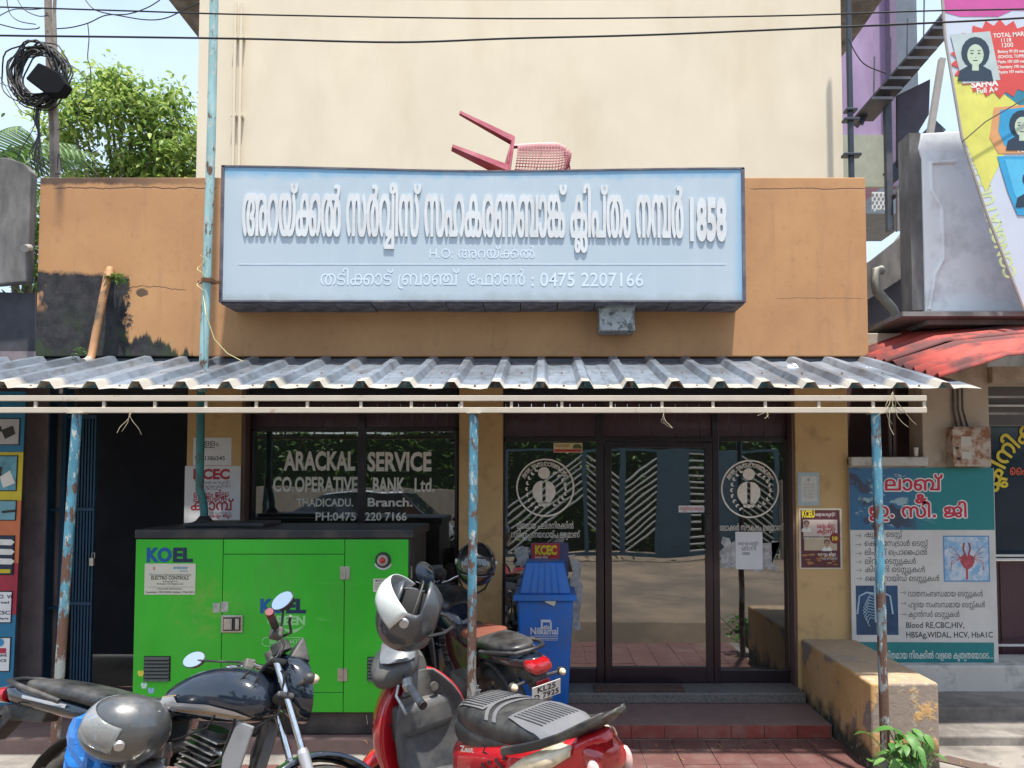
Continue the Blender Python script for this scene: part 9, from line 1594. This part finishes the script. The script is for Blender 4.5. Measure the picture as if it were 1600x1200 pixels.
    for s in (-1, 1):
        bar = [(.90, s*.05, 1.015), (.905, s*.11, 1.025), (.90, s*.16, 1.05), (.86, s*.22, 1.075), (.80, s*.32, 1.08), (.76, s*.41, 1.08)]
        hb = part('handlebar', moved(MB().tube(bar, .011, 12), S), CHR, root, smooth=True)
        part('grip', moved(MB().tube([(.82, s*.29, 1.078), (.765, s*.40, 1.08)], .018, 14), S), RUB, hb, smooth=True)
        part('bar_end', moved(MB().tube([(.77, s*.39, 1.08), (.752, s*.43, 1.08)], .0175, 14), S), plain('maroon_rubber', (.16, .015, .03), .5), hb, smooth=True)
        part('switch_box', moved(MB().box(.815, .87, s*.205, s*.265, 1.045, 1.10), S), BPL, hb, bevel=.012, seg=3)
        part('lever', moved(MB().tube([(.88, s*.22, 1.07), (.90, s*.27, 1.075), (.865, s*.35, 1.085), (.85, s*.41, 1.09)], .0065, 8), S), BPL, hb, smooth=True)
        mirror_at(root, (.86, s*.235, 1.09), (.83, s*.30, 1.20) if s < 0 else ((.64, s*.66, 1.20) if tank_decal else (.82, s*.34, 1.20)), (-1, s*.05-.5, .1) if s < 0 else (-.75, -.75, .15), S)
        indicator(root, (1.02, s*.12, .90), (1.04, s*.21, .905), 'f', S)
    return root
mc = motorcycle('motorcycle', 'black motorcycle with silver tank stripe parked in front of the green generator', (-2.10, 3.49, .20), R(-14), R(-13), R(50), BKP, SLV, True)
mc.scale = (.94,)*3
part('fabric_wrap', MB().tube([(.43, -.02, .815), (.45, -.10, .80), (.44, -.12, .74)], .02, 8), BPL, mc, smooth=True)

mc2 = motorcycle('motorcycle', 'black and red motorcycle with a white number plate parked behind the middle awning post', (-.26, 5.28, .10), R(121.5), R(-9), R(-12), BKP, plain('dull_red_paint', (.05, .008, .012), .25, coat=.5), False, ('KL25', 'D 7925'), rear='w')
mc2.scale = (1.0,)*3; mc2.rotation_euler[1] = R(-3)
TKr = [(.36, .785, .05, .04), (.40, .80, .095, .075), (.50, .835, .125, .105), (.62, .86, .145, .125), (.76, .865, .155, .13), (.86, .855, .150, .115), (.93, .845, .115, .085)]
for s in (-1, 1): part('red_flank', decal(TKr, s, [(.60, .93), (.76, .95), (.90, .90)], [(.60, .80), (.76, .78), (.90, .80)], 2.4, off=.007), plain('dark_red_paint', (.16, .006, .012), .2, coat=.6), mc2)
part('seat_cloth', loftx([(-.02, .822, .10, .022), (.03, .825, .135, .026), (.14, .812, .140, .028), (.24, .805, .12, .026), (.30, .80, .08, .02)], 3, 16), plain('orange_cloth', (.17, .05, .028), .85, var=.2, bump=.3), mc2, smooth=True)
part('tank_cover', loftx([(.50, .92, .09, .03), (.56, .955, .14, .045), (.70, .97, .155, .055), (.84, .955, .14, .045), (.90, .93, .09, .03)], 2.2, 18), VIN, mc2, smooth=True)

def scooter():
    root = thing('scooter', 'red and grey scooter with chequered decals and a silver-black seat parked before the bank door', 'scooter', (.0, 3.27, .155), (R(-8), 0, R(126)), local=True)
    I = Matrix(); S = Matrix.Translation((0, 0, -.06)) @ steer_m((.98, 0, .80), (-.42, 0, .907), R(60))
    wheel(root, (0, .22), .22, .10, I, rim=SLV); wheel(root, (1.24, .22), .22, .09, S, rim=SLV)
    def part_(nm, mb, mat, parent=root, **k): return part(nm, mb, mat, parent, **k)
    # front body: deep red shell with grey inner panel facing the rider
    FB = [(.28, .98, .075, .20), (.37, 1.01, .09, .245), (.47, 1.035, .10, .262), (.57, 1.045, .10, .255), (.66, 1.04, .095, .230), (.73, 1.03, .085, .190), (.79, 1.02, .07, .135), (.83, 1.015, .05, .09)]
    def hring(z, cx, hx, hy, e=2.9, n=28):
        o = []
        for k in range(n):
            t = 2*math.pi*k/n; c, q = math.cos(t), math.sin(t)
            x = hx*math.copysign(abs(c)**(2/e), c); x = x*1.6 if x > 0 else x*.95
            o.append((cx+x-.10*abs(q)**2*hy/.25, hy*math.copysign(abs(q)**(2/e), q), z))
        return o
    fb = part_('front_body', MB().loft([hring(*r) for r in FB]), REDG, smooth=True, sub=1)
    m = MB(); V = []
    for z, cx, hx, hy in FB:
        for j in range(13):
            q = -1+2*j/12; V.append((cx-hx*.82-.045-.085*abs(q)**2.2*hy/.25+.025*math.cos(q*math.pi/2), hy*.80*q, z))
    m.add(V, [(i*13+j, i*13+j+1, (i+1)*13+j+1, (i+1)*13+j) for i in range(len(FB)-1) for j in range(12)])
    part_('inner_panel', m, GPL, smooth=True, solid=.012, bevel=.003)
    part_('glove_box', MB().loft([[(x, -w, z0), (x, -w*.9, z1), (x, w*.9, z1), (x, w, z0)] for x, z0, z1, w in ((.955, .52, .70, .19), (.90, .53, .69, .18), (.882, .55, .67, .16))]), GPL, bevel=.02, seg=3, smooth=True)
    part_('key_switch', MB().cyl((.885, -.06, .745), (.90, -.06, .745), .022, n=18), BPL)
    part_('screw', MB().cyl((.905, .19, .62), (.915, .19, .62), .006).cyl((.905, -.19, .62), (.915, -.19, .62), .006), BPL)
    # side decals of the front body
    part_('lettering', moved(MB().add(*lt('Z', .03)), Matrix.Translation((1.10, .232, .60)) @ Euler((R(90), 0, R(155))).to_matrix().to_4x4() @ Matrix.Scale(.055, 4)), WHITEP)
    part_('floor_board', MB().prism([(.42, .26), (.98, .26), (1.0, .34), (.95, .33), (.46, .32)], -.17, .17), GPL, bevel=.02)
    part_('mudguard', moved(MB().loft([[(1.24+.235*math.cos(a), -.065, .22+.235*math.sin(a)), (1.24+.262*math.cos(a), -.04, .22+.262*math.sin(a)), (1.24+.27*math.cos(a), 0, .22+.27*math.sin(a)), (1.24+.262*math.cos(a), .04, .22+.262*math.sin(a)), (1.24+.235*math.cos(a), .065, .22+.235*math.sin(a))] for a in [R(20+k*13) for k in range(11)]], False, False), S), REDG, solid=.005, smooth=True)
    # handlebar head
    HD = [(.90, .985, .06, .035), (.93, .985, .12, .055), (.99, .985, .15, .07), (1.06, .975, .15, .075), (1.12, .965, .12, .065), (1.15, .96, .07, .04)]
    part_('handlebar_cowl', moved(loftx(HD, 2.4, 22), S), GPL, smooth=True, sub=1)
    part_('instrument', moved(MB().loft([[(x, -w, z), (x, -w*.7, z+.018), (x, w*.7, z+.018), (x, w, z)] for x, z, w in ((.90, 1.015, .06), (.93, 1.035, .10), (1.02, 1.06, .11), (1.07, 1.055, .08))]), S), plain('instrument_glass', (.17, .18, .19), .3, .2, coat=1, var=.2, scale=12), smooth=True, bevel=.006)
    part_('stem_cover', MB().loft([sring(.95, .84, .06, .07, 2.4, 16), sring(1.02, .86, .08, .07, 2.4, 16)]), GPL, smooth=True)
    for s in (-1, 1):
        hb = part_('handlebar', moved(MB().tube([(.96, s*.12, .985), (.93, s*.22, .985), (.88, s*.33, .975)], .013, 12), S), BPL, smooth=True)
        part('grip', moved(MB().tube([(.925, s*.235, .985), (.868, s*.355, .972)], .019, 16), S), plain('worn_grey_rubber', (.16, .16, .165), .6, var=.25, scale=30, bump=.5, bscale=200), hb, smooth=True)
        part('bar_end', moved(MB().tube([(.870, s*.352, .972), (.861, s*.368, .970)], .021, 16), S), BPL, hb, smooth=True)
        part('switch_box', moved(MB().box(.915, .965, s*.17, s*.235, .962, 1.008), S), ALU if s > 0 else BPL, hb, bevel=.012, seg=3)
        part('lever', moved(MB().tube([(.99, s*.19, .985), (1.0, s*.25, .975), (.965, s*.33, .965), (.95, s*.37, .955)], .007, 8), S), ALU, hb, smooth=True)
    mirror_at(root, (.97, -.17, 1.0), (.77, -.27, 1.27), (.15, .98, .1), S, (.045, .064))
    part_('brake_cable', moved(MB().tube([(.99, .18, .98), (1.02, .22, .95), (1.0, .16, .88), (.97, .08, .82)], .005, 6).tube([(.99, -.18, .98), (.95, -.16, .90), (.92, -.06, .86)], .005, 6), S), CABLE, smooth=True)
    # rear body
    RB = [(-.55, .885, .03, .045), (-.50, .850, .085, .075), (-.38, .780, .150, .095), (-.20, .720, .178, .12), (0, .665, .182, .14), (.20, .60, .18, .15), (.36, .55, .16, .15), (.46, .51, .11, .14), (.50, .50, .06, .10)]
    rb_ = part_('rear_body', loftx(RB, 2.8, 26), REDG, smooth=True, sub=1)
    for s in (-1, 1):
        part('indicator_lens', decal(RB, s, [(-.47, .885), (-.40, .875), (-.25, .80), (-.16, .735)], [(-.47, .85), (-.40, .80), (-.25, .735), (-.16, .725)], 2.8, off=.008), LENSW, rb_, smooth=True, solid=.008)
        part('white_stripe', decal(RB, s, [(-.42, .745), (-.10, .655), (.30, .505)], [(-.42, .735), (-.10, .643), (.30, .49)], 2.8, off=.004), WHITEP, rb_)
        part('silver_stripe', decal(RB, s, [(-.42, .730), (-.10, .635), (.30, .475)], [(-.42, .715), (-.10, .615), (.30, .44)], 2.8, off=.004), BPL, rb_)
        rr = random.Random(5); cm = MB()
        for i in range(9):
            for j in range(4):
                if (i+j) % 2 or rr.random() < .12: continue
                x = -.13+i*.026+j*.006; z = .765-i*.012-j*.019
                d_ = decal(RB, s, [(x, z+.008), (x+.022, z+.003)], [(x, z-.008), (x+.022, z-.013)], 2.8, n=1, m=1, off=.0046); cm.add(d_.v, d_.f)
        part('chequer_print', cm, BLACKP, rb_)
    V, F = lt('Zest', .03); part('lettering', MB().add([(.20-v[0]*.06, .190+.0, .70+v[1]*.035+v[0]*.014) for v in V], F), WHITEP, rb_)
    V, F = lt('Z', .03); part('lettering', MB().add([(.02-v[0]*.06, .188, .745+v[1]*.05+v[0]*.01) for v in V], F), BLACKP, rb_)
    SE = [(-.46, .835, .05, .02), (-.42, .845, .10, .035), (-.28, .855, .130, .045), (-.12, .835, .145, .06), (.05, .805, .150, .07), (.18, .785, .145, .08), (.30, .775, .125, .08), (.39, .765, .095, .07), (.43, .755, .05, .045)]
    se = part_('seat', loftx(SE, 3.4, 26), VIN, smooth=True, sub=1)
    part_('seat_base', loftx([(-.30, .805, .10, .025), (-.1, .785, .145, .04), (.1, .745, .157, .062), (.28, .725, .150, .068), (.39, .72, .12, .06), (.43, .725, .07, .04)], 3.2, 24), BPL, smooth=True, sub=1)
    def topz(x, y, off=.004):
        _, zc, hw, hh = interp(SE, x); return zc+hh*max(0, 1-(abs(y)/hw)**3.4)**(1/3.4)+off
    SIL = plain('silver_vinyl', (.19, .19, .20), .36, .25, var=.1, bump=.2, bscale=90, dirt=(.2, .18, .16), damt=.3)
    m = MB(); V = []
    for i in range(15):
        x = -.43+.36*i/14; w = .105+.02*math.sin(i/14*math.pi); ys = [-w*(1-2*j/12) for j in range(13)]; V += [(x, y, topz(x, y)) for y in ys]
    m.add(V, [(i*13+j, i*13+j+1, (i+1)*13+j+1, (i+1)*13+j) for i in range(14) for j in range(12)]); part('silver_cover', m, SIL, se, smooth=True)
    for x0 in (.04, .10):
        m = MB(); V = []
        for j in range(17):
            y = -.138+.276*j/16; xx = x0-.10*abs(y/.14)**2+.03
            for dx in (0, .028): V.append((xx+dx, y, topz(xx+dx, min(.142, max(-.142, y)))))
        m.add(V, [(2*j, 2*j+1, 2*j+3, 2*j+2) for j in range(16)]); part('silver_band', m, SIL, se, smooth=True)
    rr = random.Random(2); m = MB(); V = []
    for i in range(11):
        x = .13+.21*i/10; V += [(x, y, topz(x, y)) for y in [-.10+.2*j/10 for j in range(11)]]
    m.add(V, [(i*11+j, i*11+j+1, (i+1)*11+j+1, (i+1)*11+j) for i in range(10) for j in range(10)]); part('silver_cover', m, SIL, se, smooth=True)
    for x0 in (.15, -.28):
        m = MB()
        for k in range(11):
            y = -.085+.017*k
            pts = [(x0+t*.03, y+.0012*t, topz(x0+t*.03, y, .005)) for t in range(7)]; m.tube(pts, .0032, 4)
        part('slotted_print', m, GPL, se)
    for s in (-1, 1):
        part_('grab_rail', MB().loft([[(x, s*(w-.012), z-.022), (x, s*(w+.012), z-.014), (x, s*(w+.010), z+.018), (x, s*(w-.014), z+.016)] for x, z, w in ((-.12, .79, .178), (-.22, .825, .172), (-.34, .87, .15), (-.44, .915, .125), (-.53, .965, .085), (-.60, 1.005, .05))]), BPL, bevel=.006, smooth=True)
    part_('spoiler', MB().loft([[(x, -w, z), (x, -w*.6, z+.012), (x, w*.6, z+.012), (x, w, z), (x, 0, z-.016)] for x, z, w in ((-.46, .905, .11), (-.53, .95, .09), (-.60, 1.00, .06), (-.64, 1.025, .03))]), BPL, bevel=.005, smooth=True)
    part_('tail_lamp', MB().loft([sring(x, zc, hw, hh, 2.5, 18) for x, zc, hw, hh in ((-.585, .825, .02, .02), (-.575, .83, .06, .045), (-.53, .84, .085, .055), (-.50, .845, .08, .055))]), LENSR, smooth=True)
    for s in (-1, 1): part_('tail_lens', MB().ell((-.55, s*.075, .80), .03, .022, .05, 12, 8), plain('pink_clear_lens', (.70, .45, .42), .12, coat=1), smooth=True)
    part_('mudguard', MB().prism([(-.36, .70), (-.50, .76), (-.63, .70), (-.70, .50), (-.67, .48), (-.56, .62), (-.40, .60)], -.06, .06), BPL, bevel=.012)
    plate(root, (-.70, 0, .665), I, ('KL·25', 'B 4572'), .20, .12, .45)
    part_('exhaust', MB().tube([(.2, -.14, .2), (-.1, -.17, .22), (-.5, -.19, .32)], .035, 14, rs=[.015, .04, .042]), CHR, smooth=True)
    return root
sct = scooter()

# ------------------------------------------------------------------ helmets and the bag
def helmet(name, label, loc, rot, shellm, up=False, vis=None):
    t = thing(name, label, 'helmet', loc, rot, local=True)
    # x forward; the face opening is cut from a rounded shell
    V, F = [], []; n, m = 40, 26
    def P(i, k, g=0.):
        th = math.pi*i/m*.80; ph = 2*math.pi*k/n
        x = (.145+g)*math.sin(th)*math.cos(ph); y = (.118+g)*math.sin(th)*math.sin(ph); z = (.125+g)*math.cos(th)
        if th > 1.5: z *= 1.12
        if x > .04: x += .02*(x/.145)
        if th > 1.75 and math.cos(ph) > .2: x += .012
        return (x, y, z)
    for i in range(m+1):
        for k in range(n): V.append(P(i, k))
    for i in range(m):
        th = math.pi*(i+.5)/m*.80
        for k in range(n):
            ph = 2*math.pi*(k+.5)/n; ph = ph if ph < math.pi else ph-2*math.pi
            if 1.05 < th < 1.86 and abs(ph) < 1.12: continue
            F.append(((i+1)*n+k, (i+1)*n+(k+1) % n, i*n+(k+1) % n, i*n+k))
    sh = part('shell', MB().add(V, F), shellm, t, smooth=True, solid=.012, weld=True)
    part('lining', MB().ell((-.005, 0, -.005), .125, .10, .11, 20, 12), plain('helmet_lining', (.015, .015, .016), .95), t, smooth=True)
    # visor: a curved band, down over the opening or lifted above it
    m2 = MB(); V = []; a0, a1 = 1.0, 1.80
    for i in range(9):
        for k in range(21):
            th = a0+(a1-a0)*i/8; ph = -1.25+2.5*k/20
            g = .020 if up else .010
            x = (.145+g)*math.sin(th)*math.cos(ph); y = (.118+g)*math.sin(th)*math.sin(ph); z = (.125+g)*math.cos(th)
            if x > .04: x += .02*(x/.145)
            if up: a_ = R(62); u_, w_ = x-.035, z-.012; x, z = .035+u_*math.cos(a_)-w_*math.sin(a_), .012+u_*math.sin(a_)+w_*math.cos(a_)
            V.append((x, y, z))
    m2.add(V, [(i*21+k, i*21+k+1, (i+1)*21+k+1, (i+1)*21+k) for i in range(8) for k in range(20)])
    nt = _mats.get('visor')
    if not nt:
        q = NT('smoky_visor'); q.set(col=(.42, .44, .44), rough=.1, alpha=.38, coat=1., spec=.8); nt = _mats['visor'] = q.m
    part('visor', m2, vis or nt, t, smooth=True, solid=.003)
    for s in (-1, 1):
        part('pivot', MB().cyl((.035, s*.112, .012), (.035, s*.130, .012), .022, .018, n=20), SLV, t, smooth=True)
        part('strap', MB().tube([(.0, s*.10, -.10), (.02, s*.07, -.16), (.03, s*.02, -.19)], .007, 6), CABLE, t, smooth=True)
    part('trim', MB().tube([P(14.5 if 0 else i, k) for i, k in [(17, q_) for q_ in range(-7, 8)]], .004, 5), BPL, t, smooth=True)
    return t
HG = gloss('graphite_helmet_paint', (.075, .08, .085), .28, .3, var=.15, dust=.5); HS = gloss('smoke_grey_helmet_paint', (.045, .05, .06), .34, .15, dust=.3)
hel = helmet('helmet', 'grey full-face helmet with raised clear visor resting on the scooter handlebar', W(637, 963, 3.62), (R(150), R(20), R(200)), HS, True, plain('frosted_visor', (.62, .66, .64), .3, coat=.5, var=.1))
def aim(o, fwd, crown):
    f = Vector(fwd).normalized(); c = Vector(crown); c = (c-f*f.dot(c)).normalized(); s_ = c.cross(f)
    o.rotation_euler = Matrix(((f.x, s_.x, c.x), (f.y, s_.y, c.y), (f.z, s_.z, c.z))).to_euler()
aim(hel, (.36, -.28, .85), (-.92, -.15, .30)); hel.scale = (1.12,)*3
hel2 = helmet('helmet', 'scratched graphite helmet with clear visor hanging from the black motorcycle seat', W(204, 1138, 3.32), (R(14), R(-34), R(-158)), HG)
aim(hel2, (-.80, -.50, .30), (.35, -.25, .88)); hel2.scale = (1.08,)*3
hel3 = helmet('helmet', 'glossy black helmet hung on the handlebar of the motorcycle behind the middle awning post', W(743, 879, 5.42), (0, 0, 0), gloss('black_helmet_paint', (.010, .011, .013), .12, dust=.08), False, plain('dark_visor', (.02, .02, .022), .06, coat=1., spec=.8))
aim(hel3, (.15, -.95, -.15), (.05, .1, 1)); hel3.scale = (1.12,)*3
bg_ = thing('plastic_bag', 'crumpled bright blue plastic bag hanging beside the helmet on the black motorcycle', 'bag', W(138, 1165, 3.36))
rr = random.Random(77); m = MB(); rings = []
for i in range(9):
    t = i/8; w = .045+.055*math.sin(min(1, t*1.3)*1.57); c = W(133+8*t, 1120+110*t, 3.38)
    rings.append([(c.x+w*math.cos(k*.3927)*(1+rr.uniform(-.16, .16)), c.y+w*.7*math.sin(k*.3927)*(1+rr.uniform(-.2, .2)), c.z+rr.uniform(-.006, .006)) for k in range(16)])
m.loft(rings); part('body', m, plain('blue_polythene', (.02, .17, .55), .22, var=.3, scale=12, coat=.6, bump=.5, bscale=18), bg_)
cr_ = MB().loft([[(W(120, 1120, 3.34).x, 3.34, W(120, 1120, 3.34).z), (W(152, 1124, 3.34).x, 3.34, W(152, 1124, 3.34).z), (W(152, 1124, 3.34).x, 3.40, W(152, 1124, 3.34).z), (W(120, 1120, 3.34).x, 3.40, W(120, 1120, 3.34).z)],
                 [(W(115, 1165, 3.32).x, 3.32, W(115, 1165, 3.32).z), (W(154, 1160, 3.32).x, 3.32, W(154, 1160, 3.32).z), (W(154, 1160, 3.32).x, 3.42, W(154, 1160, 3.32).z), (W(115, 1165, 3.32).x, 3.42, W(115, 1165, 3.32).z)]])
part('folded_mouth', cr_, _mats['blue_polythene'], bg_, bevel=.006)
